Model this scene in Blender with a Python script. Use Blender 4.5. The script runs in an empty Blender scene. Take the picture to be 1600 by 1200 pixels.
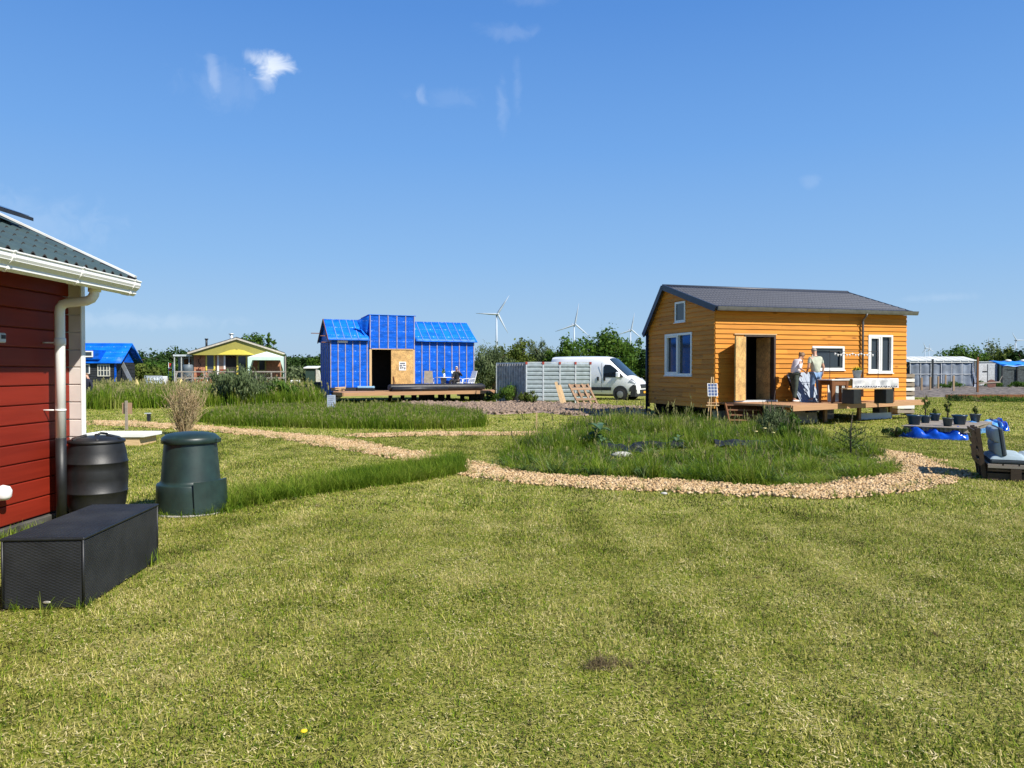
import bpy, bmesh, math, random
import numpy as np
from mathutils import Vector, Matrix, noise
from mathutils.geometry import tessellate_polygon
rad = math.radians
S = bpy.context.scene
COL = S.collection
rng = np.random.default_rng(7)
random.seed(7)

# ------------------------------------------------------------ camera
H = 1.70; HOR = 579.0; F = 1202.0
cam = bpy.data.objects.new('camera', bpy.data.cameras.new('camera'))
COL.objects.link(cam)
cam.location = (0, 0, H)
cam.rotation_euler = (rad(90) - math.atan((600 - HOR) / F), 0, 0)
cam.data.lens = 36 * F / 1600
cam.data.clip_end = 9000
cam.data.clip_start = 0.05
S.camera = cam

# ------------------------------------------------------------ light
SUN_EL, SUN_AZ = rad(45), rad(-40)          # azimuth measured from +X
sl = bpy.data.lights.new('sun', 'SUN'); sl.energy = 5.0; sl.angle = rad(0.55); sl.color = (1.0, 0.95, 0.86)
so = bpy.data.objects.new('sun', sl); COL.objects.link(so)
sd = Vector((math.cos(SUN_AZ) * math.cos(SUN_EL), math.sin(SUN_AZ) * math.cos(SUN_EL), math.sin(SUN_EL)))
so.rotation_euler = sd.to_track_quat('Z', 'Y').to_euler()
so.location = sd * 50

W = bpy.data.worlds.new('World'); S.world = W; W.use_nodes = True
nt = W.node_tree; N = nt.nodes; L = nt.links
N.clear()
def wn(t, **k):
    n = N.new(t)
    for a, b in k.items(): setattr(n, a, b)
    return n
sky = wn('ShaderNodeTexSky'); sky.sky_type = 'NISHITA'; sky.sun_disc = False
sky.sun_elevation = SUN_EL; sky.sun_rotation = rad(90) - SUN_AZ
sky.altitude = 0; sky.air_density = 1.0; sky.dust_density = 0.6; sky.ozone_density = 2.2
bg = wn('ShaderNodeBackground'); bg.inputs[1].default_value = 0.085
wo = wn('ShaderNodeOutputWorld')
tc = wn('ShaderNodeTexCoord')
def wdir(px, py):
    return Vector(((px - 800) / F, 1, (HOR - py) / F)).normalized()
# clear-day colours by height above the horizon, laid over the physical sky
sx = wn('ShaderNodeSeparateXYZ'); L.new(tc.outputs['Generated'], sx.inputs[0])
rp = wn('ShaderNodeValToRGB'); L.new(sx.outputs[2], rp.inputs[0])
def lin(c): return tuple((v / 255 / 12.92) if v < 10 else ((v / 255 + .055) / 1.055) ** 2.4 for v in c)
stops = [(0, (176, 202, 226)), (.05, (164, 200, 234)), (.14, (141, 188, 238)), (.27, (114, 169, 235)), (.42, (88, 146, 222)), (.7, (62, 112, 188)), (1, (46, 92, 168))]
e_ = rp.color_ramp.elements
for i, (p_, c_) in enumerate(stops):
    q_ = e_[i] if i < 2 else e_.new(p_)
    q_.position = p_; q_.color = (*lin(c_), 1)
gn = wn('ShaderNodeVectorMath', operation='SCALE'); L.new(rp.outputs[0], gn.inputs[0]); gn.inputs[3].default_value = 7.7
m0 = wn('ShaderNodeMix', data_type='RGBA'); m0.inputs[0].default_value = .93; L.new(sky.outputs[0], m0.inputs[6]); L.new(gn.outputs[0], m0.inputs[7])
prev = m0.outputs[2]
nz = wn('ShaderNodeTexNoise'); nz.inputs['Scale'].default_value = 38; nz.inputs['Detail'].default_value = 7; nz.inputs['Roughness'].default_value = 0.6
nz.inputs['Distortion'].default_value = 0.8
L.new(tc.outputs['Generated'], nz.inputs['Vector'])
# thin wisps: (centre px, radius across, radius up, strength)
for (px, py, ax, az, st) in [(426, 102, .022, .014, .95), (396, 92, .012, .009, .50), (420, 122, .010, .016, .35), (337, 122, .006, .022, .20), (352, 140, .04, .022, .08),
                             (660, 152, .007, .010, .14), (785, 165, .007, .032, .11), (808, 130, .006, .028, .08), (700, 155, .04, .010, .06),
                             (795, 55, .036, .009, .10), (835, 4, .03, .008, .08), (1265, 285, .010, .007, .09), (1470, 465, .03, .005, .10), (215, 500, .09, .010, .15), (40, 350, .08, .03, .12)]:
    d = wdir(px, py)
    s = wn('ShaderNodeVectorMath', operation='SUBTRACT'); L.new(tc.outputs['Generated'], s.inputs[0]); s.inputs[1].default_value = d
    m = wn('ShaderNodeVectorMath', operation='MULTIPLY'); L.new(s.outputs[0], m.inputs[0]); m.inputs[1].default_value = (1 / ax, 1 / max(ax, az) * .3, 1 / az)
    ln = wn('ShaderNodeVectorMath', operation='LENGTH'); L.new(m.outputs[0], ln.inputs[0])
    # wobble the edge with the noise
    add = wn('ShaderNodeMath', operation='MULTIPLY_ADD'); L.new(nz.outputs[0], add.inputs[0]); add.inputs[1].default_value = -2.6; L.new(ln.outputs['Value'], add.inputs[2])
    mr = wn('ShaderNodeMapRange', interpolation_type='SMOOTHSTEP'); L.new(add.outputs[0], mr.inputs[0])
    mr.inputs[1].default_value = -1.25; mr.inputs[2].default_value = 0.05; mr.inputs[3].default_value = st * .72; mr.inputs[4].default_value = 0
    mx = wn('ShaderNodeMix', data_type='RGBA'); L.new(mr.outputs[0], mx.inputs[0]); L.new(prev, mx.inputs[6]); mx.inputs[7].default_value = (8.2, 8.6, 9.0, 1)
    prev = mx.outputs[2]
L.new(prev, bg.inputs[0]); L.new(bg.outputs[0], wo.inputs[0])
vs = S.view_settings
vs.view_transform = 'Standard'; vs.look = 'None'; vs.exposure = 0.62; vs.gamma = 1; vs.use_curve_mapping = False

# ------------------------------------------------------------ placing helpers
def G(px, py, z=0.0):
    """ground point seen at a photograph pixel, on the level plane z"""
    D = (H - z) * F / (py - HOR)
    return Vector(((px - 800) / F * D, D, z))
def at(px, D, z=0.0):
    return Vector(((px - 800) / F * D, D, z))
def zat(py, D):
    return H + (HOR - py) * D / F
class Frame:
    def __init__(s, x, y, ang, z=0):
        s.o = Vector((x, y, z)); s.a = rad(ang)
        s.d = Vector((math.cos(s.a), math.sin(s.a))); s.p = Vector((-math.sin(s.a), math.cos(s.a)))
    def t(s, px, off=0):            # distance along d of the wall line (offset off along p) at pixel column
        k = (px - 800) / F
        ox, oy = s.o.x + s.p.x * off, s.o.y + s.p.y * off
        return (k * oy - ox) / (s.d.x - k * s.d.y)
    def s(s, px, off=0):            # distance along p of the gable line
        k = (px - 800) / F
        ox, oy = s.o.x + s.d.x * off, s.o.y + s.d.y * off
        return (k * oy - ox) / (s.p.x - k * s.p.y)
    def D(s, t, q=0): return s.o.y + s.d.y * t + s.p.y * q
    def z(s, py, t, q=0): return zat(py, s.D(t, q)) - s.o.z
    def loc(s, w):                  # world -> local xy
        r = Vector((w.x - s.o.x, w.y - s.o.y)); return (r.dot(s.d), r.dot(s.p))
    def w(s, t, q, z=0): return Vector((s.o.x + s.d.x * t + s.p.x * q, s.o.y + s.d.y * t + s.p.y * q, s.o.z + z))

# ------------------------------------------------------------ object helpers
def props(o, label=None, cat=None, group=None, kind=None):
    if label: o['label'] = label
    if cat: o['category'] = cat
    if group: o['group'] = group
    if kind: o['kind'] = kind
    return o
def thing(name, label, cat, loc=(0, 0, 0), rz=0, group=None, frame=None):
    o = bpy.data.objects.new(name, None); COL.objects.link(o)
    o.empty_display_size = .2
    if frame: o.location = frame.o; o.rotation_euler = (0, 0, frame.a)
    else: o.location = loc; o.rotation_euler = (0, 0, rz)
    return props(o, label, cat, group)
class MB:
    def __init__(s): s.v = []; s.f = []; s.sm = []; s.mi = []
    def add(s, vs_, fs, smooth=False, mi=0):
        n = len(s.v); s.v += [tuple(v) for v in vs_]
        s.f += [tuple(i + n for i in f) for f in fs]; s.sm += [smooth] * len(fs); s.mi += [mi] * len(fs)
        return s
    def hexa(s, p, mi=0):          # p: 8 corners, bottom 4 ccw then top 4
        return s.add(p, [(3, 2, 1, 0), (4, 5, 6, 7), (0, 1, 5, 4), (1, 2, 6, 5), (2, 3, 7, 6), (3, 0, 4, 7)], mi=mi)
    def box(s, x0, x1, y0, y1, z0, z1, mi=0):
        return s.hexa([(x0, y0, z0), (x1, y0, z0), (x1, y1, z0), (x0, y1, z0), (x0, y0, z1), (x1, y0, z1), (x1, y1, z1), (x0, y1, z1)], mi)
    def bar(s, a, b, w, h, up=(0, 0, 1), mi=0):
        a = Vector(a); b = Vector(b); d = (b - a).normalized(); up = Vector(up)
        if abs(d.dot(up)) > .98: up = Vector((1, 0, 0))
        r = d.cross(up).normalized() * (w / 2); u = r.cross(d).normalized() * (h / 2)
        return s.hexa([a - r - u, a + r - u, b + r - u, b - r - u, a - r + u, a + r + u, b + r + u, b - r + u], mi)
    def prism(s, poly, z0, z1, mi=0):
        n = len(poly)
        if sum(poly[i][0] * poly[(i + 1) % n][1] - poly[(i + 1) % n][0] * poly[i][1] for i in range(n)) < 0: poly = poly[::-1]
        vs_ = [(p[0], p[1], z0) for p in poly] + [(p[0], p[1], z1) for p in poly]
        return s.add(vs_, [tuple(range(n))[::-1], tuple(range(n, 2 * n))] + [(i, (i + 1) % n, n + (i + 1) % n, n + i) for i in range(n)], mi=mi)
    def extr(s, poly, vec, mi=0):  # 3-d polygon swept by vec
        n = len(poly); vec = Vector(vec); poly = [Vector(p) for p in poly]
        vs_ = poly + [p + vec for p in poly]
        return s.add(vs_, [tuple(range(n)), tuple(range(n, 2 * n))[::-1]] + [(i, n + i, n + (i + 1) % n, (i + 1) % n) for i in range(n)], mi=mi)
    def tube(s, pts, r, n=8, cap=True, smooth=True, mi=0):
        pts = [Vector(p) for p in pts]; rs = r if isinstance(r, (list, tuple)) else [r] * len(pts)
        vs_ = []; prevu = None
        for i, p in enumerate(pts):
            d = (pts[min(i + 1, len(pts) - 1)] - pts[max(i - 1, 0)]).normalized()
            u = Vector((0, 0, 1)) if abs(d.z) < .95 else Vector((1, 0, 0))
            if prevu is not None: u = prevu
            a = (u - d * u.dot(d)).normalized(); b = d.cross(a); prevu = a
            for k in range(n):
                t = 2 * math.pi * k / n; vs_.append(p + (a * math.cos(t) + b * math.sin(t)) * rs[i])
        fs = [(i * n + k, i * n + (k + 1) % n, (i + 1) * n + (k + 1) % n, (i + 1) * n + k) for i in range(len(pts) - 1) for k in range(n)]
        s.add(vs_, fs, smooth, mi)
        if cap:
            m = len(s.v) - len(vs_)
            s.f += [tuple(m + k for k in range(n))[::-1], tuple(m + (len(pts) - 1) * n + k for k in range(n))]; s.sm += [False, False]; s.mi += [mi, mi]
        return s
    def lathe(s, prof, c=(0, 0, 0), n=32, smooth=True, mi=0, sx=1, sy=1):
        vs_ = [(c[0] + r * sx * math.cos(2 * math.pi * k / n), c[1] + r * sy * math.sin(2 * math.pi * k / n), c[2] + z) for r, z in prof for k in range(n)]
        fs = [(i * n + k, i * n + (k + 1) % n, (i + 1) * n + (k + 1) % n, (i + 1) * n + k) for i in range(len(prof) - 1) for k in range(n)]
        s.add(vs_, fs, smooth, mi)
        m = len(s.v) - len(vs_)
        s.f += [tuple(m + k for k in range(n))[::-1], tuple(m + (len(prof) - 1) * n + k for k in range(n))]; s.sm += [smooth, smooth]; s.mi += [mi, mi]
        return s
    def grid(s, fn, nu, nv, smooth=True, mi=0):
        vs_ = [fn(i / nu, j / nv) for j in range(nv + 1) for i in range(nu + 1)]
        fs = [(j * (nu + 1) + i, j * (nu + 1) + i + 1, (j + 1) * (nu + 1) + i + 1, (j + 1) * (nu + 1) + i) for j in range(nv) for i in range(nu)]
        return s.add(vs_, fs, smooth, mi)
    def ball(s, c, rx, ry=None, rz=None, n=12, mi=0):
        ry = ry or rx; rz = rz or rx
        prof = [(max(.001, math.sin(math.pi * i / (n // 2 + 1))), -math.cos(math.pi * i / (n // 2 + 1))) for i in range(0, n // 2 + 2)]
        return s.lathe([(r * rx, z * rz) for r, z in prof], c, n, True, mi, 1, ry / rx)
    def build(s, name, mat, parent=None, bevel=0, label=None, cat=None, group=None, kind=None, loc=None, rz=0, nrm=False, seg=1):
        me = bpy.data.meshes.new(name); me.from_pydata(s.v, [], s.f); me.update()
        for m in (mat if isinstance(mat, (list, tuple)) else [mat]): me.materials.append(m)
        me.polygons.foreach_set('use_smooth', s.sm); me.polygons.foreach_set('material_index', s.mi)
        if nrm:
            b = bmesh.new(); b.from_mesh(me); bmesh.ops.recalc_face_normals(b, faces=b.faces); b.to_mesh(me); b.free()
        o = bpy.data.objects.new(name, me); COL.objects.link(o)
        if parent: o.parent = parent
        if loc is not None: o.location = loc
        if rz: o.rotation_euler = (0, 0, rz)
        if bevel:
            bm = o.modifiers.new('bevel', 'BEVEL'); bm.width = bevel; bm.segments = seg; bm.limit_method = 'ANGLE'
        return props(o, label, cat, group, kind)
def part(name, mat, parent, *boxes, bevel=0, **k):
    m = MB()
    for b in boxes: m.box(*b)
    return m.build(name, mat, parent, bevel, **k)
def copy_tree(o, parent=None, loc=None, rz=None, **pr):
    c = o.copy(); COL.objects.link(c)
    if parent is not None: c.parent = parent
    if loc is not None: c.location = loc
    if rz is not None: c.rotation_euler = (0, 0, rz)
    props(c, **pr)
    for ch in list(o.children): copy_tree(ch, c)
    return c
def npmesh(name, V, Fa, mats, mi=None, parent=None, **pr):
    me = bpy.data.meshes.new(name); V = np.asarray(V, dtype=np.float32); Fa = np.asarray(Fa, dtype=np.int32)
    k = Fa.shape[1]
    me.vertices.add(len(V)); me.vertices.foreach_set('co', V.ravel())
    me.loops.add(Fa.size); me.loops.foreach_set('vertex_index', Fa.ravel())
    me.polygons.add(len(Fa)); me.polygons.foreach_set('loop_start', np.arange(0, Fa.size, k, dtype=np.int32))
    for m in (mats if isinstance(mats, (list, tuple)) else [mats]): me.materials.append(m)
    if mi is not None: me.polygons.foreach_set('material_index', np.asarray(mi, dtype=np.int32))
    me.update(); me.validate()
    o = bpy.data.objects.new(name, me); COL.objects.link(o)
    if parent: o.parent = parent
    return props(o, **pr)
def clip_strip(poly, d, a, b):
    """part of polygon (list of 2-d) with a <= p.d <= b"""
    def cut(P, n, c):
        out = []
        for i in range(len(P)):
            p, q = Vector(P[i]), Vector(P[(i + 1) % len(P)]); fp, fq = p.dot(n) - c, q.dot(n) - c
            if fp >= 0: out.append(p)
            if (fp >= 0) != (fq >= 0): out.append(p + (q - p) * (fp / (fp - fq)))
        return out
    d = Vector(d)
    P = cut([Vector(p) for p in poly], d, a)
    return cut(P, -d, -b) if P else []

# ------------------------------------------------------------ materials
def mat(name, c, rough=.7, metal=0, var=.12, scale=6, bump=0, bscale=None, stretch=(1, 1, 1), c2=None, rand=0, spec=.5, coat=0, trans=0, noise_c=None, dirt=0, dirt_c=(.12, .1, .07)):
    m = bpy.data.materials.new(name); m.use_nodes = True
    nt = m.node_tree; n = nt.nodes; l = nt.links; p = n['Principled BSDF']
    p.inputs['Roughness'].default_value = rough; p.inputs['Metallic'].default_value = metal
    p.inputs['Specular IOR Level'].default_value = spec; p.inputs['Coat Weight'].default_value = coat
    if trans: p.inputs['Transmission Weight'].default_value = trans
    t = n.new('ShaderNodeTexCoord'); mp = n.new('ShaderNodeMapping'); mp.inputs['Scale'].default_value = stretch
    l.new(t.outputs['Object'], mp.inputs['Vector'])
    oi = n.new('ShaderNodeObjectInfo')
    nz = n.new('ShaderNodeTexNoise'); nz.noise_dimensions = '4D'; nz.inputs['Scale'].default_value = scale; nz.inputs['Detail'].default_value = 6
    mw = n.new('ShaderNodeMath'); mw.operation = 'MULTIPLY'; mw.inputs[1].default_value = 37 if rand else 0; l.new(oi.outputs['Random'], mw.inputs[0]); l.new(mw.outputs[0], nz.inputs['W'])
    l.new(mp.outputs[0], nz.inputs['Vector'])
    cr = n.new('ShaderNodeValToRGB'); l.new(nz.outputs[0], cr.inputs[0])
    c2 = c2 or tuple(max(0, x * (1 - 2.2 * var)) for x in c)
    cb = tuple(min(1, x * (1 + var)) for x in c)
    cr.color_ramp.elements[0].position = .32; cr.color_ramp.elements[0].color = (*c2, 1)
    cr.color_ramp.elements[1].position = .68; cr.color_ramp.elements[1].color = (*cb, 1)
    out = cr.outputs[0]
    if rand:
        hs = n.new('ShaderNodeHueSaturation'); mr = n.new('ShaderNodeMapRange'); l.new(oi.outputs['Random'], mr.inputs[0])
        mr.inputs[3].default_value = 1 - rand; mr.inputs[4].default_value = 1 + rand
        l.new(mr.outputs[0], hs.inputs['Value']); l.new(out, hs.inputs['Color']); out = hs.outputs[0]
    if dirt:
        n2 = n.new('ShaderNodeTexNoise'); n2.inputs['Scale'].default_value = 1.7; n2.inputs['Detail'].default_value = 8; l.new(t.outputs['Object'], n2.inputs['Vector'])
        mr = n.new('ShaderNodeMapRange'); l.new(n2.outputs[0], mr.inputs[0]); mr.inputs[1].default_value = .5; mr.inputs[2].default_value = .75; mr.inputs[4].default_value = dirt
        mx = n.new('ShaderNodeMix'); mx.data_type = 'RGBA'; l.new(mr.outputs[0], mx.inputs[0]); l.new(out, mx.inputs[6]); mx.inputs[7].default_value = (*dirt_c, 1); out = mx.outputs[2]
    l.new(out, p.inputs['Base Color'])
    if bump:
        b = n.new('ShaderNodeBump'); b.inputs['Strength'].default_value = bump; b.inputs['Distance'].default_value = .01
        if bscale:
            n3 = n.new('ShaderNodeTexNoise'); n3.inputs['Scale'].default_value = bscale; n3.inputs['Detail'].default_value = 5; l.new(mp.outputs[0], n3.inputs['Vector']); l.new(n3.outputs[0], b.inputs['Height'])
        else: l.new(nz.outputs[0], b.inputs['Height'])
        l.new(b.outputs[0], p.inputs['Normal'])
    return m
def wood(name, c, dark, axis=0, rand=.12, rough=.62, knots=.5, scale=1.0, bump=.25):
    """boards with grain along an axis, knots and per-board tint"""
    m = bpy.data.materials.new(name); m.use_nodes = True
    nt = m.node_tree; n = nt.nodes; l = nt.links; p = n['Principled BSDF']; p.inputs['Roughness'].default_value = rough; p.inputs['Specular IOR Level'].default_value = .22
    t = n.new('ShaderNodeTexCoord'); mp = n.new('ShaderNodeMapping'); sc = [26 * scale] * 3; sc[axis] = 1.6 * scale; mp.inputs['Scale'].default_value = sc
    l.new(t.outputs['Object'], mp.inputs['Vector'])
    oi = n.new('ShaderNodeObjectInfo'); mw = n.new('ShaderNodeMath'); mw.operation = 'MULTIPLY'; mw.inputs[1].default_value = 51; l.new(oi.outputs['Random'], mw.inputs[0])
    nz = n.new('ShaderNodeTexNoise'); nz.noise_dimensions = '4D'; nz.inputs['Scale'].default_value = 1; nz.inputs['Detail'].default_value = 5; nz.inputs['Distortion'].default_value = .6
    l.new(mp.outputs[0], nz.inputs['Vector']); l.new(mw.outputs[0], nz.inputs['W'])
    cr = n.new('ShaderNodeValToRGB'); l.new(nz.outputs[0], cr.inputs[0])
    e = cr.color_ramp.elements; e[0].position = .3; e[0].color = (*[a * .6 + b * .4 for a, b in zip(c, dark)], 1); e[1].position = .62; e[1].color = (*c, 1)
    mp2 = n.new('ShaderNodeMapping'); s2 = [9 * scale] * 3; s2[axis] = 3.2 * scale; mp2.inputs['Scale'].default_value = s2; l.new(t.outputs['Object'], mp2.inputs['Vector'])
    vo = n.new('ShaderNodeTexVoronoi'); vo.voronoi_dimensions = '4D'; vo.inputs['Scale'].default_value = 1; l.new(mp2.outputs[0], vo.inputs['Vector']); l.new(mw.outputs[0], vo.inputs['W'])
    mr = n.new('ShaderNodeMapRange'); l.new(vo.outputs['Distance'], mr.inputs[0]); mr.inputs[1].default_value = .12; mr.inputs[2].default_value = .26; mr.inputs[3].default_value = knots; mr.inputs[4].default_value = 0
    mx = n.new('ShaderNodeMix'); mx.data_type = 'RGBA'; l.new(mr.outputs[0], mx.inputs[0]); l.new(cr.outputs[0], mx.inputs[6]); mx.inputs[7].default_value = (*dark, 1)
    hs = n.new('ShaderNodeHueSaturation'); r2 = n.new('ShaderNodeMapRange'); l.new(oi.outputs['Random'], r2.inputs[0]); r2.inputs[3].default_value = 1 - rand; r2.inputs[4].default_value = 1 + rand
    l.new(r2.outputs[0], hs.inputs['Value']); l.new(mx.outputs[2], hs.inputs['Color']); l.new(hs.outputs[0], p.inputs['Base Color'])
    b = n.new('ShaderNodeBump'); b.inputs['Strength'].default_value = bump; b.inputs['Distance'].default_value = .005; l.new(nz.outputs[0], b.inputs['Height']); l.new(b.outputs[0], p.inputs['Normal'])
    return m
def leafmat(name, cols, trans=.35, rough=.6, ns=.9, spec=.12, nw=1.7, iw=.62, streak=0):
    """foliage: colour per leaf or blade, drifting over the ground, part of the light passing through"""
    m = bpy.data.materials.new(name); m.use_nodes = True
    nt = m.node_tree; n = nt.nodes; l = nt.links; p = n['Principled BSDF']; p.inputs['Roughness'].default_value = rough; p.inputs['Specular IOR Level'].default_value = spec
    g = n.new('ShaderNodeNewGeometry'); nz = n.new('ShaderNodeTexNoise'); nz.inputs['Scale'].default_value = ns; nz.inputs['Detail'].default_value = 6; nz.inputs['Roughness'].default_value = .62
    l.new(g.outputs['Position'], nz.inputs['Vector'])
    a = n.new('ShaderNodeMath'); a.operation = 'MULTIPLY_ADD'; l.new(nz.outputs[0], a.inputs[0]); a.inputs[1].default_value = nw; a.inputs[2].default_value = .5 - nw / 2 - iw / 2
    b = n.new('ShaderNodeMath'); b.operation = 'MULTIPLY_ADD'; l.new(g.outputs['Random Per Island'], b.inputs[0]); b.inputs[1].default_value = iw; l.new(a.outputs[0], b.inputs[2])
    bo = b.outputs[0]
    if streak:      # straw coloured mowing tracks running away across the lawn
        mp = n.new('ShaderNodeMapping'); mp.inputs['Rotation'].default_value = (0, 0, rad(24)); mp.inputs['Scale'].default_value = (1.9, .10, 1); l.new(g.outputs['Position'], mp.inputs[0])
        ns_ = n.new('ShaderNodeTexNoise'); ns_.inputs['Scale'].default_value = 1; ns_.inputs['Detail'].default_value = 3; l.new(mp.outputs[0], ns_.inputs['Vector'])
        q = n.new('ShaderNodeMath'); q.operation = 'MULTIPLY_ADD'; l.new(ns_.outputs[0], q.inputs[0]); q.inputs[1].default_value = streak; l.new(bo, q.inputs[2])
        q2 = n.new('ShaderNodeMath'); q2.operation = 'SUBTRACT'; l.new(q.outputs[0], q2.inputs[0]); q2.inputs[1].default_value = streak / 2; bo = q2.outputs[0]
    cr = n.new('ShaderNodeValToRGB'); l.new(bo, cr.inputs[0]); e = cr.color_ramp.elements
    for i, c in enumerate(cols):
        q = e[i] if i < 2 else e.new(1); q.color = (*c, 1)
    for i in range(len(cols)): e[i].position = i / (len(cols) - 1)
    for i, c in enumerate(cols): e[i].color = (*c, 1)
    l.new(cr.outputs[0], p.inputs['Base Color'])
    tr = n.new('ShaderNodeBsdfTranslucent'); l.new(cr.outputs[0], tr.inputs[0]); mx = n.new('ShaderNodeMixShader'); mx.inputs[0].default_value = trans
    l.new(p.outputs[0], mx.inputs[1]); l.new(tr.outputs[0], mx.inputs[2]); l.new(mx.outputs[0], n['Material Output'].inputs[0])
    return m
def glassmat(name, c=(.03, .04, .05), rough=.06, metal=0.0, spec=.5):
    m = bpy.data.materials.new(name); m.use_nodes = True; p = m.node_tree.nodes['Principled BSDF']
    p.inputs['Base Color'].default_value = (*c, 1); p.inputs['Roughness'].default_value = rough; p.inputs['Specular IOR Level'].default_value = spec; p.inputs['Metallic'].default_value = metal
    return m
def osb(name):
    m = mat(name, (.56, .34, .12), .7, scale=3, var=.15)
    nt = m.node_tree; n = nt.nodes; l = nt.links; p = n['Principled BSDF']
    t = n['Texture Coordinate']; vo = n.new('ShaderNodeTexVoronoi'); vo.inputs['Scale'].default_value = 22; l.new(t.outputs['Object'], vo.inputs['Vector'])
    hs = n.new('ShaderNodeHueSaturation'); sp = n.new('ShaderNodeSeparateColor'); l.new(vo.outputs['Color'], sp.inputs[0])
    mr = n.new('ShaderNodeMapRange'); l.new(sp.outputs[0], mr.inputs[0]); mr.inputs[3].default_value = .72; mr.inputs[4].default_value = 1.18
    src = p.inputs['Base Color'].links[0].from_socket; l.new(mr.outputs[0], hs.inputs['Value']); l.new(src, hs.inputs['Color']); l.new(hs.outputs[0], p.inputs['Base Color'])
    return m
def membrane(name, c, sx=.0, horiz=.55):
    """blue breather membrane: wrinkles plus pale printed guide lines and small marks"""
    m = mat(name, c, .45, var=.16, scale=2, bump=.8, bscale=3.2, stretch=(1, 1, 2.2), spec=.2)
    [x for x in m.node_tree.nodes if x.type == 'BUMP'][0].inputs['Distance'].default_value = .035
    nt = m.node_tree; n = nt.nodes; l = nt.links; p = n['Principled BSDF']; t = n['Texture Coordinate']
    sp = n.new('ShaderNodeSeparateXYZ'); l.new(t.outputs['Object'], sp.inputs[0])
    def M(op, a, b=None, c_=None):
        q = n.new('ShaderNodeMath'); q.operation = op
        for i, x in enumerate((a, b, c_)):
            if x is None: continue
            if isinstance(x, (int, float)): q.inputs[i].default_value = x
            else: l.new(x, q.inputs[i])
        return q.outputs[0]
    zf = M('FRACT', M('MULTIPLY', sp.outputs[2], 1 / horiz)); line = M('LESS_THAN', zf, .022)
    dash = M('GREATER_THAN', M('FRACT', M('MULTIPLY', sp.outputs[0], 7)), .45)
    xf = M('FRACT', M('MULTIPLY', sp.outputs[0], 1 / .9)); zz = M('FRACT', M('MULTIPLY_ADD', sp.outputs[2], 1 / horiz, .5))
    dx = M('SUBTRACT', xf, .5); dz = M('MULTIPLY', M('SUBTRACT', zz, .51), horiz / .9)
    rr = M('ADD', M('MULTIPLY', dx, dx), M('MULTIPLY', dz, dz)); dot = M('LESS_THAN', rr, .0011)
    k = M('MULTIPLY', M('MAXIMUM', M('MULTIPLY', line, dash), dot), .5)
    src = p.inputs['Base Color'].links[0].from_socket
    mx = n.new('ShaderNodeMix'); mx.data_type = 'RGBA'; l.new(k, mx.inputs[0]); l.new(src, mx.inputs[6]); mx.inputs[7].default_value = (.35, .55, .9, 1); l.new(mx.outputs[2], p.inputs['Base Color'])
    return m
WHITE = mat('white_paint', (.78, .78, .75), .35, var=.04, scale=3, dirt=.12)
PVC = mat('white_plastic', (.80, .80, .78), .28, var=.03, scale=3, dirt=.10, dirt_c=(.45, .42, .36))
BLACKP = mat('black_plastic', (.011, .012, .013), .5, var=.2, scale=8, bump=.08, bscale=60)
GLASS = glassmat('window_glass')
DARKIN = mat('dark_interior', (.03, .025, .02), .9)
OSB = osb('oriented_strand_board')
GREYW = wood('weathered_grey_wood', (.30, .26, .21), (.12, .09, .07), 0, knots=.3)
PINE = wood('raw_pine', (.56, .40, .22), (.28, .15, .06), 0)
PINEZ = wood('raw_pine_upright', (.56, .40, .22), (.28, .15, .06), 2)
BROWNW = wood('brown_wood', (.20, .085, .035), (.07, .03, .015), 2, knots=.2)
DECKW = wood('deck_hardwood', (.42, .245, .13), (.2, .1, .05), 0, rand=.16, knots=.15)
STEEL = mat('galvanised_steel', (.60, .65, .66), .45, .35, var=.1, scale=5, dirt=.25, dirt_c=(.3, .32, .3))
DARKM = mat('dark_metal', (.03, .033, .038), .45, .4)
CONC = mat('concrete', (.36, .34, .30), .9, var=.2, scale=9, bump=.5)
SOILM = mat('garden_soil', (.17, .125, .09), .95, var=.3, scale=4, bump=1, bscale=18, c2=(.08, .055, .04))
# ============================================================ ground
def pip(poly, X, Y):
    X = np.asarray(X); Y = np.asarray(Y); ins = np.zeros(X.shape, bool); n = len(poly)
    for i in range(n):
        x1, y1 = poly[i][0], poly[i][1]; x2, y2 = poly[(i + 1) % n][0], poly[(i + 1) % n][1]
        if y1 == y2: continue
        c = ((y1 > Y) != (y2 > Y)) & (X < (x2 - x1) * (Y - y1) / (y2 - y1) + x1); ins ^= c
    return ins
def GP(lst): return [G(*p) for p in lst]
path_main = GP([(140, 658), (200, 659), (330, 668), (430, 677), (490, 682), (560, 692), (640, 707), (690, 716), (740, 724), (790, 735), (850, 744), (900, 747), (980, 751), (1100, 757), (1200, 763), (1260, 762), (1330, 755), (1395, 745), (1408, 736), (1390, 720), (1345, 704),
                (1352, 701), (1400, 706), (1450, 717), (1490, 735), (1497, 742), (1468, 755), (1420, 765), (1370, 775), (1290, 781), (1200, 776), (1100, 771), (1000, 767), (900, 762), (820, 756), (745, 746), (722, 740), (690, 730), (640, 722), (560, 706), (500, 697), (430, 684), (330, 674), (200, 666), (140, 664)])
path_thin = GP([(545, 679.5), (700, 676), (850, 676), (850, 680.5), (700, 681), (565, 684)])
soil_mid = GP([(610, 640), (640, 631), (700, 630), (760, 632), (830, 629), (900, 634), (1000, 638), (1010, 647), (900, 650), (850, 645), (780, 648), (690, 645)])
soil_right = GP([(1421, 604), (1640, 603), (1660, 617), (1423, 621)])
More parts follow.
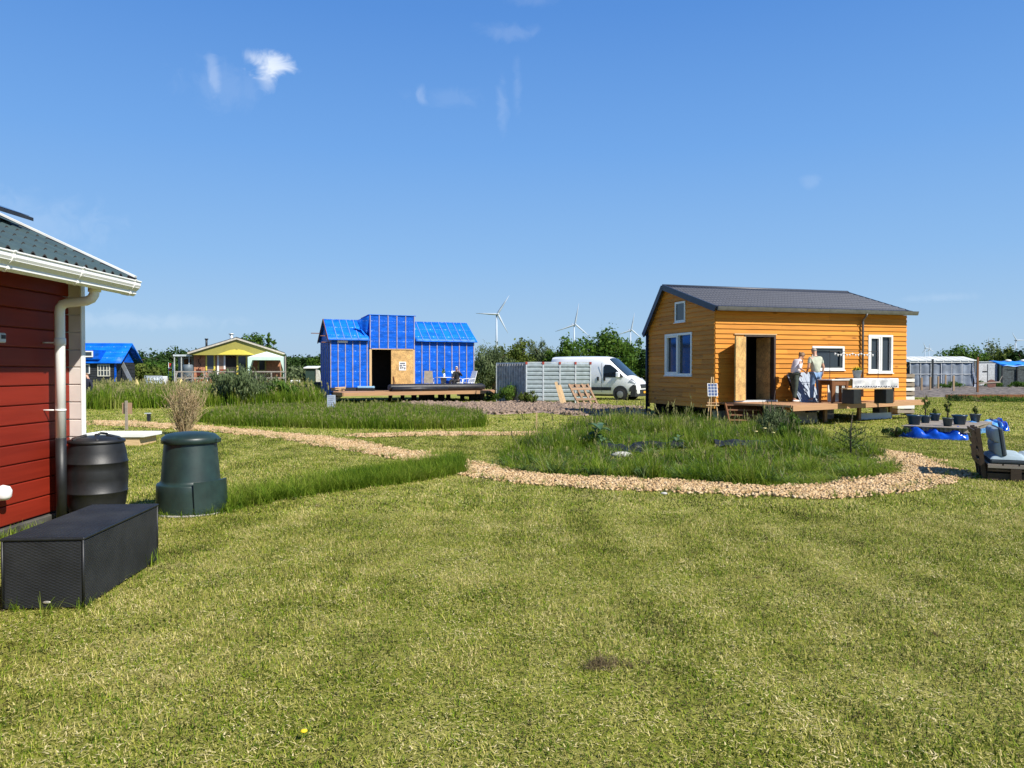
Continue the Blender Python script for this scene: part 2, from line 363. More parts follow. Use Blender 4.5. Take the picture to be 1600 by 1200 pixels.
weeds = GP([(780, 722), (800, 702), (860, 682), (930, 664), (1010, 660), (1120, 668), (1200, 672), (1262, 676), (1300, 691), (1348, 703), (1388, 718), (1402, 733), (1390, 744), (1330, 752), (1260, 759), (1180, 760), (1100, 754), (980, 748), (880, 744), (800, 736)])
strip = GP([(352, 778), (420, 770), (520, 752), (620, 735), (700, 723), (722, 724), (725, 741), (700, 746), (640, 755), (540, 768), (430, 785), (365, 797), (345, 806)])
meadow = GP([(312, 658), (340, 649), (420, 643), (520, 641), (620, 641), (690, 646), (750, 655), (752, 667), (690, 671), (600, 671), (520, 670), (430, 668), (340, 664)])
field = GP([(100, 612), (180, 608), (270, 610), (340, 612), (480, 611), (495, 614), (500, 634), (440, 634), (330, 636), (250, 638), (150, 640), (100, 640)])
def grassmat():
    m = bpy.data.materials.new('mown_grass'); m.use_nodes = True
    nt = m.node_tree; n = nt.nodes; l = nt.links; p = n['Principled BSDF']; p.inputs['Roughness'].default_value = .9; p.inputs['Specular IOR Level'].default_value = .15
    g = n.new('ShaderNodeNewGeometry')
    def ns(s, d=6, st=(1, 1, 1), ro=.6):
        mp = n.new('ShaderNodeMapping'); mp.inputs['Scale'].default_value = st; l.new(g.outputs['Position'], mp.inputs[0])
        q = n.new('ShaderNodeTexNoise'); q.inputs['Scale'].default_value = s; q.inputs['Detail'].default_value = d; q.inputs['Roughness'].default_value = ro; l.new(mp.outputs[0], q.inputs['Vector']); return q.outputs[0]
    a = n.new('ShaderNodeMath'); a.operation = 'MULTIPLY_ADD'; l.new(ns(.55), a.inputs[0]); a.inputs[1].default_value = .9; a.inputs[2].default_value = -.2
    b = n.new('ShaderNodeMath'); b.operation = 'MULTIPLY_ADD'; l.new(ns(38, 5, ro=.75), b.inputs[0]); b.inputs[1].default_value = .75; l.new(a.outputs[0], b.inputs[2])
    c = n.new('ShaderNodeMath'); c.operation = 'MULTIPLY_ADD'; l.new(ns(3.4, 5), c.inputs[0]); c.inputs[1].default_value = .6; l.new(b.outputs[0], c.inputs[2])
    d = n.new('ShaderNodeMath'); d.operation = 'SUBTRACT'; l.new(c.outputs[0], d.inputs[0]); d.inputs[1].default_value = .32
    cr = n.new('ShaderNodeValToRGB'); l.new(d.outputs[0], cr.inputs[0]); e = cr.color_ramp.elements
    cols = [(.15, (.025, .04, .006)), (.36, (.095, .13, .010)), (.52, (.20, .22, .027)), (.72, (.31, .295, .075)), (.95, (.37, .30, .14))]
    e[0].position, e[0].color = cols[0][0], (*cols[0][1], 1); e[1].position, e[1].color = cols[-1][0], (*cols[-1][1], 1)
    for q, co in cols[1:-1]: x = e.new(q); x.color = (*co, 1)
    l.new(cr.outputs[0], p.inputs['Base Color'])
    bm = n.new('ShaderNodeBump'); bm.inputs['Strength'].default_value = .8; bm.inputs['Distance'].default_value = .03; l.new(ns(30, 6, ro=.8), bm.inputs['Height']); l.new(bm.outputs[0], p.inputs['Normal'])
    return m
GRASS = grassmat()
# one sheet, finer near the camera, very gently uneven, reaching the horizon
def ground_z(x, y):
    return 0.0
mb = MB()
ys = [-30, 0, 5, 10, 20, 40, 80, 160, 400, 1200, 5000]
xs = [-4000, -800, -200, -60, -20, 0, 20, 60, 200, 800, 4000]
mb.add([(x, y, 0) for y in ys for x in xs], [(j * 11 + i, j * 11 + i + 1, (j + 1) * 11 + i + 1, (j + 1) * 11 + i) for j in range(10) for i in range(10)])
mb.build('ground', GRASS, kind='structure')
def sheet(name, poly, m, z=.006, kind='structure', **k):
    mb = MB(); tri = tessellate_polygon([[Vector((p[0], p[1], 0)) for p in poly]])
    vs_ = [(p[0], p[1], z) for p in poly]; fs = []
    for t in tri:
        a, b, c = [Vector(vs_[i]) for i in t]
        fs.append(t if (b - a).cross(c - a).z > 0 else t[::-1])
    mb.add(vs_, fs)
    return mb.build(name, m, kind=kind, **k)
CHIPBASE = mat('chip_bed', (.30, .20, .11), .95, var=.35, scale=30, bump=1, bscale=40)
sheet('woodchip_path', path_main, CHIPBASE, .008)
sheet('woodchip_path', path_thin, CHIPBASE, .012)
DARKSOIL = mat('weedy_soil', (.075, .07, .035), .95, var=.4, scale=7, bump=1, bscale=25)
sheet('weed_bed', weeds, DARKSOIL, .004)
# lumpy dug soil
def lumpy(name, poly, m, step, amp, z0=.01):
    X = [p[0] for p in poly]; Y = [p[1] for p in poly]
    nx = int((max(X) - min(X)) / step) + 1; ny = int((max(Y) - min(Y)) / step) + 1
    gx = min(X) + np.arange(nx + 1) * step; gy = min(Y) + np.arange(ny + 1) * step
    XX, YY = np.meshgrid(gx, gy); ins = pip(poly, XX, YY)
    Z = np.array([[noise.fractal(Vector((x * 1.3, y * 1.3, 0)), 1, 2, 3) for x in gx] for y in gy]); R = rng.random(Z.shape)
    Z = z0 + np.where(ins, np.abs(Z) * amp + R * amp * .7, -.03)
    V = np.stack([XX.ravel(), YY.ravel(), Z.ravel()], 1); idx = np.arange(XX.size).reshape(XX.shape)
    keep = (ins[:-1, :-1] | ins[1:, :-1] | ins[:-1, 1:] | ins[1:, 1:])
    Fq = np.stack([idx[:-1, :-1], idx[:-1, 1:], idx[1:, 1:], idx[1:, :-1]], -1)[keep]
    return npmesh(name, V, Fq, m, kind='structure')
lumpy('dug_soil', soil_mid, mat('pale_dug_soil', (.27, .195, .145), .95, var=.3, scale=3, bump=1, bscale=18, c2=(.14, .10, .075)), .16, .10)
lumpy('vegetable_plot_soil', soil_right, mat('grey_plot_soil', (.15, .125, .105), .95, var=.3, scale=3, bump=1, bscale=12), .5, .16)

# ------------------------------------------------------------ scattering (geometry nodes, only for grass, chips and clods)
def proto_collection(name, objs):
    c = bpy.data.collections.new(name)
    for i, o in enumerate(objs):
        for cc in list(o.users_collection): cc.objects.unlink(o)
        c.objects.link(o)
    return c
def scatter(name, pts, rz, sc, coll, nvar, mat_, parent=None, tilt=None, **pr):
    me = bpy.data.meshes.new(name); me.vertices.add(len(pts)); me.vertices.foreach_set('co', np.asarray(pts, dtype=np.float32).ravel())
    rot = np.zeros((len(pts), 3), dtype=np.float32); rot[:, 2] = rz
    if tilt is not None: rot[:, :2] = tilt
    a = me.attributes.new('rot', 'FLOAT_VECTOR', 'POINT'); a.data.foreach_set('vector', rot.ravel())
    a = me.attributes.new('scl', 'FLOAT_VECTOR', 'POINT'); s3 = np.asarray(sc, dtype=np.float32)
    if s3.ndim == 1: s3 = np.stack([s3] * 3, 1)
    a.data.foreach_set('vector', s3.ravel())
    a = me.attributes.new('var', 'INT', 'POINT'); a.data.foreach_set('value', rng.integers(0, nvar, len(pts)).astype(np.int32))
    me.materials.append(mat_); me.update()
    o = bpy.data.objects.new(name, me); COL.objects.link(o); props(o, **pr)
    if parent: o.parent = parent
    g = bpy.data.node_groups.new('scatter', 'GeometryNodeTree')
    g.interface.new_socket('Geometry', in_out='INPUT', socket_type='NodeSocketGeometry'); g.interface.new_socket('Geometry', in_out='OUTPUT', socket_type='NodeSocketGeometry')
    n = g.nodes; l = g.links; gi = n.new('NodeGroupInput'); go = n.new('NodeGroupOutput')
    ci = n.new('GeometryNodeCollectionInfo'); ci.inputs['Collection'].default_value = coll; ci.inputs['Separate Children'].default_value = True; ci.inputs['Reset Children'].default_value = True
    ip = n.new('GeometryNodeInstanceOnPoints'); ip.inputs['Pick Instance'].default_value = True
    def na(nm, t):
        q = n.new('GeometryNodeInputNamedAttribute'); q.data_type = t; q.inputs['Name'].default_value = nm; return q.outputs['Attribute']
    l.new(gi.outputs[0], ip.inputs['Points']); l.new(ci.outputs[0], ip.inputs['Instance'])
    e2r = n.new('FunctionNodeEulerToRotation'); l.new(na('rot', 'FLOAT_VECTOR'), e2r.inputs[0]); l.new(e2r.outputs[0], ip.inputs['Rotation'])
    l.new(na('scl', 'FLOAT_VECTOR'), ip.inputs['Scale']); l.new(na('var', 'INT'), ip.inputs['Instance Index']); l.new(ip.outputs[0], go.inputs[0])
    md = o.modifiers.new('scatter', 'NODES'); md.node_group = g
    return o
def blades(name, n, R, h0, h1, w, mats, lean=.5, flat=0, seg=2, heads=0, gauss=True, curl=.5, headmat=1, hh=1.25):
    """a tuft of n tapered blades within radius R; flat = share lying down; heads = stems with seed heads"""
    V = []; Fc = []; MI = []
    for i in range(n):
        r = R * (abs(rng.normal()) * .5 if gauss else math.sqrt(rng.random())); a = rng.random() * 6.283
        x, y = r * math.cos(a), r * math.sin(a); h = h0 + (h1 - h0) * rng.random(); b = rng.random() * 6.283
        lie = rng.random() < flat
        dx, dy = math.cos(b), math.sin(b); px, py = -dy, dx
        if lie:
            z0 = rng.random() * .018 + .004; up = rng.normal() * .12
            pts = [(x, y, z0), (x + dx * h * .5, y + dy * h * .5, z0 + abs(up) * h), (x + dx * h, y + dy * h, z0 + up * h * .4 + .002)]
        else:
            le = lean * rng.random(); cu = curl * rng.random()
            pts = [(x, y, 0)]
            for k in range(1, seg + 1):
                t = k / seg; o_ = h * (le * t + cu * t * t); pts.append((x + dx * o_, y + dy * o_, h * (t - .35 * cu * t * t)))
        m0 = len(V); K = len(pts) - 1
        ww = w * (.7 + .6 * rng.random())
        hd = heads and not lie and rng.random() < heads
        if hd:
            # thin stem with a loose seed head
            t = hh; sw = w * .28
            pts = [(x, y, 0), (x + dx * h * .2, y + dy * h * .2, h * .6 * t), (x + dx * h * .42, y + dy * h * .42, h * t)]
            for q in pts: V.append((q[0] + px * sw, q[1] + py * sw, q[2])); V.append((q[0] - px * sw, q[1] - py * sw, q[2]))
            for k in range(2): Fc.append((m0 + 2 * k, m0 + 2 * k + 1, m0 + 2 * k + 3, m0 + 2 * k + 2)); MI.append(headmat)
            q = pts[-1]
            for j in range(5):
                aa = rng.random() * 6.28; m1 = len(V); L_ = h * .10 * (1 + rng.random()); zz = q[2] - h * .22 * j / 5
                ox, oy = math.cos(aa) * w * 1.6, math.sin(aa) * w * 1.6
                V += [(q[0], q[1], zz), (q[0] + ox, q[1] + oy, zz + L_ * .5), (q[0] + ox * .4, q[1] + oy * .4, zz + L_), (q[0] - ox * .5, q[1] - oy * .5, zz + L_ * .6)]
                Fc.append((m1, m1 + 1, m1 + 2, m1 + 3)); MI.append(headmat)
            continue
        for k, q in enumerate(pts):
            f = ww * .5 * (1 - .85 * k / K) ; V.append((q[0] + px * f, q[1] + py * f, q[2])); V.append((q[0] - px * f, q[1] - py * f, q[2]))
        for k in range(K): Fc.append((m0 + 2 * k, m0 + 2 * k + 1, m0 + 2 * k + 3, m0 + 2 * k + 2)); MI.append(0 if not lie or len(mats) < 3 else 2)
    return npmesh(name, V, Fc, mats, MI)
def fill(poly, step, jit=.5, dens=None):
    X = [p[0] for p in poly]; Y = [p[1] for p in poly]
    gx = np.arange(min(X), max(X) + step, step); gy = np.arange(min(Y), max(Y) + step, step)
    XX, YY = np.meshgrid(gx, gy); XX = XX + (rng.random(XX.shape) - .5) * step * 2 * jit; YY = YY + (rng.random(YY.shape) - .5) * step * 2 * jit
    k = pip(poly, XX, YY)
    if dens is not None: k &= rng.random(XX.shape) < dens(XX, YY)
    return np.stack([XX[k], YY[k], np.zeros(k.sum())], 1)
LAWN = leafmat('lawn_blades', [(.025, .03, .004), (.055, .115, .004), (.15, .235, .010), (.265, .295, .030), (.42, .37, .10), (.57, .48, .22)], .2, ns=1.5, nw=1.9, iw=.95, streak=1.0)
STRAW = leafmat('lawn_clippings', [(.07, .05, .02), (.17, .16, .03), (.33, .305, .075), (.50, .435, .16), (.64, .54, .30)], .1, ns=1.9, nw=1.5, iw=1.0, streak=.8)
TALL = leafmat('tall_grass_blades', [(.04, .09, .008), (.085, .16, .009), (.14, .22, .014), (.22, .28, .03), (.30, .30, .08)], .38, ns=.6)
HEADS = leafmat('seed_heads', [(.16, .17, .06), (.25, .24, .09), (.32, .31, .14)], .3, ns=.6)
lawn_near = proto_collection('lawn_near_tufts', [blades('tuft', 135, .24, .010, .034, .0055, [LAWN, HEADS, STRAW], lean=1.1, flat=.42, seg=2, gauss=False) for _ in range(6)])
lawn_mid = proto_collection('lawn_mid_tufts', [blades('tuft', 110, .34, .013, .040, .0095, [LAWN, HEADS, STRAW], lean=1.0, flat=.40, seg=2, gauss=False) for _ in range(5)])
lawn_far = proto_collection('lawn_far_tufts', [blades('tuft', 85, .60, .015, .045, .024, [LAWN, HEADS, STRAW], lean=.9, flat=.4, seg=2, gauss=False) for _ in range(4)])
blocked = [path_main, path_thin, soil_mid, soil_right]
def free(P):
    k = np.ones(len(P), bool)
    for b in blocked: k &= ~pip(b, P[:, 0], P[:, 1])
    k &= ~((P[:, 0] > -3.64) & (P[:, 0] < -3.10) & (P[:, 1] > 5.42) & (P[:, 1] < 6.80))
    k &= ~((P[:, 0] < -5.0) & (P[:, 1] < 9.3))
    return k
def lawn(name, y0, y1, step, coll, nv, s0, s1):
    m = .74
    P = fill([(-y0 * m - 1, y0), (y0 * m + 1, y0), (y1 * m + 1, y1), (-y1 * m - 1, y1)], step)
    P = P[free(P)]; n = len(P)
    # height drifts a little: some thicker, greener clumps
    hn = np.array([noise.noise(Vector((x * .9, y * .9, 3))) for x, y, _ in P])
    s = s0 + (s1 - s0) * rng.random(n); sc = np.stack([s, s, s * (1 + .7 * np.clip(hn, -.5, 1))], 1)
    return scatter(name, P, rng.random(n) * 6.283, sc, coll, nv, LAWN, kind='stuff', label='short mown lawn grass, green with straw coloured clippings', cat='grass')
lawn('lawn_grass', 2.4, 9.0, .135, lawn_near, 6, .8, 1.25)
lawn('lawn_grass', 9.0, 20.0, .22, lawn_mid, 5, .8, 1.25)
lawn('lawn_grass', 20.0, 48.0, .55, lawn_far, 4, .8, 1.2)
# wood chips
CHIP = leafmat('wood_chips', [(.24, .14, .06), (.42, .28, .14), (.54, .39, .22), (.62, .49, .32)], 0, .8, ns=5)
def chips(n, R, s):
    V = []; Fc = []
    for i in range(n):
        r = R * math.sqrt(rng.random()); a = rng.random() * 6.28; c = Vector((r * math.cos(a), r * math.sin(a), rng.random() * .022 + .012))
        q = Matrix.Rotation(rng.random() * 6.28, 3, 'Z') @ Matrix.Rotation(rng.normal() * .35, 3, 'X') @ Matrix.Rotation(rng.normal() * .35, 3, 'Y')
        l_ = s * (.5 + rng.random()); w_ = l_ * (.3 + .4 * rng.random()); t_ = .004 + .006 * rng.random(); m0 = len(V)
        for dz in (-t_, t_):
            for dx, dy in ((-1, -.7), (.8, -1), (1, .8), (-.7, 1)): V.append(c + q @ Vector((dx * l_ / 2, dy * w_ / 2, dz)))
        Fc += [(m0 + 4, m0 + 5, m0 + 6, m0 + 7), (m0, m0 + 1, m0 + 5, m0 + 4), (m0 + 1, m0 + 2, m0 + 6, m0 + 5), (m0 + 2, m0 + 3, m0 + 7, m0 + 6), (m0 + 3, m0, m0 + 4, m0 + 7)]
    return npmesh('chip_cluster', V, Fc, CHIP)
cc = proto_collection('chip_clusters', [chips(40, .19, .040) for _ in range(5)])
P = np.concatenate([fill(path_main, .15), fill(path_thin, .2)]); P[:, 2] = .0; P[:, :2] += rng.normal(size=(len(P), 2)) * .05
near = P[:, 1] < 26; P = P[near | (rng.random(len(P)) < .5)]
scatter('wood_chips', P, rng.random(len(P)) * 6.28, .8 + .5 * rng.random(len(P)), cc, 5, CHIP, kind='stuff', label='pale wood chips covering the garden path', cat='wood chips')
CLOD = mat('soil_clods', (.25, .18, .13), .95, var=.3, scale=9, bump=.6)
def clods(n, R, s):
    m = MB()
    for i in range(n):
        r = R * math.sqrt(rng.random()); a = rng.random() * 6.28; k = s * (.4 + rng.random())
        m.lathe([(.001, -k * .4), (k * .5, -k * .2), (k * .55, k * .1), (k * .25, k * .4), (.001, k * .42)], (r * math.cos(a), r * math.sin(a), k * .2), 5, False, sx=.8 + .5 * rng.random())
    return m.build('clod_cluster', CLOD)
cl = proto_collection('clod_clusters', [clods(14, .35, .12) for _ in range(4)])
P = fill(soil_mid, .5); P[:, 2] = .06
scatter('soil_clods', P, rng.random(len(P)) * 6.28, .6 + .7 * rng.random(len(P)), cl, 4, CLOD, kind='stuff', label='brown clods of dug soil in front of the blue wrapped house', cat='soil')

# ------------------------------------------------------------ long grass
tall_near = proto_collection('tall_near', [blades('tuft', 46, .13, .16, .36, .009, [TALL, HEADS], lean=.35, curl=.7, seg=3) for _ in range(5)])
WEEDL = leafmat('weed_leaves', [(.03, .07, .02), (.07, .14, .03), (.14, .20, .06), (.22, .26, .12)], .3, ns=2)
tall_weed = proto_collection('tall_weed', [blades('tuft', 26, .15, .10, .24, .034, [WEEDL, HEADS], lean=.9, curl=.9, seg=3) for _ in range(2)] + [blades('tuft', 44, .16, .15, .42, .011, [TALL, HEADS], lean=.5, curl=.8, seg=3, heads=.012) for _ in range(5)])
tall_mead = proto_collection('tall_mead', [blades('tuft', 60, .22, .22, .46, .014, [TALL, HEADS], lean=.25, curl=.45, seg=3, heads=.022, hh=1.1) for _ in range(5)])
tall_field = proto_collection('tall_field', [blades('tuft', 60, .4, .35, .75, .03, [TALL, HEADS], lean=.25, curl=.4, seg=2, heads=.015, hh=1.1) for _ in range(4)])
def scz(n, a, b, za, zb):
    s = a + (b - a) * rng.random(n); return np.stack([s, s, s * (za + (zb - za) * rng.random(n))], 1)
P = fill(strip, .085); scatter('long_grass', P, rng.random(len(P)) * 6.28, scz(len(P), .8, 1.2, .42, .85), tall_near, 5, TALL, tilt=rng.normal(size=(len(P), 2)) * .12, kind='stuff', label='strip of long green grass running from the compost bin to the chip path', cat='long grass')
bare = [G(980, 712), G(1240, 722), G(930, 712), G(1060, 705), G(1180, 702)]
def wd(X, Y):
    d = np.full(X.shape, .95)
    for b, r in zip(bare, (1.7, 1.7, 1.3, 1.0, 1.5)): d = np.minimum(d, .05 + np.hypot((X - b[0]) / 1.5, Y - b[1]) / r * .5)
    return d
P = fill(weeds, .13, dens=wd)
hn = np.array([noise.noise(Vector((x * .8, y * .8, 9))) for x, y, _ in P]); s = .75 + .4 * rng.random(len(P))
dm = np.minimum.reduce([np.hypot(P[:, 0] - q[0], P[:, 1] - q[1]) for q in (G(1050, 672), G(1215, 670), G(860, 700), G(1130, 680))])
hn2 = np.array([noise.noise(Vector((x * 2.6, y * 2.6, 4))) for x, y, _ in P])
sz = s * np.clip(.55 + 1.1 * np.clip(hn, -.5, 1) + 1.0 * hn2, .18, 2) * (1 + .35 * np.exp(-dm))
scatter('weedy_grass', P, rng.random(len(P)) * 6.28, np.stack([s, s, sz], 1), tall_weed, 7, TALL, tilt=rng.normal(size=(len(P), 2)) * .16, kind='stuff', label='overgrown green grass and weeds on the bed inside the bend of the chip path', cat='long grass')
P = fill(meadow, .16); scatter('meadow_grass', P, rng.random(len(P)) * 6.28, scz(len(P), .8, 1.2, .65, .95), tall_mead, 5, TALL, kind='stuff', label='unmown meadow grass with seed heads in front of the blue wrapped house', cat='long grass')
P = fill(field, .42); scatter('field_grass', P, rng.random(len(P)) * 6.28, scz(len(P), .8, 1.3, .75, 1.2), tall_field, 4, TALL, kind='stuff', label='tall green field grass in front of the far houses at left', cat='long grass')
# fringe of grass along feet of things and path edges
def fringe(polys, step, coll, nv, s0, s1):
    out = []
    for pl, closed in polys:
        for i in range(len(pl) - (0 if closed else 1)):
            a = Vector(pl[i][:2]); b = Vector(pl[(i + 1) % len(pl)][:2]); n = max(1, int((b - a).length / step))
            for k in range(n):
                if rng.random() < .72: q = a + (b - a) * (k + rng.random()) / n; out.append((q.x + rng.normal() * .05, q.y + rng.normal() * .05, 0))
    return np.array(out)
tuft_edge = proto_collection('tall_edge', [blades('tuft', 26, .08, .04, .13, .006, [TALL, HEADS], lean=.7, curl=.9, seg=3) for _ in range(5)])
P = fringe([(path_main, True), (path_thin, True), ([(-3.64, 5.37), (-3.01, 5.39), (-3.12, 6.83)], False), ([(-5.12, 4), (-5.1, 8.4)], False)], .11, None, 5, 1, 1)
ang = np.linspace(0, 6.28, 60); cb = G(297, 800); P = np.concatenate([P, np.stack([cb.x + .45 * np.cos(ang), cb.y + .05 + .45 * np.sin(ang), ang * 0], 1)])
scatter('edge_grass', P, rng.random(len(P)) * 6.28, scz(len(P), .7, 1.3, .7, 1.3), tuft_edge, 5, TALL, kind='stuff', label='grass tufts along path edges and around the boxes and bins', cat='grass')
P = fill([(-y_ * .74 - 1, y_) if s_ else (y_ * .74 + 1, y_) for s_, y_ in ((1, 2.6), (0, 2.6), (0, 22), (1, 22))], .5); P = P[free(P) & (rng.random(len(P)) < .12)]
scatter('lawn_weeds', P, rng.random(len(P)) * 6.28, scz(len(P), .5, .9, .4, .6), tuft_edge, 5, TALL, kind='stuff', label='greener tufts scattered through the mown lawn', cat='grass')
# ============================================================ red log house (left edge)
REDW = wood('red_stained_log', (.215, .020, .009), (.10, .008, .004), 1, rand=.14, rough=.5, knots=.25, scale=.5)
CREAM = mat('cream_painted_wood', (.66, .60, .55), .5, var=.06, scale=4, dirt=.1)
TILE = mat('green_roof_tile', (.045, .075, .078), .45, var=.08, scale=4, bump=.2, bscale=60, rand=.10, dirt=.3, dirt_c=(.06, .09, .05))
TILEEND = mat('tile_end_shade', (.028, .022, .020), .9)  # brown ends painted dark for the shadow under each lifted tile
rh = thing('log_house', 'red stained log house with green tiled roof and white gutter at the left edge', 'house', (-5.22, 9.1, 0))
XW = 0.0                                       # wall face in house coordinates; house runs towards -y
course = .205; wz0 = .10; ncourse = 13
wl = part('wall', REDW, rh, (-.10, -.004, -7, -.22, wz0, wz0 + ncourse * course - .01))
for i in range(ncourse):                       # each log a board of its own with rounded, recessed joints
    z0 = wz0 + i * course
    m = MB(); prof = [(0, 0.003), (.018, .008), (.022, .016), (.022, course - .012), (.018, course - .006), (0, course - .003)]
    P_ = [(x_, -7, z0 + z_) for x_, z_ in prof]; m.extr(P_[::-1], (0, 6.93, 0)); m.build('log', REDW, wl, nrm=True)
    # the crossing log of the gable wall, its face towards the camera
    m = MB(); pr = [(-.16, 0.004), (.14, 0.004), (.14, course - .004), (-.16, course - .004)]
    m.box(-.05, .155, -.065, .0, z0 + .004, z0 + course - .006); m.build('log_end', CREAM, wl, bevel=.006)
m = MB(); m.box(.155, .172, -.07, .012, wz0 - .02, wz0 + ncourse * course); m.build('corner_trim', WHITE, rh, bevel=.003)
part('gable_wall', REDW, rh, (-5, -.06, -.06, .0, wz0, wz0 + ncourse * course - .01))
part('foundation_beam', mat('dark_foundation', (.07, .068, .06), .85, var=.25, scale=8), rh, (-.12, .06, -7, -.07, 0, .085), bevel=.008)
# roof: eave out at x=.70, rising towards -x
ex = .72; ez = 2.775; sl_ = math.tan(rad(25))
def rz_(x): return ez + (ex - x) * sl_
m = MB(); m.extr([(ex, .03, rz_(ex) - .035), (-4.5, .03, rz_(-4.5) - .035), (-4.5, .03, rz_(-4.5) - .07), (ex, .03, rz_(ex) - .07)], (0, -7.2, 0)); roof = m.build('roof', DARKM, rh, nrm=True)
part('soffit', mat('cream_soffit', (.42, .38, .32), .6), rh, (.03, .64, -7, .0, 2.74, 2.755))
part('top_plate', REDW, rh, (-.05, .03, -7, -.07, wz0 + ncourse * course, 2.80))
part('joint_sun_blocker', CREAM, rh, (-.04, .15, -.045, -.005, wz0, 2.80))  # added behind the log ends to keep sun from showing through their joints
ca, sa = math.cos(rad(25)), math.sin(rad(25)); TW, TL = .18, .35
def tile_mesh():
    m = MB(); nu = 10
    def f(u, v, dz=0):
        y = (u - .5) * TW * 1.04; h = .065 * max(0, math.sin(math.pi * min(1, max(0, (u - .15) / .7)))) ** 1.1 - .004
        s = v * TL * 1.06; lift = .016 * (1 - v)
        return (-s * ca - (h + lift + dz) * sa * -1 * 0, y, s * sa + h + lift + dz)
    m.grid(lambda u, v: f(u, v), nu, 2)
    m.add([f(i / nu, 0) for i in range(nu + 1)] + [f(i / nu, 0, -.014) for i in range(nu + 1)], [(i, nu + 1 + i, nu + 2 + i, i + 1) for i in range(nu)], mi=1)
    o = m.build('roof_tile', [TILE, TILEEND], roof); return o
t0 = tile_mesh(); first = True
for c_ in range(24):
    for r_ in range(11):
        o = t0 if first else t0.copy()
        if not first: COL.objects.link(o)
        first = False
        o.location = (ex - r_ * TL * ca, -.05 - c_ * TW, rz_(ex) - .03 + r_ * TL * sa)
part('verge_trim', WHITE, rh, loc=(0, 0, 0)) if False else None
m = MB(); a_ = (ex + .03, .055, rz_(ex + .03) + .045); b_ = (-4.5, .055, rz_(-4.5) + .045)
m.bar(a_, b_, .05, .035); m.build('verge_trim', WHITE, rh)
m = MB(); m.bar((ex + .03, .04, rz_(ex + .03) - .01), (-4.5, .04, rz_(-4.5) - .01), .03, .09); m.build('verge_flashing', DARKM, rh)
# gutter, ogee profile
prof = [(.63, 2.62), (.70, 2.605), (.735, 2.63), (.735, 2.665), (.775, 2.70), (.79, 2.73), (.79, 2.765), (.802, 2.772), (.802, 2.785), (.78, 2.785), (.778, 2.70), (.70, 2.63), (.65, 2.635), (.645, 2.74), (.63, 2.74)]
m = MB(); m.extr([(x_, .10, z_ - .02) for x_, z_ in prof], (0, -7.3, 0)); gut = m.build('gutter', PVC, rh, nrm=True)
for y_ in (-.02, -1.12, -2.22, -3.4, -4.6):
    m = MB(); m.extr([(x_ + (.006 if x_ > .7 else -.002), y_, z_ - .02 + (.006 if z_ > 2.77 else -.006)) for x_, z_ in prof[:9]] + [(x_ - .002, y_, z_ - .021) for x_, z_ in prof[:9][::-1]], (0, -.035, 0)); m.build('gutter_bracket', PVC, gut, nrm=True)
# downpipe
dp = thing('d', None, None) if False else None
px_, py_ = .20, -.55
ox_, oy_ = .60, -.57
m = MB(); m.tube([(ox_, oy_, 2.63), (ox_, oy_, 2.58), (ox_ - .005, oy_, 2.54), (ox_ - .035, oy_, 2.495), (ox_ - .09, oy_, 2.47), (px_ + .09, py_, 2.45), (px_ + .035, py_, 2.435), (px_ + .005, py_, 2.395), (px_, py_, 2.35), (px_, py_, 2.1), (px_, py_, .93)], .052, 16)
pipe = m.build('downpipe', PVC, rh)
m = MB(); m.lathe([(.056, 0), (.06, .01), (.06, .07), (.056, .08)], (px_, py_, 1.98), 16); m.lathe([(.066, 0), (.066, .05)], (ox_, oy_, 2.57), 16); m.build('pipe_joint', PVC, pipe)
m = MB(); m.tube([(px_, py_, .95), (px_, py_, .02)], .055, 16); m.build('lower_pipe', BLACKP, pipe)
for z_ in (2.0, 1.25):
    m = MB(); m.lathe([(.057, 0), (.057, .02)], (px_, py_, z_), 16); m.tube([(0, py_ - .02, z_ + .01), (px_ - .05, py_, z_ + .01)], .008, 6); m.build('pipe_bracket', PVC, pipe)
# small fittings at the frame edge: vent grille above, white outlet hood below
m = MB(); gy = -1.30
m.box(.02, .10, gy - .3, gy, 1.98, 2.08); vg = m.build('wall_lamp', STEEL, rh, bevel=.01)
for k in range(3): part('lamp_slot', DARKM, vg, (.10, .106, gy - .28 + k * .1, gy - .22 + k * .1, 2.02, 2.06))
m = MB(); m.lathe([(.001, 0), (.05, 0), (.075, .03), (.08, .09), (.06, .13), (.001, .15)], (.10, -1.38, .40), 20); m.build('white_outlet_hood', PVC, rh)
# solar panel standing above the roof
sp_ = thing('solar_panel', 'dark framed solar panel raised above the green roof at top left', 'solar panel', (0, 0, 0))
q0 = at(38, 8.75, 3.43); q1 = at(-60, 8.75, 3.43 + .30 + .10)
m = MB(); m.extr([(q0.x, 8.95, q0.z), (q0.x - 1.6, 8.95, q0.z + 1.6 * .36), (q0.x - 1.6, 8.95, q0.z + 1.6 * .36 + .04), (q0.x, 8.95, q0.z + .04)], (0, -1.0, 0)); m.build('panel_frame', DARKM, sp_, nrm=True)
m = MB(); m.extr([(q0.x - .03, 8.92, q0.z + .055), (q0.x - 1.57, 8.92, q0.z + .055 + 1.54 * .36), (q0.x - 1.57, 8.92, q0.z + .06 + 1.54 * .36), (q0.x - .03, 8.92, q0.z + .06)], (0, -.94, 0)); m.build('solar_cells', glassmat('solar_cells', (.02, .03, .07), .1), sp_, nrm=True)
for k in (.25, 1.3):
    part('support', STEEL, sp_, (q0.x - k - .02, q0.x - k + .02, 8.5, 8.54, q0.z + k * .36 - .30, q0.z + k * .36))

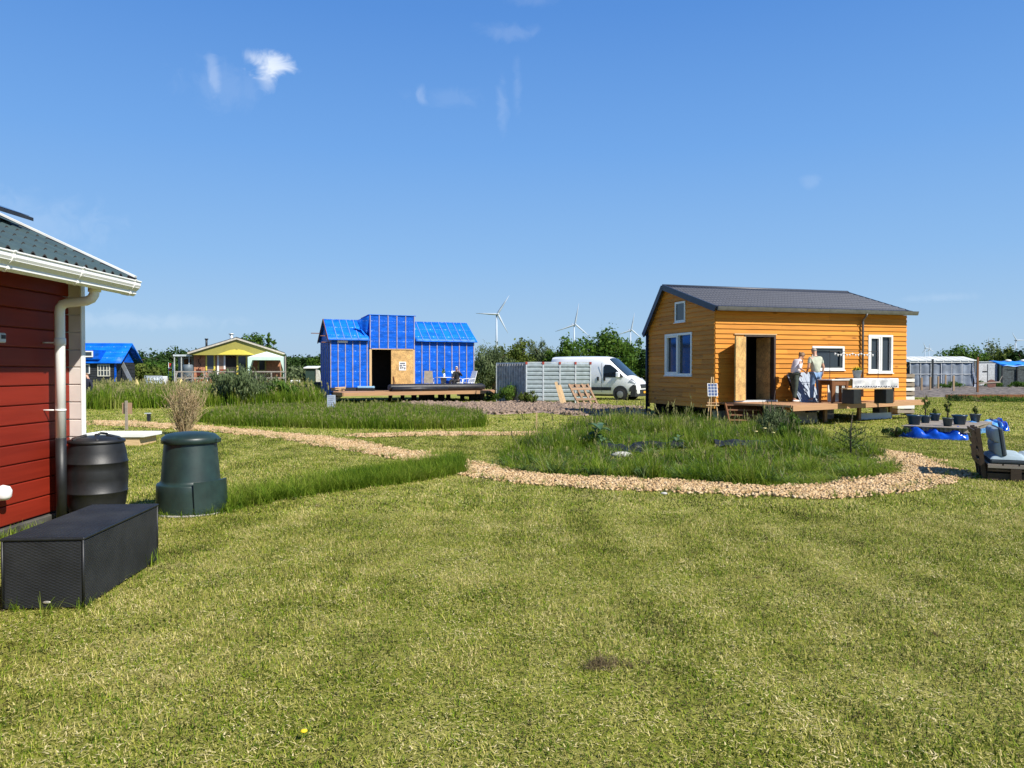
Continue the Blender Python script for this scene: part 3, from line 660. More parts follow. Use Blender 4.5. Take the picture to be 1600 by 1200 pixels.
# ============================================================ storage box
wb = thing('storage_box', 'black woven plastic garden storage box by the red wall, nearest thing on the lawn', 'storage box', (-3.60, 5.41, 0), rad(4.5))
WEAVE = mat('woven_plastic', (.014, .015, .017), .55, var=.2, scale=5, dirt=.12, dirt_c=(.1, .1, .09))
def weave(name, o_, U, V_, nx, ny, amp, horiz):
    """woven strands as relief: o_ origin, U and V_ edge vectors"""
    o_, U, V_ = Vector(o_), Vector(U), Vector(V_); nrm = U.cross(V_).normalized(); sub = 3
    uu = np.arange(nx * sub + 1) / sub; vv = np.arange(ny * sub + 1) / sub; A, B = np.meshgrid(uu, vv)
    ph = np.where((np.floor(B) % 2) == 0, 0.0, 1.0)
    Hh = np.abs(np.sin(np.pi * B)) ** .6 * (.45 + .55 * np.cos(np.pi * (A + ph))) * amp if horiz else np.abs(np.sin(np.pi * A)) ** .6 * (.45 + .55 * np.cos(np.pi * (B + np.where((np.floor(A) % 2) == 0, 0.0, 1.0)))) * amp
    e = (A == 0) | (B == 0) | (A == nx) | (B == ny); Hh = np.where(e, 0, Hh) + rng.normal(size=A.shape) * amp * .06
    A = A / nx; B = B / ny
    V = np.stack([o_[k] + U[k] * A + V_[k] * B + nrm[k] * Hh for k in range(3)], -1).reshape(-1, 3)
    idx = np.arange(A.size).reshape(A.shape); Fq = np.stack([idx[:-1, :-1], idx[:-1, 1:], idx[1:, 1:], idx[1:, :-1]], -1).reshape(-1, 4)
    o = npmesh(name, V, Fq, WEAVE, parent=wb); o.data.polygons.foreach_set('use_smooth', [True] * len(Fq)); return o
BW, BL, BH = .55, 1.38, .50
part('box_core', BLACKP, wb, (.006, BW - .006, .006, BL - .006, .01, BH - .01))
weave('front_panel', (0.012, 0, .015), (BW - .024, 0, 0), (0, 0, BH - .03), 22, 44, .0035, True)
weave('side_panel', (BW, 0.012, .015), (0, BL - .024, 0), (0, 0, BH - .03), 92, 34, .004, True)
weave('side_panel', (0, BL - .012, .015), (0, -BL + .024, 0), (0, 0, BH - .03), 60, 30, .003, True)
lid = part('lid', BLACKP, wb, (-.012, BW + .012, -.012, BL + .012, BH - .006, BH + .014), bevel=.006)
o = weave('woven_lid_top', (0, 0, BH + .015), (BW, 0, 0), (0, BL, 0), 40, 92, .004, False); o.parent = lid
for x_ in (0, BW):
    for y_ in (0, BL): 
        m = MB(); m.tube([(x_, y_, 0), (x_, y_, BH)], .009, 8); m.build('corner_rod', BLACKP, wb)
m = MB(); m.ball((.30, -.004, .055), .028, .006, .011, 16); m.build('badge', mat('badge_metal', (.5, .47, .38), .35, .5), wb)

# ============================================================ barrel and compost bin
def band(r, z, h=.012, o=.008): return [(r, z - h), (r + o, z - h * .4), (r + o, z + h * .4), (r, z + h)]
bx_ = at(150, 8.95)
wbq = thing('water_barrel', 'black plastic rain barrel with ribbed sides standing by the downpipe', 'barrel', bx_)
m = MB(); m.lathe([(.27, 0), (.285, .06), (.31, .2)] + band(.322, .30) + [(.333, .45), (.333, .55)] + band(.326, .64) + [(.312, .76), (.288, .86), (.285, .875)], n=48); m.build('barrel_body', BLACKP, wbq)
m = MB(); m.lathe([(.30, .862), (.305, .87), (.302, .895), (.27, .905), (.24, .925), (.12, .94), (.001, .943)], n=40); ld = m.build('lid', BLACKP, wbq)
for a in range(6):
    c_, s_ = math.cos(a * 1.047), math.sin(a * 1.047); m = MB(); m.bar((c_ * .12, s_ * .12, .95), (c_ * .285, s_ * .285, .905), .03, .02); m.build('lid_rib', BLACKP, ld, bevel=.005)
m = MB(); m.tube([(.02, -.07, .94), (.06, -.02, .975), (.1, .05, .96)], .014, 8); m.build('handle', BLACKP, ld)
cbm = mat('dark_green_plastic', (.014, .032, .028), .42, var=.15, scale=7, dirt=.15, dirt_c=(.07, .08, .06), bump=.05, bscale=50)
cp = at(297, 9.25)
cb_ = thing('compost_bin', 'dark green plastic compost bin with domed lid standing alone on the lawn', 'compost bin', cp)
m = MB(); m.lathe([(.40, 0), (.40, .02), (.385, .26), (.385, .34), (.375, .358), (.345, .362), (.335, .40), (.295, .86), (.29, .88)], n=56); m.build('bin_body', cbm, cb_)
m = MB(); m.lathe([(.322, .835), (.328, .84), (.325, .895), (.315, .905), (.28, .935), (.2, .955), (.1, .965), (.001, .968)], n=48); ld = m.build('lid', cbm, cb_)
m = MB(); m.box(.30, .35, -.06, .06, .835, .89); m.build('lid_tab', cbm, ld, bevel=.008)
m = MB()
for k in range(9):
    a = rad(-62 + k * 9)
    a2 = rad(-62 + (k + 1) * 9)
    if k < 8:
        f = lambda a_, r: (r * math.cos(a_), r * math.sin(a_))
        (x0, y0), (x1, y1), (x2, y2), (x3, y3) = f(a, .38), f(a, .425), f(a2, .425), f(a2, .38)
        m.hexa([(x0, y0, .02), (x1, y1, .02), (x2, y2, .02), (x3, y3, .02), (x0, y0, .40), (x1 - .015, y1, .40), (x2 - .015, y2, .40), (x3, y3, .40)])
m.build('hatch_door', cbm, cb_)
m = MB(); m.lathe([(.43, 0), (.44, .02), (.42, .025)], n=32); m.build('base_plate', CONC, cb_)
# white tray on bricks behind the corner
ty = thing('planter_tray', 'white shower tray lying on brown boards beyond the house corner', 'tray', G(178, 697))
TW2 = .66; 
m = MB(); m.box(-.75, TW2, 0, .06, .2, .27); m.box(-.75, TW2, .84, .9, .2, .27); m.box(TW2 - .06, TW2, .06, .84, .2, .27); m.box(-.75, -.69, .06, .84, .2, .27); m.box(-.69, TW2 - .06, .06, .84, .18, .21); m.build('tray', WHITE, ty)
m = MB(); m.box(-.7, TW2 - .12, .04, .86, 0, .18); m.build('wooden_base', PINE, ty)
# sign board seen from behind, bollard lamp
sgp = thing('sign_board', 'small brown sign board seen from behind on a grey post', 'sign', G(197, 672))
part('post', GREYW, sgp, (-.03, .03, -.03, .03, 0, .84)); part('board', wood('brown_board', (.34, .22, .14), (.2, .12, .07), 2), sgp, (-.14, .14, .032, .05, .46, .78))
bl = thing('bollard_lamp', 'short dark bollard lamp with flat top on the mown grass', 'lamp', G(232, 660))
part('post', DARKM, bl, (-.045, .045, -.045, .045, 0, .28)); m = MB(); m.box(-.12, .06, -.06, .06, .282, .31); m.build('lamp_head', STEEL, bl)
# ============================================================ orange timber house
ORG = wood('orange_stained_board', (.62, .245, .028), (.22, .075, .008), 0, rand=.15, rough=.6, knots=.8, scale=.6)
ORGY = wood('orange_stained_gable_board', (.60, .235, .026), (.22, .075, .008), 1, rand=.15, rough=.6, knots=.8, scale=.6)
NAVY = mat('navy_metal', (.018, .028, .05), .4, .2)
ROOFM = mat('anthracite_tile_sheet', (.048, .054, .072), .45, .1, var=.12, scale=12)
fo = Frame(6.646, 25.2, 16.66)
oh = thing('timber_house', 'orange stained timber tiny house with dark grey roof and open double doors', 'house', frame=fo)
LEN = fo.t(1415.5); WID = 4.72; Z0 = .68; ZE = 3.66
rs = fo.s(1040); RZ = 4.80; EZ = 3.80; BZ = 3.22
print('orange', LEN, WID, rs)
def opening(px0, px1, py0, py1, q=0):
    t0, t1 = fo.t(px0), fo.t(px1); tm = (t0 + t1) / 2
    return (t0, t1, fo.z(py1, tm), fo.z(py0, tm))
DO = opening(1162.5, 1211, 523.5, 622.5); DO = (DO[0], DO[1], Z0, DO[3])
W1 = opening(1268, 1318, 541, 578); W2 = opening(1355.5, 1393.5, 523.5, 582.5)
def gopen(px0, px1, py0, py1):
    s0, s1 = fo.s(px1), fo.s(px0); sm = (s0 + s1) / 2
    return (s0, s1, fo.z(py1, 0, sm), fo.z(py0, 0, sm))
G1 = gopen(1040, 1082, 520.8, 587); G2 = gopen(1055.5, 1071.5, 471.5, 503.5)
print(DO, W1, W2, G1, G2)
# walls: core panels around the openings
def wall_core(opens, x1, z0, z1, place, mat_, name, parent):
    m = MB(); xs_ = sorted({0, x1} | {o_[0] for o_ in opens} | {o_[1] for o_ in opens})
    for a, b in zip(xs_, xs_[1:]):
        zs = [(o_[2], o_[3]) for o_ in opens if o_[0] < (a + b) / 2 < o_[1]]; z = z0
        for c, d in sorted(zs):
            if c > z + .001: place(m, a, b, z, c)
            z = max(z, d)
        if z < z1: place(m, a, b, z, z1)
    return m.build(name, mat_, parent)
wf = wall_core([DO, W1, W2], LEN, Z0 - .1, ZE, lambda m, a, b, c, d: m.box(a, b, .02, .14, c, d), ORG, 'wall', oh)
gw_top = ZE
wg = wall_core([G1, (G2[0], G2[1], G2[2], G2[3])], WID, Z0 - .2, 3.15, lambda m, a, b, c, d: m.box(.02, .14, max(a, .15), b, c, d), ORGY, 'gable_wall', oh)
def roofline(s):      # top of gable wall at distance s
    return (EZ - .1 + (RZ - EZ) * (s + .0) / rs) if s < rs else RZ - .1 - (RZ - BZ) * (s - rs) / (WID + .12 - rs)
m = MB()
m.extr([(.03, .2, 3.151), (.03, .2, roofline(.2)), (.03, rs, roofline(rs)), (.03, WID - .02, roofline(WID)), (.03, WID - .02, 3.151)], (.08, 0, 0)); m.build('gable_top', ORGY, oh, nrm=True)
def courses(name, x1, z0, z1, ch, opens, axis, m_, parent, joints=(2.6, 4.4), clip=None):
    """overlapping weatherboards cut round openings; axis 0 along x at y=0, axis 1 along y at x=0"""
    z = z0
    while z < z1 - .02:
        zt = min(z + ch, z1); segs = [0.0]; r_ = random.Random(int(z * 1000) + axis)
        x = r_.uniform(.6, joints[1])
        while x < x1 - .5: segs.append(x); x += r_.uniform(*joints)
        segs.append(x1)
        cuts = set(segs)
        ops = [o_ for o_ in opens if o_[2] < zt - .004 and o_[3] > z + .004]
        for o_ in ops: cuts |= {o_[0], o_[1]}
        cuts = sorted(cuts); cur = None
        def flush(mm):
            if mm and mm.v: mm.build(name, m_, parent)
        cur = MB()
        for a, b in zip(cuts, cuts[1:]):
            if b - a < .01: continue
            mid = (a + b) / 2; bands = [(z, zt)]
            for o_ in ops:
                if o_[0] < mid < o_[1]:
                    nb = []
                    for c, d in bands:
                        if o_[2] > c: nb.append((c, min(d, o_[2])))
                        if o_[3] < d: nb.append((max(c, o_[3]), d))
                    bands = [(c, d) for c, d in nb if d - c > .01]
            if not bands: flush(cur); cur = MB(); continue
            for c, d in bands:
                A0 = A1 = a; B0 = B1 = b
                if clip:
                    (l0, h0), (l1, h1) = clip(c), clip(d - .002)
                    A0, A1, B0, B1 = max(a, l0), max(a, l1), min(b, h0), min(b, h1)
                    if B0 - A0 < .01: continue
                    B1 = max(B1, A1 + .003) if B1 < A1 else B1
                g = .0015; yb, yt = -.034, -.004
                yb = yt + (yb - yt) * (1 - (c - z) / ch); y2 = yt + (-.034 - yt) * (1 - (d - z) / ch) 
                pts = [(A0 + g, yb, c), (B0 - g, yb, c), (B0 - g, .018, c), (A0 + g, .018, c), (A1 + g, y2, d), (B1 - g, y2, d), (B1 - g, .018, d), (A1 + g, .018, d)]
                if axis == 1: pts = [(p[1], p[0], p[2]) for p in pts]; pts = [pts[1], pts[0], pts[3], pts[2], pts[5], pts[4], pts[7], pts[6]]
                cur.hexa(pts)
            if b in segs: flush(cur); cur = MB()
        flush(cur); z = zt
courses('board', LEN, Z0 - .03, ZE, .162, [DO, W1, W2], 0, ORG, wf)
def gclip(z):
    # left (front, s small) and right (back) limits at height z
    lo = 0.0 if z < roofline(0) else (z - (EZ - .1)) / ((RZ - EZ) / rs)
    hi = WID if z < roofline(WID) else rs + (RZ - .1 - z) / ((RZ - BZ) / (WID + .12 - rs))
    return (lo, max(hi, lo + .001))
courses('board', WID, Z0 - .22, RZ - .12, .162, [G1, G2], 1, ORGY, wg, joints=(2.2, 3.5), clip=gclip)
part('back_wall', ORG, oh, (.02, LEN, WID - .1, WID, Z0 - .2, 3.15))
part('end_wall', ORGY, oh, (LEN - .1, LEN, .16, WID - .12, Z0 - .2, 3.15))
m = MB(); m.extr([(LEN - .1, .0, 3.151), (LEN - .1, 0, roofline(0) - .06), (LEN - .1, rs, roofline(rs)), (LEN - .1, WID - .02, roofline(WID)), (LEN - .1, WID - .02, 3.151)], (.09, 0, 0)); m.build('end_gable', ORGY, oh, nrm=True)
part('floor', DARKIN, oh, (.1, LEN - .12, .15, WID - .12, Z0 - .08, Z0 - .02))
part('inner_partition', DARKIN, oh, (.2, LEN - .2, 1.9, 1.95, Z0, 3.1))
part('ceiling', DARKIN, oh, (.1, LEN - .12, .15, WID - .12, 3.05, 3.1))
part('chassis', mat('black_chassis', (.012, .012, .013), .7), oh, (.5, LEN - .3, .5, WID - .4, .36, Z0 - .23))
for x_ in (.35, 2.3, 4.6, 6.9):
    for y_ in (.35, WID - .5): part('support_block', DARKM if y_ > 1 else CONC, oh, (x_, x_ + .35, y_, y_ + .35, 0, .36))
part('corner_trim', NAVY, oh, (-.05, .05, WID, WID + .05, .3, 3.2))
m = MB(); m.tube([(-.09, WID + .02, 3.1), (-.09, WID + .02, .15)], .04, 10); m.build('rear_downpipe', NAVY, oh)
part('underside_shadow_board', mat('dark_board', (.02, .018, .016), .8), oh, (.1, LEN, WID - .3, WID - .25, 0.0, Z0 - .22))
# roof sheets with pressed tile waves
oh_l, oh_r = -.14, .06
def roof_sheet(y0, z0, y1, z1, rows, x0, x1a, x1b, per=.125):
    L_ = math.hypot(y1 - y0, z1 - z0); ny_, nz_ = -(z1 - z0) / L_, (y1 - y0) / L_
    if nz_ < 0: ny_, nz_ = -ny_, -nz_
    nw = int((x1b - x0) / per); sub = 4; nu = nw * sub; V = []; R_ = []
    for r in range(rows): R_ += [(r / rows, .026), ((r + .97) / rows, 0.0)]
    R_.append((1.0, 0.0))
    for v, li in R_:
        for i in range(nu + 1):
            xe = x1a + (x1b - x1a) * v; x = x0 + (xe - x0) * i / nu; h = .017 * math.cos(2 * math.pi * i / sub) + li
            V.append((x, y0 + (y1 - y0) * v + ny_ * h, z0 + (z1 - z0) * v + nz_ * h))
    Fq = [(j * (nu + 1) + i, j * (nu + 1) + i + 1, (j + 1) * (nu + 1) + i + 1, (j + 1) * (nu + 1) + i) for j in range(len(R_) - 1) for i in range(nu)]
    return V, Fq
V, Fq = roof_sheet(-.22, EZ - .04, rs, RZ, 10, oh_l, LEN + oh_r, LEN + .34)
rf = npmesh('roof', V, Fq, ROOFM, parent=oh)
V, Fq = roof_sheet(WID + .22, BZ - .12, rs, RZ, 6, oh_l, LEN + oh_r, LEN + .34)
npmesh('rear_roof', V, [f[::-1] for f in Fq], ROOFM, parent=oh)
m = MB(); m.tube([(oh_l, rs, RZ + .02), (LEN + .34, rs, RZ + .02)], .06, 8); m.build('ridge_cap', ROOFM, oh)
m = MB(); m.bar((oh_l - .01, -.24, EZ - .09), (oh_l - .01, rs, RZ - .03), .05, .20); m.bar((oh_l - .01, rs, RZ - .03), (oh_l - .01, WID + .22, BZ - .16), .05, .20); m.build('bargeboard', NAVY, oh)
m = MB(); m.bar((LEN + oh_r, -.24, EZ - .06), (LEN + .34, rs, RZ - .0), .03, .08); m.build('verge_trim', NAVY, oh)
m = MB(); m.extr([(-.1, -.20, EZ - .07), (-.1, rs, RZ - .06), (-.1, WID + .15, BZ - .15), (-.1, WID + .15, BZ - .18), (-.1, rs, RZ - .1), (-.1, -.2, EZ - .11)], (LEN + .12, 0, 0)); m.build('roof_deck', mat('roof_underlay', (.12, .08, .05), .8), oh, nrm=True)
m = MB(); gp = [(-.34, EZ - .10), (-.36, EZ - .02), (-.24, EZ - .02), (-.23, EZ - .12), (-.27, EZ - .155), (-.32, EZ - .15)]
m.extr([(-.1, y_, z_) for y_, z_ in gp], (LEN + .30, 0, 0)); gt = m.build('gutter', mat('zinc_grey', (.20, .20, .21), .4, .6), oh, nrm=True)
dpx = fo.t(1344.5)
m = MB(); m.tube([(dpx, -.29, EZ - .13), (dpx, -.26, EZ - .22), (dpx, -.11, EZ - .34), (dpx, -.10, EZ - .42), (dpx, -.10, Z0 + .12)], .038, 12); m.build('downpipe', mat('zinc_pipe', (.16, .15, .15), .45, .5), oh)
# door
FR = mat('dark_door_frame', (.045, .03, .025), .6)
d0, d1, dz0, dz1 = DO
m = MB(); m.box(d0, d0 + .06, -.04, .14, dz0, dz1); m.box(d1 - .07, d1, -.04, .14, dz0, dz1); m.box(d0 + .06, d1 - .07, -.04, .14, dz1 - .06, dz1); m.build('door_frame', FR, oh)
part('door_head_trim', PINE, oh, (fo.t(1146), d1 + .03, -.055, .0, dz1 + .002, dz1 + .04))
part('threshold', STEEL, oh, (fo.t(1146), d1 + .03, -.10, .15, Z0 - .02, Z0 + .035))
def leaf(x, y, ang, w, mirror, label):
    lf = MB(); lf.box(0, w, -.022, .022, Z0 + .04, dz1 - .07); o = lf.build('door_leaf', OSB, oh, label=label); o.location = (x, y, 0); o.rotation_euler = (0, 0, ang)
    m = MB()
    for c_ in (.03, w - .06):
        m.box(c_, c_ + .03, -.03, -.0225, Z0 + .04, dz1 - .07)
    m.build('edge_batten', FR, o)
    m = MB(); m.box(w - .10, w - .07, -.055, -.031, Z0 + 1.0, Z0 + 1.12); m.build('handle', STEEL, o, bevel=.004)
    return o
wleaf = (d1 - d0 - .13) / 2
print('leaf', wleaf)
leaf(d0 + .0, -.06, rad(-146), .80, False, 'outer leaf of bright strand board, swung open to the outside')
leaf(d1 - .09, .17, rad(98), .62, True, 'leaf swung open to the inside')
# windows
def window(x0, x1, z0, z1, axis, parent, split=None, fr=.07, sash=True, y=-.045):
    """frame proud of the boards, panes behind it; axis 1 = on the gable"""
    T = (lambda bx: bx) if axis == 0 else (lambda bx: (bx[2], bx[3], bx[0], bx[1], bx[4], bx[5]))
    m = MB()
    for bx in ((x0, x0 + fr, y, .10, z0, z1), (x1 - fr, x1, y, .10, z0, z1), (x0 + fr, x1 - fr, y, .10, z0, z0 + fr), (x0 + fr, x1 - fr, y, .10, z1 - fr, z1)): m.box(*T(bx))
    if split: m.box(*T((split - fr / 2, split + fr / 2, y, .10, z0 + fr, z1 - fr)))
    w = m.build('window', WHITE, parent)
    m = MB(); m.box(*T((x0 - .03, x1 + .03, y - .03, .0, z0 - .03, z0 - .002))); m.build('sill', WHITE, w)
    cells = [(x0 + fr, split - fr / 2), (split + fr / 2, x1 - fr)] if split else [(x0 + fr, x1 - fr)]
    for i, (a, b) in enumerate(cells):
        m = MB(); m.box(*T((a, b, .055, .065, z0 + fr, z1 - fr))); m.build('pane', GLASS, w)
        if sash and (i == (1 if axis else 0)):
            s_ = .055; m = MB()
            for bx in ((a, a + s_, y + .015, .05, z0 + fr, z1 - fr), (b - s_, b, y + .015, .05, z0 + fr, z1 - fr), (a + s_, b - s_, y + .015, .05, z0 + fr, z0 + fr + s_), (a + s_, b - s_, y + .015, .05, z1 - fr - s_, z1 - fr)): m.box(*T(bx))
            m.build('sash', WHITE, w)
    return w
window(*W2, 0, oh, split=fo.t(1375.5))
w1 = window(*W1, 0, oh, sash=False)
a, b, c, d = W1; s_ = .09
m = MB(); m.box(a + .07, a + .07 + s_, -.0, .05, c + .07, d - .07); m.box(b - .07 - s_, b - .07, 0, .05, c + .07, d - .07); m.box(a + .07 + s_, b - .07 - s_, 0, .05, c + .07, c + .07 + s_ * .5); m.box(a + .07 + s_, b - .07 - s_, 0, .05, d - .07 - s_, d - .07); m.build('dark_sash', mat('anthracite_sash', (.03, .04, .045), .4), w1)
window(*G1, 1, oh, split=fo.s(1059.5), fr=.08)
window(*G2, 1, oh, fr=.07)
part('cover_pane', GLASS, oh, (-.012, .012, G2[0] + .07, G2[1] - .07, G2[2] + .07, G2[3] - .07))  # dark pane added out front to hide the orange gable panel behind
# ------------------------------------------------------------ deck
dk = thing('wooden_deck', 'brown plank deck with steps in front of the orange timber house', 'deck', frame=fo)
DZ = .66
poly = [fo.loc(G(1104, 627.3, DZ)), fo.loc(G(1238, 633.6, DZ)), fo.loc(G(1449, 624.6, DZ)), (LEN + .55, -.05), (-.3, -.05)]
print('deck', poly)
dv = (Vector(poly[2]) - Vector(poly[1])).normalized(); dn = Vector((-dv.y, dv.x))
lo = min(Vector(p).dot(dn) for p in poly); hi = max(Vector(p).dot(dn) for p in poly); q = lo; k = 0
dang = math.atan2(dv.y, dv.x)
def rotp(p, a): return (p[0] * math.cos(a) - p[1] * math.sin(a), p[0] * math.sin(a) + p[1] * math.cos(a))
while q < hi:
    P_ = clip_strip([Vector(p) for p in poly], dn, q, min(q + .138, hi))
    if len(P_) >= 3:
        P_ = [rotp(p, -dang) for p in P_]; m = MB(); m.prism(P_, DZ - .028, DZ)
        o = m.build('plank', DECKW, dk); o.rotation_euler = (0, 0, dang)
    q += .144; k += 1
def fascia(a, b, h, th=.035, z=DZ):
    a, b = Vector(a), Vector(b); d = (b - a).normalized(); n_ = Vector((d.y, -d.x)); L_ = (b - a).length
    m = MB(); m.box(0, L_, -th, -.002, z - h, z - .004); o = m.build('fascia_board', DECKW, dk); o.location = (a.x, a.y, 0); o.rotation_euler = (0, 0, math.atan2(d.y, d.x)); return o
fascia(poly[1], poly[2], .17); fascia(poly[0], poly[1], .06); fascia(poly[2], poly[3], .17)
for k in range(4):
    f_ = (k + .4) / 4; a = Vector(poly[1]).lerp(Vector(poly[2]), f_) + dn * .7
    m = MB(); m.box(a.x - .05, a.x + .05, a.y - .05, a.y + .05, 0, DZ - .2); m.build('post', DECKW, dk)
m = MB(); A_ = Vector(poly[1]) + dn * .3; B_ = Vector(poly[2]) + dn * .3 - dv * .6; m.bar((A_.x, A_.y, DZ - .10), (B_.x, B_.y, DZ - .10), .06, .14); m.build('joist', BROWNW, dk)
# steps
st = thing('garden_steps', 'brown wooden steps with open treads leading up to the deck of the orange house', 'steps', G(1158, 664), rad(-6))
# treads rise away from the viewer
wst = 1.05
lo_ = -.35
for sx_ in (lo_, lo_ + wst):
    m = MB(); m.extr([(sx_, 0, 0), (sx_, .16, 0), (sx_, .95, .56), (sx_, .95, .64), (sx_, .80, .64), (sx_, 0, .08)], (.04, 0, 0)); m.build('stringer', BROWNW, st, nrm=True)
for k in range(4): part('tread', wood('tread_wood', (.26, .13, .07), (.1, .05, .03), 0) if k == 0 else bpy.data.materials['tread_wood'], st, (lo_ + .045, lo_ + wst - .005, .10 + k * .21, .33 + k * .21, .12 + k * .15, .155 + k * .15))
part('riser_board', BROWNW, st, (lo_ + .045, lo_ + wst - .005, .98, 1.0, .1, .58))
# paving slabs leaning at the deck and a pale panel on the grass
pl_ = G(1258, 661)
sb = thing('paving_slab', 'pale beige slabs propped against the deck edge below the people', 'slab', pl_, rad(8))
m = MB(); m.extr([(-.45, 0, 0), (-.45, .04, 0), (-.45, .12, .37), (-.45, .07, .37)], (.50, 0, 0)); m.build('slab', mat('beige_slab', (.46, .40, .30), .9, var=.12, scale=6), sb, nrm=True)
m = MB(); m.extr([(.06, 0.05, 0), (.06, .09, 0), (.06, .16, .33), (.06, .12, .33)], (.42, 0, 0)); m.build('slab', bpy.data.materials['beige_slab'], sb, nrm=True)
pn = thing('insulation_panel', 'long pale blue white panel lying on the grass below the deck', 'panel', G(1342, 656), rad(24))
m = MB(); m.extr([(0, 0, 0), (0, .05, 0), (0, .10, .20), (0, .04, .22)], (1.62, 0, 0)); m.build('panel', mat('pale_panel', (.62, .68, .72), .5, var=.05), pn, nrm=True)
part('edge_strip', STEEL, pn, (1.63, 2.0, .02, .06, 0.12, .14))
# easel with photo board
ez_ = thing('easel', 'wooden easel holding a board of photographs at the corner of the deck', 'easel', G(1113, 664))
es = 655 - 579; ed = 1.7 * F / es
for a_, b_ in (((-.17, -.05, 0), (-.02, .02, 1.50)), ((.20, -.05, 0), (.03, .02, 1.50)), ((.02, .30, 0), (.0, .04, 1.46))):
    m = MB(); m.bar(a_, b_, .035, .025); m.build('leg', PINEZ, ez_)
part('tray', PINE, ez_, (-.2, .2, -.07, -.0, .60, .63))
pbd = thing('photo_board', 'white board with a grid of small blue photographs on the easel', 'photo board', G(1113, 664), 0)
m = MB(); m.extr([(-.155, -.08, .90), (.155, -.08, .90), (.155, -.0, 1.30), (-.155, -.0, 1.30)], (0, .012, 0)); b0 = m.build('board', WHITE, pbd, nrm=True)
ph = mat('photo_print', (.02, .045, .14), .3, var=.5, scale=25, c2=(.12, .14, .2))
for r in range(4):
    for c in range(3):
        x0 = -.135 + c * .095; z0 = .92 + r * .095; yy = lambda z: -.08 + (z - .90) * .2 - .004
        m = MB(); m.add([(x0, yy(z0), z0), (x0 + .08, yy(z0), z0), (x0 + .08, yy(z0 + .08), z0 + .08), (x0, yy(z0 + .08), z0 + .08)], [(0, 1, 2, 3)]); m.build('photo', ph, b0)

# ------------------------------------------------------------ things on the deck
def onwall(px, dist):        # world point on the deck, dist in front of the wall line
    t = fo.t(px, -dist); return fo.w(t, -dist, DZ)
CLOTH = mat('printed_tablecloth', (.70, .70, .68), .7, var=.05, scale=4, c2=(.30, .31, .33), bump=.4, bscale=9)
tb = thing('brown_table', 'brown wooden table with tapered legs at the left end of the covered table', 'table', onwall(1302, 1.5), fo.a)
lw, ldp, lh = .62, .7, .76
part('tabletop', WHITE, tb, (-lw / 2 - .03, lw / 2 + .03, -ldp / 2, ldp / 2, lh - .03, lh)); 
m = MB(); m.box(-lw / 2, lw / 2, -ldp / 2 + .03, -ldp / 2 + .06, lh - .19, lh - .031); m.box(-lw / 2, lw / 2, ldp / 2 - .06, ldp / 2 - .03, lh - .19, lh - .031); m.build('apron', BROWNW, tb)
for x_ in (-1, 1):
    for y_ in (-1, 1):
        m = MB(); cx, cy = x_ * (lw / 2 - .04), y_ * (ldp / 2 - .06); a = .045; b = .025
        m.hexa([(cx - b, cy - b, 0), (cx + b, cy - b, 0), (cx + b, cy + b, 0), (cx - b, cy + b, 0), (cx - a, cy - a, lh - .031), (cx + a, cy - a, lh - .031), (cx + a, cy + a, lh - .031), (cx - a, cy + a, lh - .031)]); m.build('leg', BROWNW, tb)
tp = onwall(1354, 1.35)
tbl = thing('long_table', 'long table under a white patterned cloth in front of the right window', 'table', tp, fo.a)
TL_, TD_, TH_ = 1.75, .8, .78
part('tabletop', PINE, tbl, (-TL_ / 2, TL_ / 2, -TD_ / 2, TD_ / 2, TH_ - .04, TH_ - .006))
for x_ in (-.78, .78):
    for y_ in (-.3, .3): part('leg', BROWNW, tbl, (x_ - .035, x_ + .035, y_ - .035, y_ + .035, 0, TH_ - .041))
tcl = thing('tablecloth', 'white cloth with a dark patterned border hanging over the long table', 'tablecloth', tp, fo.a)
def clothf(u, v):
    x = (u - .5) * (TL_ + .05); # v over: 0 front hem -> .35 front edge -> .65 back edge -> 1 back hem
    if v < .3: z = TH_ - .30 * (1 - v / .3); y = -TD_ / 2 - .02 - .02 * math.sin(x * 17) * (1 - v / .3)
    elif v > .7: z = TH_ - .25 * ((v - .7) / .3); y = TD_ / 2 + .02 + .02 * math.sin(x * 15)
    else: z = TH_ + .004 + .006 * math.sin(x * 6 + v * 9); y = -TD_ / 2 + TD_ * (v - .3) / .4
    return (x, y, z)
m = MB(); m.grid(clothf, 50, 30); m.build('cloth', CLOTH, tcl)
ob = MB()
for i in range(17):
    x = -TL_ / 2 + .05 + i * .1; ob.box(x, x + .05, -TD_ / 2 - .045, -TD_ / 2 - .043, TH_ - .27, TH_ - .235)
ob.build('printed_border', mat('dark_print', (.05, .05, .09), .8), tcl)
bn = thing('bench', 'bench plank resting on two black cubes in front of the covered table', 'bench', onwall(1354, 2.15), fo.a)
part('seat', PINE, bn, (-.85, .85, -.15, .15, .455, .49))
for px in (1331, 1381):
    w_ = onwall(px, 2.15); cbx = thing('black_cube', 'black cube carrying the %s end of the bench' % ('left' if px < 1350 else 'right'), 'cube stool', w_, fo.a + rad(20), group='black cubes under the bench')
    part('cube', BLACKP, cbx, (-.22, .22, -.2, .2, 0, .45), bevel=.01)
    part('cube_lid', DARKM, cbx, (-.2, .2, -.18, .18, .4505, .4535))
fp = thing('flower_pot', 'grey bucket of yellow flowers on the covered table', 'flower pot', fo.w(*fo.loc(onwall(1339, 1.3)), DZ + TH_ + .012))
m = MB(); m.lathe([(.10, 0), (.145, .23), (.155, .235), (.155, .25), (.14, .25), (.13, .22), (.001, .21)], n=20); m.build('pot', mat('grey_pot', (.25, .27, .27), .6), fp)
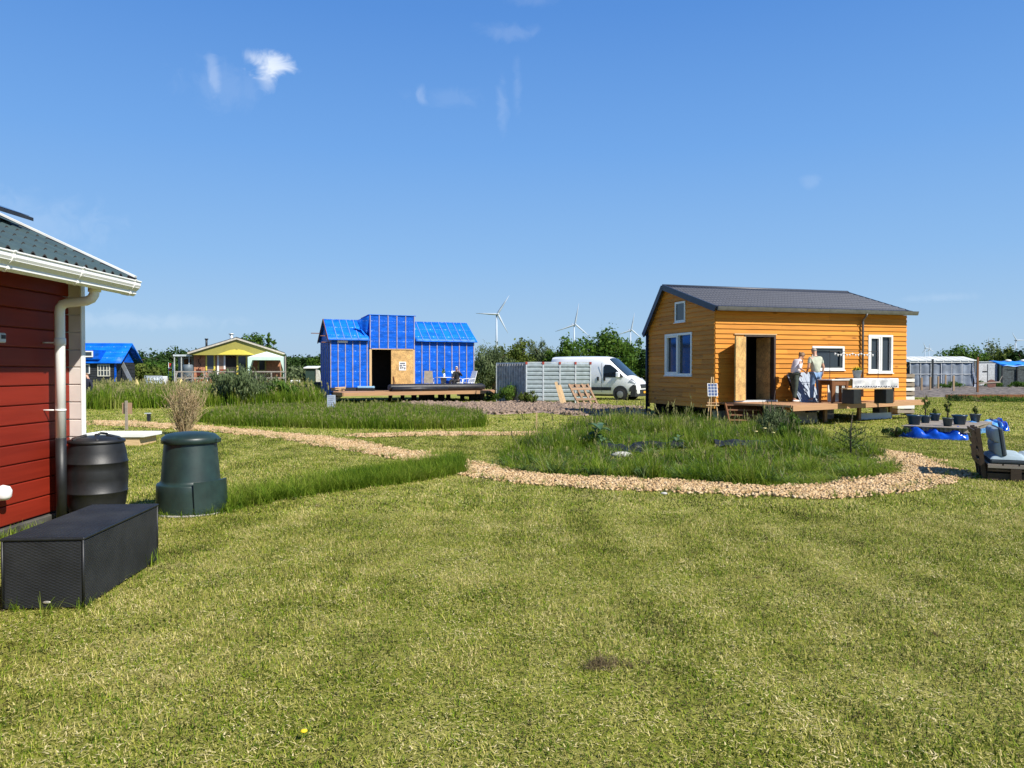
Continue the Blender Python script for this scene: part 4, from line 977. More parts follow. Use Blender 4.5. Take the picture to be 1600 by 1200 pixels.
def leafball(name, n, R, s, mt, parent, c=(0, 0, 0), sz=(1, 1, 1), hollow=.3):
    V = []; Fc = []
    for i in range(n):
        d = rng.normal(size=3); d /= np.linalg.norm(d); r = R * (hollow + (1 - hollow) * rng.random() ** .5); p = np.array(c) + d * r * np.array(sz)
        a = rng.normal(size=3); a /= np.linalg.norm(a); b = np.cross(a, d); b /= (np.linalg.norm(b) + 1e-6); k = s * (.6 + .8 * rng.random())
        m0 = len(V); V += [p - a * k, p + b * k * .5, p + a * k, p - b * k * .5]; Fc.append((m0, m0 + 1, m0 + 2, m0 + 3))
    return npmesh(name, V, Fc, mt, parent=parent)
GREENLEAF = leafmat('pot_plant_leaves', [(.05, .11, .015), (.10, .18, .03), (.2, .25, .05)], .3, ns=6)
YEL = leafmat('yellow_petals', [(.7, .5, .02), (.85, .68, .04)], .2, ns=6)
leafball('foliage', 120, .14, .03, GREENLEAF, fp, (0, 0, .27), (1, 1, .6)); leafball('flowers', 110, .17, .018, YEL, fp, (0, 0, .30), (1, 1, .55), .8)
# thin arch with string of little lights over the table
ar = thing('wire_arch', 'thin black wire frame with a string of small white lights over the table', 'light string', (0, 0, 0))
p0 = onwall(1296.5, 1.2); p1 = onwall(1372, 1.2); hz = lambda py, p: zat(py, p.y)
z0, z1 = p0.z + .76, p1.z + .78; zt0, zt1 = hz(549, p0), hz(549.5, p1)
m = MB(); m.tube([(p0.x, p0.y, z0), (p0.x, p0.y, zt0), (p1.x, p1.y, zt1), (p1.x, p1.y, z1)], .011, 6, smooth=False); m.build('frame', DARKM, ar)
cb2 = []
m = MB()
for i in range(41): f = i / 40; cb2.append((p0.x + (p1.x - p0.x) * (.1 + f * .8), p0.y + (p1.y - p0.y) * (.1 + f * .8) - .012, zt0 + (zt1 - zt0) * f - .05 - .05 * abs(math.sin(f * 14))))
m.tube(cb2, .005, 5); m.build('string', WHITE, ar)
for i in range(0, 41, 3):
    c = cb2[i]; m = MB(); m.ball((c[0], c[1], c[2] - .03), .022, .022, .04, 8); m.build('bulb', WHITE, ar)
# panels leaning at the wall behind the people
LOUV = mat('grey_blue_panel', (.20, .25, .33), .5, var=.15, scale=4, stretch=(8, 1, 1))
for (px0, px1, di, mm, lab, h_) in ((1252, 1266, .9, LOUV, 'narrow grey panel leaning at the left of the stack', .92), (1262, 1283, .72, LOUV, 'wide grey blue louvred panel leaning behind the man', .98), (1243, 1252, .62, BLACKP, 'black panel leaning behind the woman', .90)):
    a = onwall(px0, di); wd_ = (fo.t(px1, -di) - fo.t(px0, -di))
    lp = thing('louvre_board', lab, 'panel', a, fo.a)
    m = MB(); m.extr([(0, 0, 0), (0, .03, 0), (0, di - .12, h_), (0, di - .15, h_)], (wd_, 0, 0)); m.build('panel', mm, lp, nrm=True)
    m = MB()
    for k in range(3):
        x = wd_ * (k + .5) / 3; m.bar((x, -.012, .03), (x, di - .165, h_ - .03), .012, .012)
    m.build('slat', mm, lp)
a = onwall(1294, .55); sc_ = thing('framed_screen', 'white framed glass panel standing on the deck under the brown table', 'screen', a, fo.a)
m = MB(); m.box(0, .05, 0, .04, .0, .62); m.box(.65, .7, 0, .04, 0, .62); m.box(.05, .65, 0, .04, 0, .06); m.box(.05, .65, 0, .04, .56, .62); m.build('frame', WHITE, sc_)
part('pane', mat('dull_pane', (.45, .5, .52), .3), sc_, (.05, .65, .015, .025, .06, .56))
a = onwall(1300, 1.0); bgk = thing('black_jacket', 'black jacket hanging under the brown table', 'jacket', fo.w(*fo.loc(a), DZ), fo.a)
m = MB(); m.lathe([(.001, .28), (.05, .32), (.10, .45), (.11, .58), (.06, .68), (.001, .70)], n=10, sy=.5); m.build('cloth', mat('black_cloth', (.008, .008, .009), .9), bgk)
# ============================================================ people
SKIN = mat('skin', (.50, .27, .18), .5, var=.08, scale=12)
def skinned(name, verts, edges, mt, parent, root=0, sub=2, smooth=True):
    """one continuous surface grown from joints: verts = {key: (x, y, z, r)}"""
    keys = list(verts); me = bpy.data.meshes.new(name)
    me.from_pydata([verts[k][:3] for k in keys], [(keys.index(a), keys.index(b)) for a, b in edges], [])
    me.materials.append(mt); o = bpy.data.objects.new(name, me); COL.objects.link(o); o.parent = parent
    sk = o.modifiers.new('skin', 'SKIN'); sk.use_smooth_shade = True
    lay = me.skin_vertices[0] if me.skin_vertices else None
    if lay is None:
        bm = bmesh.new(); bm.from_mesh(me); bm.verts.layers.skin.verify(); bm.to_mesh(me); bm.free(); lay = me.skin_vertices[0]
    for i, k in enumerate(keys):
        r = verts[k][3]; lay.data[i].radius = r if isinstance(r, tuple) else (r, r); lay.data[i].use_root = (i == root)
    ss = o.modifiers.new('sub', 'SUBSURF'); ss.levels = sub; ss.render_levels = sub
    return o
def chain(*k): return list(zip(k, k[1:]))
def hand(V, E, w, palm, dirv, side, s=1.0, curl=.4):
    """palm and five unequal, slightly curled fingers beyond wrist key w"""
    d = Vector(dirv).normalized(); sd_ = Vector(side).normalized(); n = d.cross(sd_)
    W_ = Vector(V[w][:3]); P_ = W_ + d * .075 * s; V[palm] = (*P_, .022 * s); E.append((w, palm))
    for i, (off, ln) in enumerate(((.028, .070), (.010, .080), (-.009, .074), (-.027, .058))):
        a = P_ + sd_ * off * s + d * .02 * s; b = a + (d * .6 + n * curl * .5) * ln * s; c = b + (d * .2 + n * curl) * ln * .5 * s
        for q, p_, r in (('a', a, .0088), ('b', b, .0078), ('c', c, .0065)): V[palm + q + str(i)] = (*p_, r * s)
        E += [(palm, palm + 'a' + str(i)), (palm + 'a' + str(i), palm + 'b' + str(i)), (palm + 'b' + str(i), palm + 'c' + str(i))]
    t0 = W_ + d * .03 * s + sd_ * .03 * s; t1 = t0 + (d * .6 + sd_ * .5 + n * .4) * .045 * s
    V[palm + 't0'] = (*t0, .011 * s); V[palm + 't1'] = (*t1, .009 * s); E += [(w, palm + 't0'), (palm + 't0', palm + 't1')]
def head(parent, c, face, mt_hair, hair, tilt=0, s=1.0, name='head_detail'):
    """face features, ears and hair placed on the body's head; c centre, face = facing direction (xy)"""
    f = Vector((face[0], face[1], math.sin(tilt) * -1)).normalized(); r = Vector((f.y, -f.x, 0)).normalized(); u = r.cross(f); c = Vector(c)
    m = MB()
    for sg in (-1, 1): m.ball(c + r * .078 * sg * s + u * -.005, .014 * s, .022 * s, .032 * s, 8)
    m.ball(c + f * .098 * s - u * .02 * s, .016 * s, .016 * s, .024 * s, 8); m.ball(c + f * .088 * s - u * .058 * s, .026 * s, .012 * s, .009 * s, 8)
    m.build('ears_nose_and_lips', SKIN, parent)
    m = MB()
    for sg in (-1, 1): m.ball(c + f * .086 * s + r * .032 * sg * s + u * .012 * s, .010 * s, .008 * s, .007 * s, 8)
    m.build('eyes', DARKM, parent)
    m = MB()
    def hf(a, b):
        th = a * 2 * math.pi; ph_ = b * math.pi * .5 * hair['down']
        back = .5 - .5 * math.cos(th)       # 0 at the face, 1 at the back
        ph2 = ph_ * (.62 + .55 * back) if b > 0 else 0
        k = 1.0 + .02 * math.sin(th * 9)
        v = f * math.cos(th) * math.sin(ph2) * .103 + r * math.sin(th) * math.sin(ph2) * .086 + u * math.cos(ph2) * .122
        return c + v * k * s * hair['thick'] + u * .012 * s
    m.grid(hf, 24, 8); h = m.build('hair', mt_hair, parent)
    so_ = h.modifiers.new('thickness', 'SOLIDIFY'); so_.thickness = .012
    if hair.get('bun'):
        m = MB(); m.ball(c - f * .10 * s + u * .06 * s, .045 * s, .045 * s, .04 * s, 10); m.build('hair_bun', mt_hair, parent)
def figure(par, P, mt_top, mt_leg, mt_shoe, sleeve=.55, fem=False, torso_r=(.165, .125), loose=0):
    """P: joint positions in local coordinates"""
    V = {}; E = []
    g = lambda k, r: (*P[k], r)
    tw = torso_r
    V['pel'] = g('pel', .115); V['belly'] = g('belly', .115); V['chest'] = g('chest', .12); V['neckb'] = g('neckb', .065); V['neck'] = g('neck', .055)
    hc = Vector(P['head']); nk = Vector(P['neck']); V['jaw'] = (*(nk.lerp(hc, .55)), (.07, .08)); V['head'] = (*hc, (.082, .096)); V['crown'] = (*(hc + (hc - nk).normalized() * .06), (.065, .075))
    E += chain('pel', 'belly', 'chest', 'neckb', 'neck', 'jaw', 'head', 'crown')
    for s_ in 'LR':
        V['sh' + s_] = g('sh' + s_, .058); V['el' + s_] = g('el' + s_, .04); V['wr' + s_] = g('wr' + s_, .027); V['hip' + s_] = g('hip' + s_, .088); V['kn' + s_] = g('kn' + s_, .058)
        V['an' + s_] = g('an' + s_, .038); V['toe' + s_] = g('toe' + s_, .032)
        E += chain('chest', 'sh' + s_, 'el' + s_, 'wr' + s_) + chain('pel', 'hip' + s_, 'kn' + s_, 'an' + s_, 'toe' + s_)
        d = Vector(P['hd' + s_]) - Vector(P['wr' + s_]); hand(V, E, 'wr' + s_, 'palm' + s_, d, (0, -1, 0) if abs(d.normalized().y) < .8 else (1, 0, 0))
    body = skinned('body', V, E, SKIN, par)
    # shirt
    k = 1.12 + loose; S_ = {'pel': (*Vector(P['pel']).lerp(Vector(P['belly']), -.15), .135 * k), 'belly': g('belly', .135 * k), 'chest': g('chest', .142 * k), 'neckb': g('neckb', .092)}
    Es = chain('pel', 'belly', 'chest', 'neckb')
    for s_ in 'LR':
        a, b = Vector(P['sh' + s_]), Vector(P['el' + s_]); c_ = Vector(P['wr' + s_])
        S_['sh' + s_] = (*a, .080)
        if sleeve <= 1: S_['sl' + s_] = (*a.lerp(b, sleeve), .062); Es += chain('chest', 'sh' + s_, 'sl' + s_)
        else: S_['sl' + s_] = (*b, .054); S_['cf' + s_] = (*b.lerp(c_, sleeve - 1), .040); Es += chain('chest', 'sh' + s_, 'sl' + s_, 'cf' + s_)
    skinned('shirt', S_, Es, mt_top, par)
    T_ = {'pel': g('pel', .13)}; Et = []
    for s_ in 'LR':
        kn, an = Vector(P['kn' + s_]), Vector(P['an' + s_])
        T_['hip' + s_] = g('hip' + s_, .105); T_['kn' + s_] = (*kn, .078); T_['an' + s_] = (*kn.lerp(an, .93), .062); Et += chain('pel', 'hip' + s_, 'kn' + s_, 'an' + s_)
    skinned('trousers', T_, Et, mt_leg, par)
    for s_ in 'LR':
        an, toe = Vector(P['an' + s_]), Vector(P['toe' + s_]); d = (toe - an); d.z = 0; d.normalize()
        a = an - d * .05; a.z = an.z - .035; b = an + d * .09; b.z = a.z - .005; c_ = an + d * .19; c_.z = a.z - .012
        skinned('shoe', {'h': (*a, .042), 'm': (*b, .042), 't': (*c_, .034)}, chain('h', 'm', 't'), mt_shoe, par)
SAGE = mat('sage_shirt', (.42, .44, .34), .85, var=.08, scale=9, bump=.3, bscale=14)
JEAN = mat('light_jeans', (.16, .26, .42), .85, var=.2, scale=9, bump=.3, bscale=30)
WTOP = mat('white_blouse', (.78, .72, .74), .8, var=.05, scale=9, bump=.3, bscale=14)
OLIVE = mat('dark_green_trousers', (.045, .06, .045), .85, var=.2, scale=9, bump=.2)
BLKC = mat('black_clothes', (.012, .012, .014), .85, var=.2, scale=9)
SHOEW = mat('white_shoes', (.7, .68, .62), .6); SHOEG = mat('grey_shoes', (.35, .37, .4), .6)
GREYH = mat('grey_hair', (.28, .23, .19), .7, bump=.5, bscale=80); BLOND = mat('dark_blond_hair', (.20, .11, .05), .6, bump=.5, bscale=80)
# local frame of a figure: +y away from the viewer along the wall normal, +x along the wall
mo = onwall(1274.5, .95)
man = thing('person', 'person in a pale sage T-shirt and light blue jeans standing with back turned, looking down', 'person', mo, fo.a)
figure(man, dict(pel=(0, 0, .95), belly=(0, .01, 1.12), chest=(0, .015, 1.34), neckb=(0, .03, 1.50), neck=(0, .05, 1.555), head=(.01, .10, 1.665),
    shL=(-.20, .02, 1.43), elL=(-.285, .0, 1.14), wrL=(-.20, .20, .98), hdL=(-.14, .27, .95), shR=(.20, .02, 1.43), elR=(.285, -.03, 1.14), wrR=(.29, .04, .90), hdR=(.27, .08, .80),
    hipL=(-.095, 0, .90), hipR=(.095, 0, .90), knL=(-.125, .02, .50), knR=(.125, .02, .50), anL=(-.15, 0, .09), anR=(.15, -.02, .09), toeL=(-.19, .17, .04), toeR=(.20, .14, .04)), SAGE, JEAN, SHOEG, .62)
head(man, (.01, .105, 1.665), (.1, 1), GREYH, dict(down=1.0, thick=1.0), tilt=.5)
wo_ = onwall(1242, .75)
woman = thing('person', 'person in a loose white top and dark green trousers bending forward towards the leaning panels', 'person', wo_, fo.a)
figure(woman, dict(pel=(-.02, 0, .92), belly=(.02, 0, 1.07), chest=(.10, .0, 1.25), neckb=(.17, .01, 1.38), neck=(.195, .01, 1.43), head=(.27, .02, 1.515),
    shL=(.10, .15, 1.33), elL=(.12, .20, 1.08), wrL=(.26, .16, .93), hdL=(.34, .12, .86), shR=(.10, -.15, 1.33), elR=(.00, -.24, 1.12), wrR=(.19, -.20, 1.04), hdR=(.26, -.17, 1.0),
    hipL=(-.02, .08, .88), hipR=(-.02, -.08, .88), knL=(.05, .10, .49), knR=(-.03, -.09, .49), anL=(.10, .11, .09), anR=(-.10, -.10, .09), toeL=(.27, .10, .04), toeR=(.07, -.13, .04)), WTOP, OLIVE, SHOEW, 1.1, fem=True, loose=.05)
head(woman, (.27, .02, 1.515), (.9, -.15), BLOND, dict(down=1.15, thick=1.06, bun=True), tilt=.6, s=.97)
# ============================================================ blue wrapped house
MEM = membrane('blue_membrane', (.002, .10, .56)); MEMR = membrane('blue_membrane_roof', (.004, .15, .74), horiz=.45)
BATT = mat('grey_batten', (.33, .30, .36), .8, var=.15, rand=.1); PALEB = PINEZ
fb = Frame(-9.69, 41.0, 25)
bh = thing('wrapped_house', 'house under construction wrapped in bright blue membrane with vertical battens and strand board door', 'house', frame=fb)
T1 = fb.t(741); W_ = 2.6; Zb = .66; Ze = 3.36; Zr = 4.52; RS = 1.25
t1, t2 = fb.t(577), fb.t(648); dr0, dr1, dr2 = fb.t(580.5), fb.t(611), fb.t(645); dz1 = fb.z(545.5, (dr0 + dr2) / 2); ZT = fb.z(495, t2) + .02
print('blue', T1, t1, t2, dr0, dr1, dr2, dz1, ZT)
m = MB(); m.box(0, t1, 0, .1, Zb - .1, Ze); m.build('left_wall', MEM, bh)
m = MB(); m.box(t2, T1, 0, .1, Zb - .1, Ze); m.build('right_wall', MEM, bh)
m = MB(); m.box(t1 + .01, t2 - .01, -.06, .1, dz1, ZT); m.build('tower_wall', MEM, bh)
m = MB(); m.box(t1, dr0, -.05, .1, Zb, dz1); m.box(dr2, t2, -.05, .1, Zb, dz1); m.build('door_post', PALEB, bh)
m = MB(); m.box(dr0, dr2, -.08, -.061, dz1 - .03, dz1 + .02); m.build('lintel', PALEB, bh)
m = MB(); m.extr([(0, .1, Zb - .5), (0, W_, Zb - .5), (0, W_, Ze), (0, RS, Zr - .05), (0, .1, Ze)], (.08, 0, 0)); m.build('gable_wall', MEM, bh, nrm=True)
m = MB(); m.extr([(T1 - .08, .1, Zb - .5), (T1 - .08, W_, Zb - .5), (T1 - .08, W_, Ze), (T1 - .08, RS, Zr - .05), (T1 - .08, .1, Ze)], (.08, 0, 0)); m.build('gable_wall', MEM, bh, nrm=True)
m = MB(); m.box(.08, T1 - .08, W_ - .08, W_, Zb - .4, Ze); m.build('back_wall', MEM, bh)
part('floor', DARKIN, bh, (.08, T1 - .08, .1, W_ - .08, Zb - .2, Zb - .05)); part('inner_ceiling', DARKIN, bh, (.08, T1 - .08, .1, W_ - .08, 3.0, 3.05)); part('inner_lining', DARKIN, bh, (.1, T1 - .1, W_ - .5, W_ - .45, Zb, 3))
def battens(x0, x1, n, z0, z1, y):
    for i in range(n):
        x = x0 + (x1 - x0) * i / (n - 1); m = MB(); m.box(x - .022, x + .022, y - .03, y, z0, z1); m.build('batten', BATT, bh)
battens(.03, t1 - .12, 6, Zb + .1, Ze - .05, 0); battens(t2 + .42, T1 - .03, 8, Zb, Ze - .05, 0); battens(t1 + .04, t2 - .04, 6, dz1 + .02, ZT, -.06)
for i in range(5):
    y = .35 + i * .5; m = MB(); m.box(-.03, 0, y - .02, y + .02, Zb - .4, Ze - (.1 if y < RS else .1)); m.build('batten', BATT, bh)
part('head_flashing', WHITE, bh, (fb.t(527), fb.t(543), -.06, -.031, Ze - .17, Ze - .05))
# strand board panel with printed notice
ob_ = part('strand_board', OSB, bh, (dr1, dr2, -.045, -.02, Zb + .02, dz1 - .03))
nx, nz_ = (dr1 + dr2) / 2 + .02, Zb + 1.05
m = MB(); m.box(nx - .20, nx + .20, -.055, -.0455, nz_, nz_ + .48); nt_ = m.build('notice', WHITE, ob_)
m = MB()
for a_, b_, c_, d_ in ((-.15, .14, .34, .40), (-.17, -.02, .22, .30), (.02, .17, .24, .30), (-.14, -.06, .08, .2), (-.03, .05, .1, .2), (.09, .16, .05, .18), (-.16, .16, .41, .43)): m.box(nx + a_, nx + b_, -.058, -.0555, nz_ + c_, nz_ + d_)
m.build('notice_print', mat('faded_print', (.10, .11, .14), .8), ob_)
m = MB(); m.bar((dr1 + .22, -.22, Zb + .02), (dr1 + .12, -.07, Zb + .72), .06, .02); m.build('leaning_stick', BROWNW, bh)
# roofs
def slope(x0, x1, name, mt, over=.0, xr0=None, xr1=None, n=24):
    xr0 = x0 if xr0 is None else xr0; xr1 = x1 if xr1 is None else xr1; m = MB(); yo, zo = -.22, Ze - .02
    def f(u, v): 
        a = x0 + (x1 - x0) * u; b = xr0 + (xr1 - xr0) * u; w = .012 * math.sin(u * 40) * math.sin(v * 9)
        return (a + (b - a) * v, yo + (RS - yo) * v, zo + (Zr - zo) * v + w)
    m.grid(f, n, 6); o = m.build(name, mt, bh); s = o.modifiers.new('t', 'SOLIDIFY'); s.thickness = .04; s.offset = -1
    return o
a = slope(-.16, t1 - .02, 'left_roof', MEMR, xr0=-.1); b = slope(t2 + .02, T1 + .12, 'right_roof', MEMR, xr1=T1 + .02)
for x0, x1, nn in ((0.35, t1 - .6, 4), (t2 + .45, T1 - .4, 7)):
    for i in range(nn):
        x = x0 + (x1 - x0) * i / (nn - 1); m = MB(); m.bar((x, -.20, Ze + .022), (x, RS, Zr + .03), .025, .014); m.build('roof_batten', mat('blue_grey_strip', (.18, .28, .62), .7) if 'blue_grey_strip' not in bpy.data.materials else bpy.data.materials['blue_grey_strip'], bh)
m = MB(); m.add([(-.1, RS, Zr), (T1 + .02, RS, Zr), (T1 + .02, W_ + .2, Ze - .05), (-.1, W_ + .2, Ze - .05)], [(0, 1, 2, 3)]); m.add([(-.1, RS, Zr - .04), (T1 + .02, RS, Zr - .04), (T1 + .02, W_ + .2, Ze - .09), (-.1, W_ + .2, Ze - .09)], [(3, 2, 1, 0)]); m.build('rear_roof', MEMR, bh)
m = MB(); m.bar((-.14, -.2, Ze - .06), (-.12, RS, Zr - .04), .03, .12); m.bar((-.12, RS, Zr - .04), (-.12, W_ + .2, Ze - .1), .03, .12); m.build('rafter', BROWNW, bh)
for z_, y_ in ((Ze + .3, -.02), (Ze - .05, -.3), (Ze + .55, W_)): m = MB(); m.bar((-.45, .35 + y_, z_ - .1), (.05, .35 + y_, z_ - .1), .10, .04); m.build('loose_board', BROWNW, bh)
# tower cheeks and roof falling back
m = MB(); m.extr([(t1 + .01, .1, dz1), (t1 + .01, .1, ZT), (t1 + .01, RS + .1, ZT - .05), (t1 + .01, RS + .1, dz1 + .3)], (.05, 0, 0)); m.extr([(t2 - .06, .1, dz1), (t2 - .06, .1, ZT), (t2 - .06, RS + .1, ZT - .05), (t2 - .06, RS + .1, dz1 + .3)], (.05, 0, 0)); m.build('tower_cheek', MEM, bh, nrm=True)
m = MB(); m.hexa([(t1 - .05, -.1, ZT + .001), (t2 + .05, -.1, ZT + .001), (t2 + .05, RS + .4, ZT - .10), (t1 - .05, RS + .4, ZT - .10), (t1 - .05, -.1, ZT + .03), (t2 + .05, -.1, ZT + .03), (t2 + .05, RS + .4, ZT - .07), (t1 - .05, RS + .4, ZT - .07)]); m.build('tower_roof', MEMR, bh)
m = MB()                                        # loose flap of membrane beside the tower
def flap(u, v): return (t1 - .02 - .62 * u * (1 - .5 * v) - .12 * v, -.10 + .35 * u - .03 * math.sin(u * 8), ZT - .05 - .25 * u - (.95 - .55 * u) * v)
m.grid(flap, 10, 8); m.build('loose_membrane', MEM, bh)
part('black_plinth', BLACKP, bh, (.02, t1 - .05, -.05, -.031, Zb - .04, Zb + .13))
# deck of the blue house
bd = thing('plank_deck', 'long low plank deck on dark supports in front of the blue wrapped house', 'deck', frame=fb)
BZd = .60
poly = [fb.loc(G(521, 612.5, BZd)), fb.loc(G(536, 613.5, BZd)), fb.loc(G(773, 609.8, BZd)), (T1 + 1.0, -.5), (T1 + .3, -.08), (.15, -.08)]
dv = (Vector(poly[2]) - Vector(poly[1])).normalized(); dn = Vector((-dv.y, dv.x)); dang = math.atan2(dv.y, dv.x)
lo = min(Vector(p).dot(dn) for p in poly); hi = max(Vector(p).dot(dn) for p in poly); q = lo
while q < hi:
    P_ = clip_strip([Vector(p) for p in poly], dn, q, min(q + .142, hi))
    if len(P_) >= 3:
        m = MB(); m.prism([rotp(p, -dang) for p in P_], BZd - .028, BZd); o = m.build('plank', DECKW, bd); o.rotation_euler = (0, 0, dang)
    q += .15
for a_, b_ in ((0, 1), (1, 2)):
    A_, B_ = Vector(poly[a_]), Vector(poly[b_]); m = MB(); m.box(0, (B_ - A_).length, -.035, -.002, BZd - .18, BZd - .004); o = m.build('fascia_board', DECKW, bd); o.location = (A_.x, A_.y, 0); o.rotation_euler = (0, 0, math.atan2((B_ - A_).y, (B_ - A_).x))
DSUP = mat('dark_support', (.03, .025, .02), .9)
for px, w_ in ((614, .14), (633, .14), (651, .22), (664, .3), (676, .45), (694, .3), (705, .16), (727, .16), (745, .5), (757, .3)):
    g = fb.loc(G(px, 628 - (px - 610) * .02)); q = Vector(g) + dn * .25; part('support_block', DSUP, bd, (q.x - w_ / 2, q.x + w_ / 2, q.y, q.y + .3, 0, .42))
bs = thing('deck_steps', 'small wooden steps at the left end of the blue house deck', 'steps', fb.w(*fb.loc(G(505, 631))), rad(-60))
for x_ in (0, .62):
    m = MB(); m.extr([(x_, 0, 0), (x_, .14, 0), (x_, 1.0, .5), (x_, 1.0, .6), (x_, .85, .6)], (.04, 0, 0)); m.build('stringer', GREYW, bs, nrm=True)
for k in range(3): part('tread', DECKW, bs, (.045, .615, .18 + k * .25, .42 + k * .25, .15 + k * .16, .185 + k * .16))
# long black roll of membrane and folded chair group
def ondeck(px, d): t = fb.t(px, -d); return fb.w(t, -d, BZd)
a, b = ondeck(607, 1.9), ondeck(757, 1.5)
rl = thing('membrane_roll', 'long black wrapped bundle lying along the edge of the blue house deck', 'bundle', a)
d = (b - a); m = MB(); pts = [(d.x * f, d.y * f, .19) for f in (0, .02, .25, .5, .75, .97, 1)]; m.tube(pts, [.15, .2, .21, .20, .2, .19, .12], 14); m.tube([(d.x * .02 + .1, d.y * .02 - .2, .12), (d.x * .6, d.y * .6 - .22, .12)], .12, 10); m.build('roll', mat('black_wrap', (.014, .014, .017), .5, bump=.6, bscale=6, var=.3), rl)
for f in (.12, .3): part('packing_timber', DARKM, rl, (d.x * f - .2, d.x * f + .2, d.y * f - .25, d.y * f + .1, 0, .05))
# chairs, round table, seated person
def garden_chair(name, label, w, ang, reclin=.25, mt=WHITE, grp='white garden chairs on the blue house deck'):
    c = thing(name, label, 'chair', w, ang, grp)
    m = MB(); m.box(-.25, .25, -.24, .24, .40, .43); m.build('seat', mt, c)
    m = MB(); m.extr([(-.25, .22, .44), (.25, .22, .44), (.22, .22 + reclin, 1.08), (-.22, .22 + reclin, 1.08)], (0, .03, 0)); m.build('backrest', mt, c, nrm=True)
    for x_ in (-.27, .27):
        m = MB(); m.tube([(x_, -.3, 0), (x_, -.16, .62), (x_, .26, .66)], .02, 6); m.tube([(x_, .42, 0), (x_, -.05, .45)], .02, 6); m.build('arm_frame', WHITE, c)
    return c
TAN = mat('beige_sling', (.50, .42, .32), .8)
garden_chair('garden_chair', 'reclining garden chair with beige back, left of the round table', ondeck(670, 1.05), fb.a + rad(158), .12, TAN)
garden_chair('garden_chair', 'white garden chair under the seated person', ondeck(714, .95), fb.a + rad(-8), .2)
garden_chair('garden_chair', 'white garden chair with tall white back at the right of the round table', ondeck(732, 1.05), fb.a + rad(-75), .22)
rt = thing('round_table', 'round white garden table with pale pedestal on the blue house deck', 'table', ondeck(693, 1.15))
m = MB(); m.lathe([(.42, .70), (.45, .71), (.45, .735), (.001, .74)], n=24); m.build('tabletop', WHITE, rt); m = MB(); m.lathe([(.15, 0), (.13, .35), (.17, .69)], n=12); m.build('pedestal', TAN, rt)
vz = thing('vase_plant', 'small green plant in a white vase on the round table', 'plant', ondeck(694, 1.15) + Vector((0, 0, .741)))
m = MB(); m.lathe([(.05, 0), (.06, .1), (.045, .2)], n=10); m.build('vase', WHITE, vz); leafball('leaves', 50, .14, .05, GREENLEAF, vz, (-.03, 0, .32), (.8, .8, 1.2))
sp = ondeck(714, 1.0)
sit = thing('person', 'person in black clothes sitting on a garden chair with a hand raised to the face', 'person', sp, fb.a)
figure(sit, dict(pel=(.02, .08, .52), belly=(.05, .12, .68), chest=(.04, .14, .90), neckb=(.02, .12, 1.05), neck=(.01, .10, 1.10), head=(0, .06, 1.21),
    shL=(-.14, .10, .98), elL=(-.22, -.06, .76), wrL=(-.30, -.22, .70), hdL=(-.36, -.28, .68), shR=(.20, .10, .98), elR=(.26, -.10, .80), wrR=(.10, -.10, 1.03), hdR=(.04, -.08, 1.12),
    hipL=(-.07, .02, .50), hipR=(.08, .0, .50), knL=(-.46, -.22, .56), knR=(-.28, -.38, .56), anL=(-.62, -.34, .14), anR=(-.46, -.50, .14), toeL=(-.78, -.42, .06), toeR=(-.62, -.58, .06)), BLKC, BLKC, BLKC, 1.9)
head(sit, (0, .06, 1.21), (-.55, -1), mat('white_hair', (.6, .58, .55), .7), dict(down=1.0, thick=1.0))
# bits at the left of the deck
wp = thing('offcut_pile', 'small pile of pale timber offcuts at the left end of the deck', 'timber', ondeck(531, 1.0))
for k in range(5): m = MB(); a_ = rng.random() * 3; m.bar((-.3 * math.cos(a_), -.3 * math.sin(a_), .03 + k * .045), (.3 * math.cos(a_), .3 * math.sin(a_), .03 + k * .045 + .02), .1, .035); m.build('offcut', PALEB, wp)
bb = thing('roll_bag', 'pale blue plastic sheet bundle beside the doorway of the blue house', 'bundle', ondeck(573, .25)); m = MB(); m.box(-.5, .42, -.12, .1, .14, .26); m.build('bundle', mat('pale_blue_sheet', (.25, .45, .62), .4, bump=.5, bscale=7), bb, bevel=.03)
part('bundle_base', BLACKP, bb, (-.5, .42, -.12, .1, 0, .139))
isg = thing('info_sign', 'small pale blue grey sign on a short post in the meadow grass', 'sign', G(518, 648))
part('post', GREYW, isg, (-.03, .03, -.03, .03, 0, .35)); part('board', mat('pale_sign', (.40, .46, .54), .5, var=.1, scale=9), isg, (-.16, .16, -.055, -.032, .28, .76))
ipr = MB(); 
for k in range(5): ipr.box(-.12, .12 - .03 * (k % 3), -.058, -.0555, .68 - k * .07, .70 - k * .07)
ipr.build('print', mat('sign_print', (.2, .24, .32), .7), isg)

# ============================================================ steel container, timber, pallet
fs_ = Frame(at(822.5, 39.6).x, 39.6, 6)
CST = mat('grey_green_galvanised', (.42, .49, .50), .4, .4, var=.08, scale=5, dirt=.2, dirt_c=(.2, .22, .2))
sc2 = thing('steel_container', 'open galvanised steel container with horizontal ribbed panels and red corner caps', 'container', frame=fs_)
SW = fs_.t(922.5); SH = 2.12; sdp = 2.2
print('container', SW)
post_x = [0, SW * .26, SW * .52, SW * .765, SW]
RED = mat('red_cap', (.35, .05, .03), .5)
for i in range(4):
    for r in range(9):
        z0 = .1 + r * (SH - .15) / 9; h_ = (SH - .15) / 9; m = MB(); a, b = post_x[i] + .04, post_x[i + 1] - .04
        m.extr([(a, .04, z0), (a, .0, z0 + h_ * .12), (a, -.035, z0 + h_ * .30), (a, -.035, z0 + h_ * .82), (a, .0, z0 + h_ * .97), (a, .04, z0 + h_)], (b - a, 0, 0)); m.build('rib_panel', CST, sc2, nrm=True)
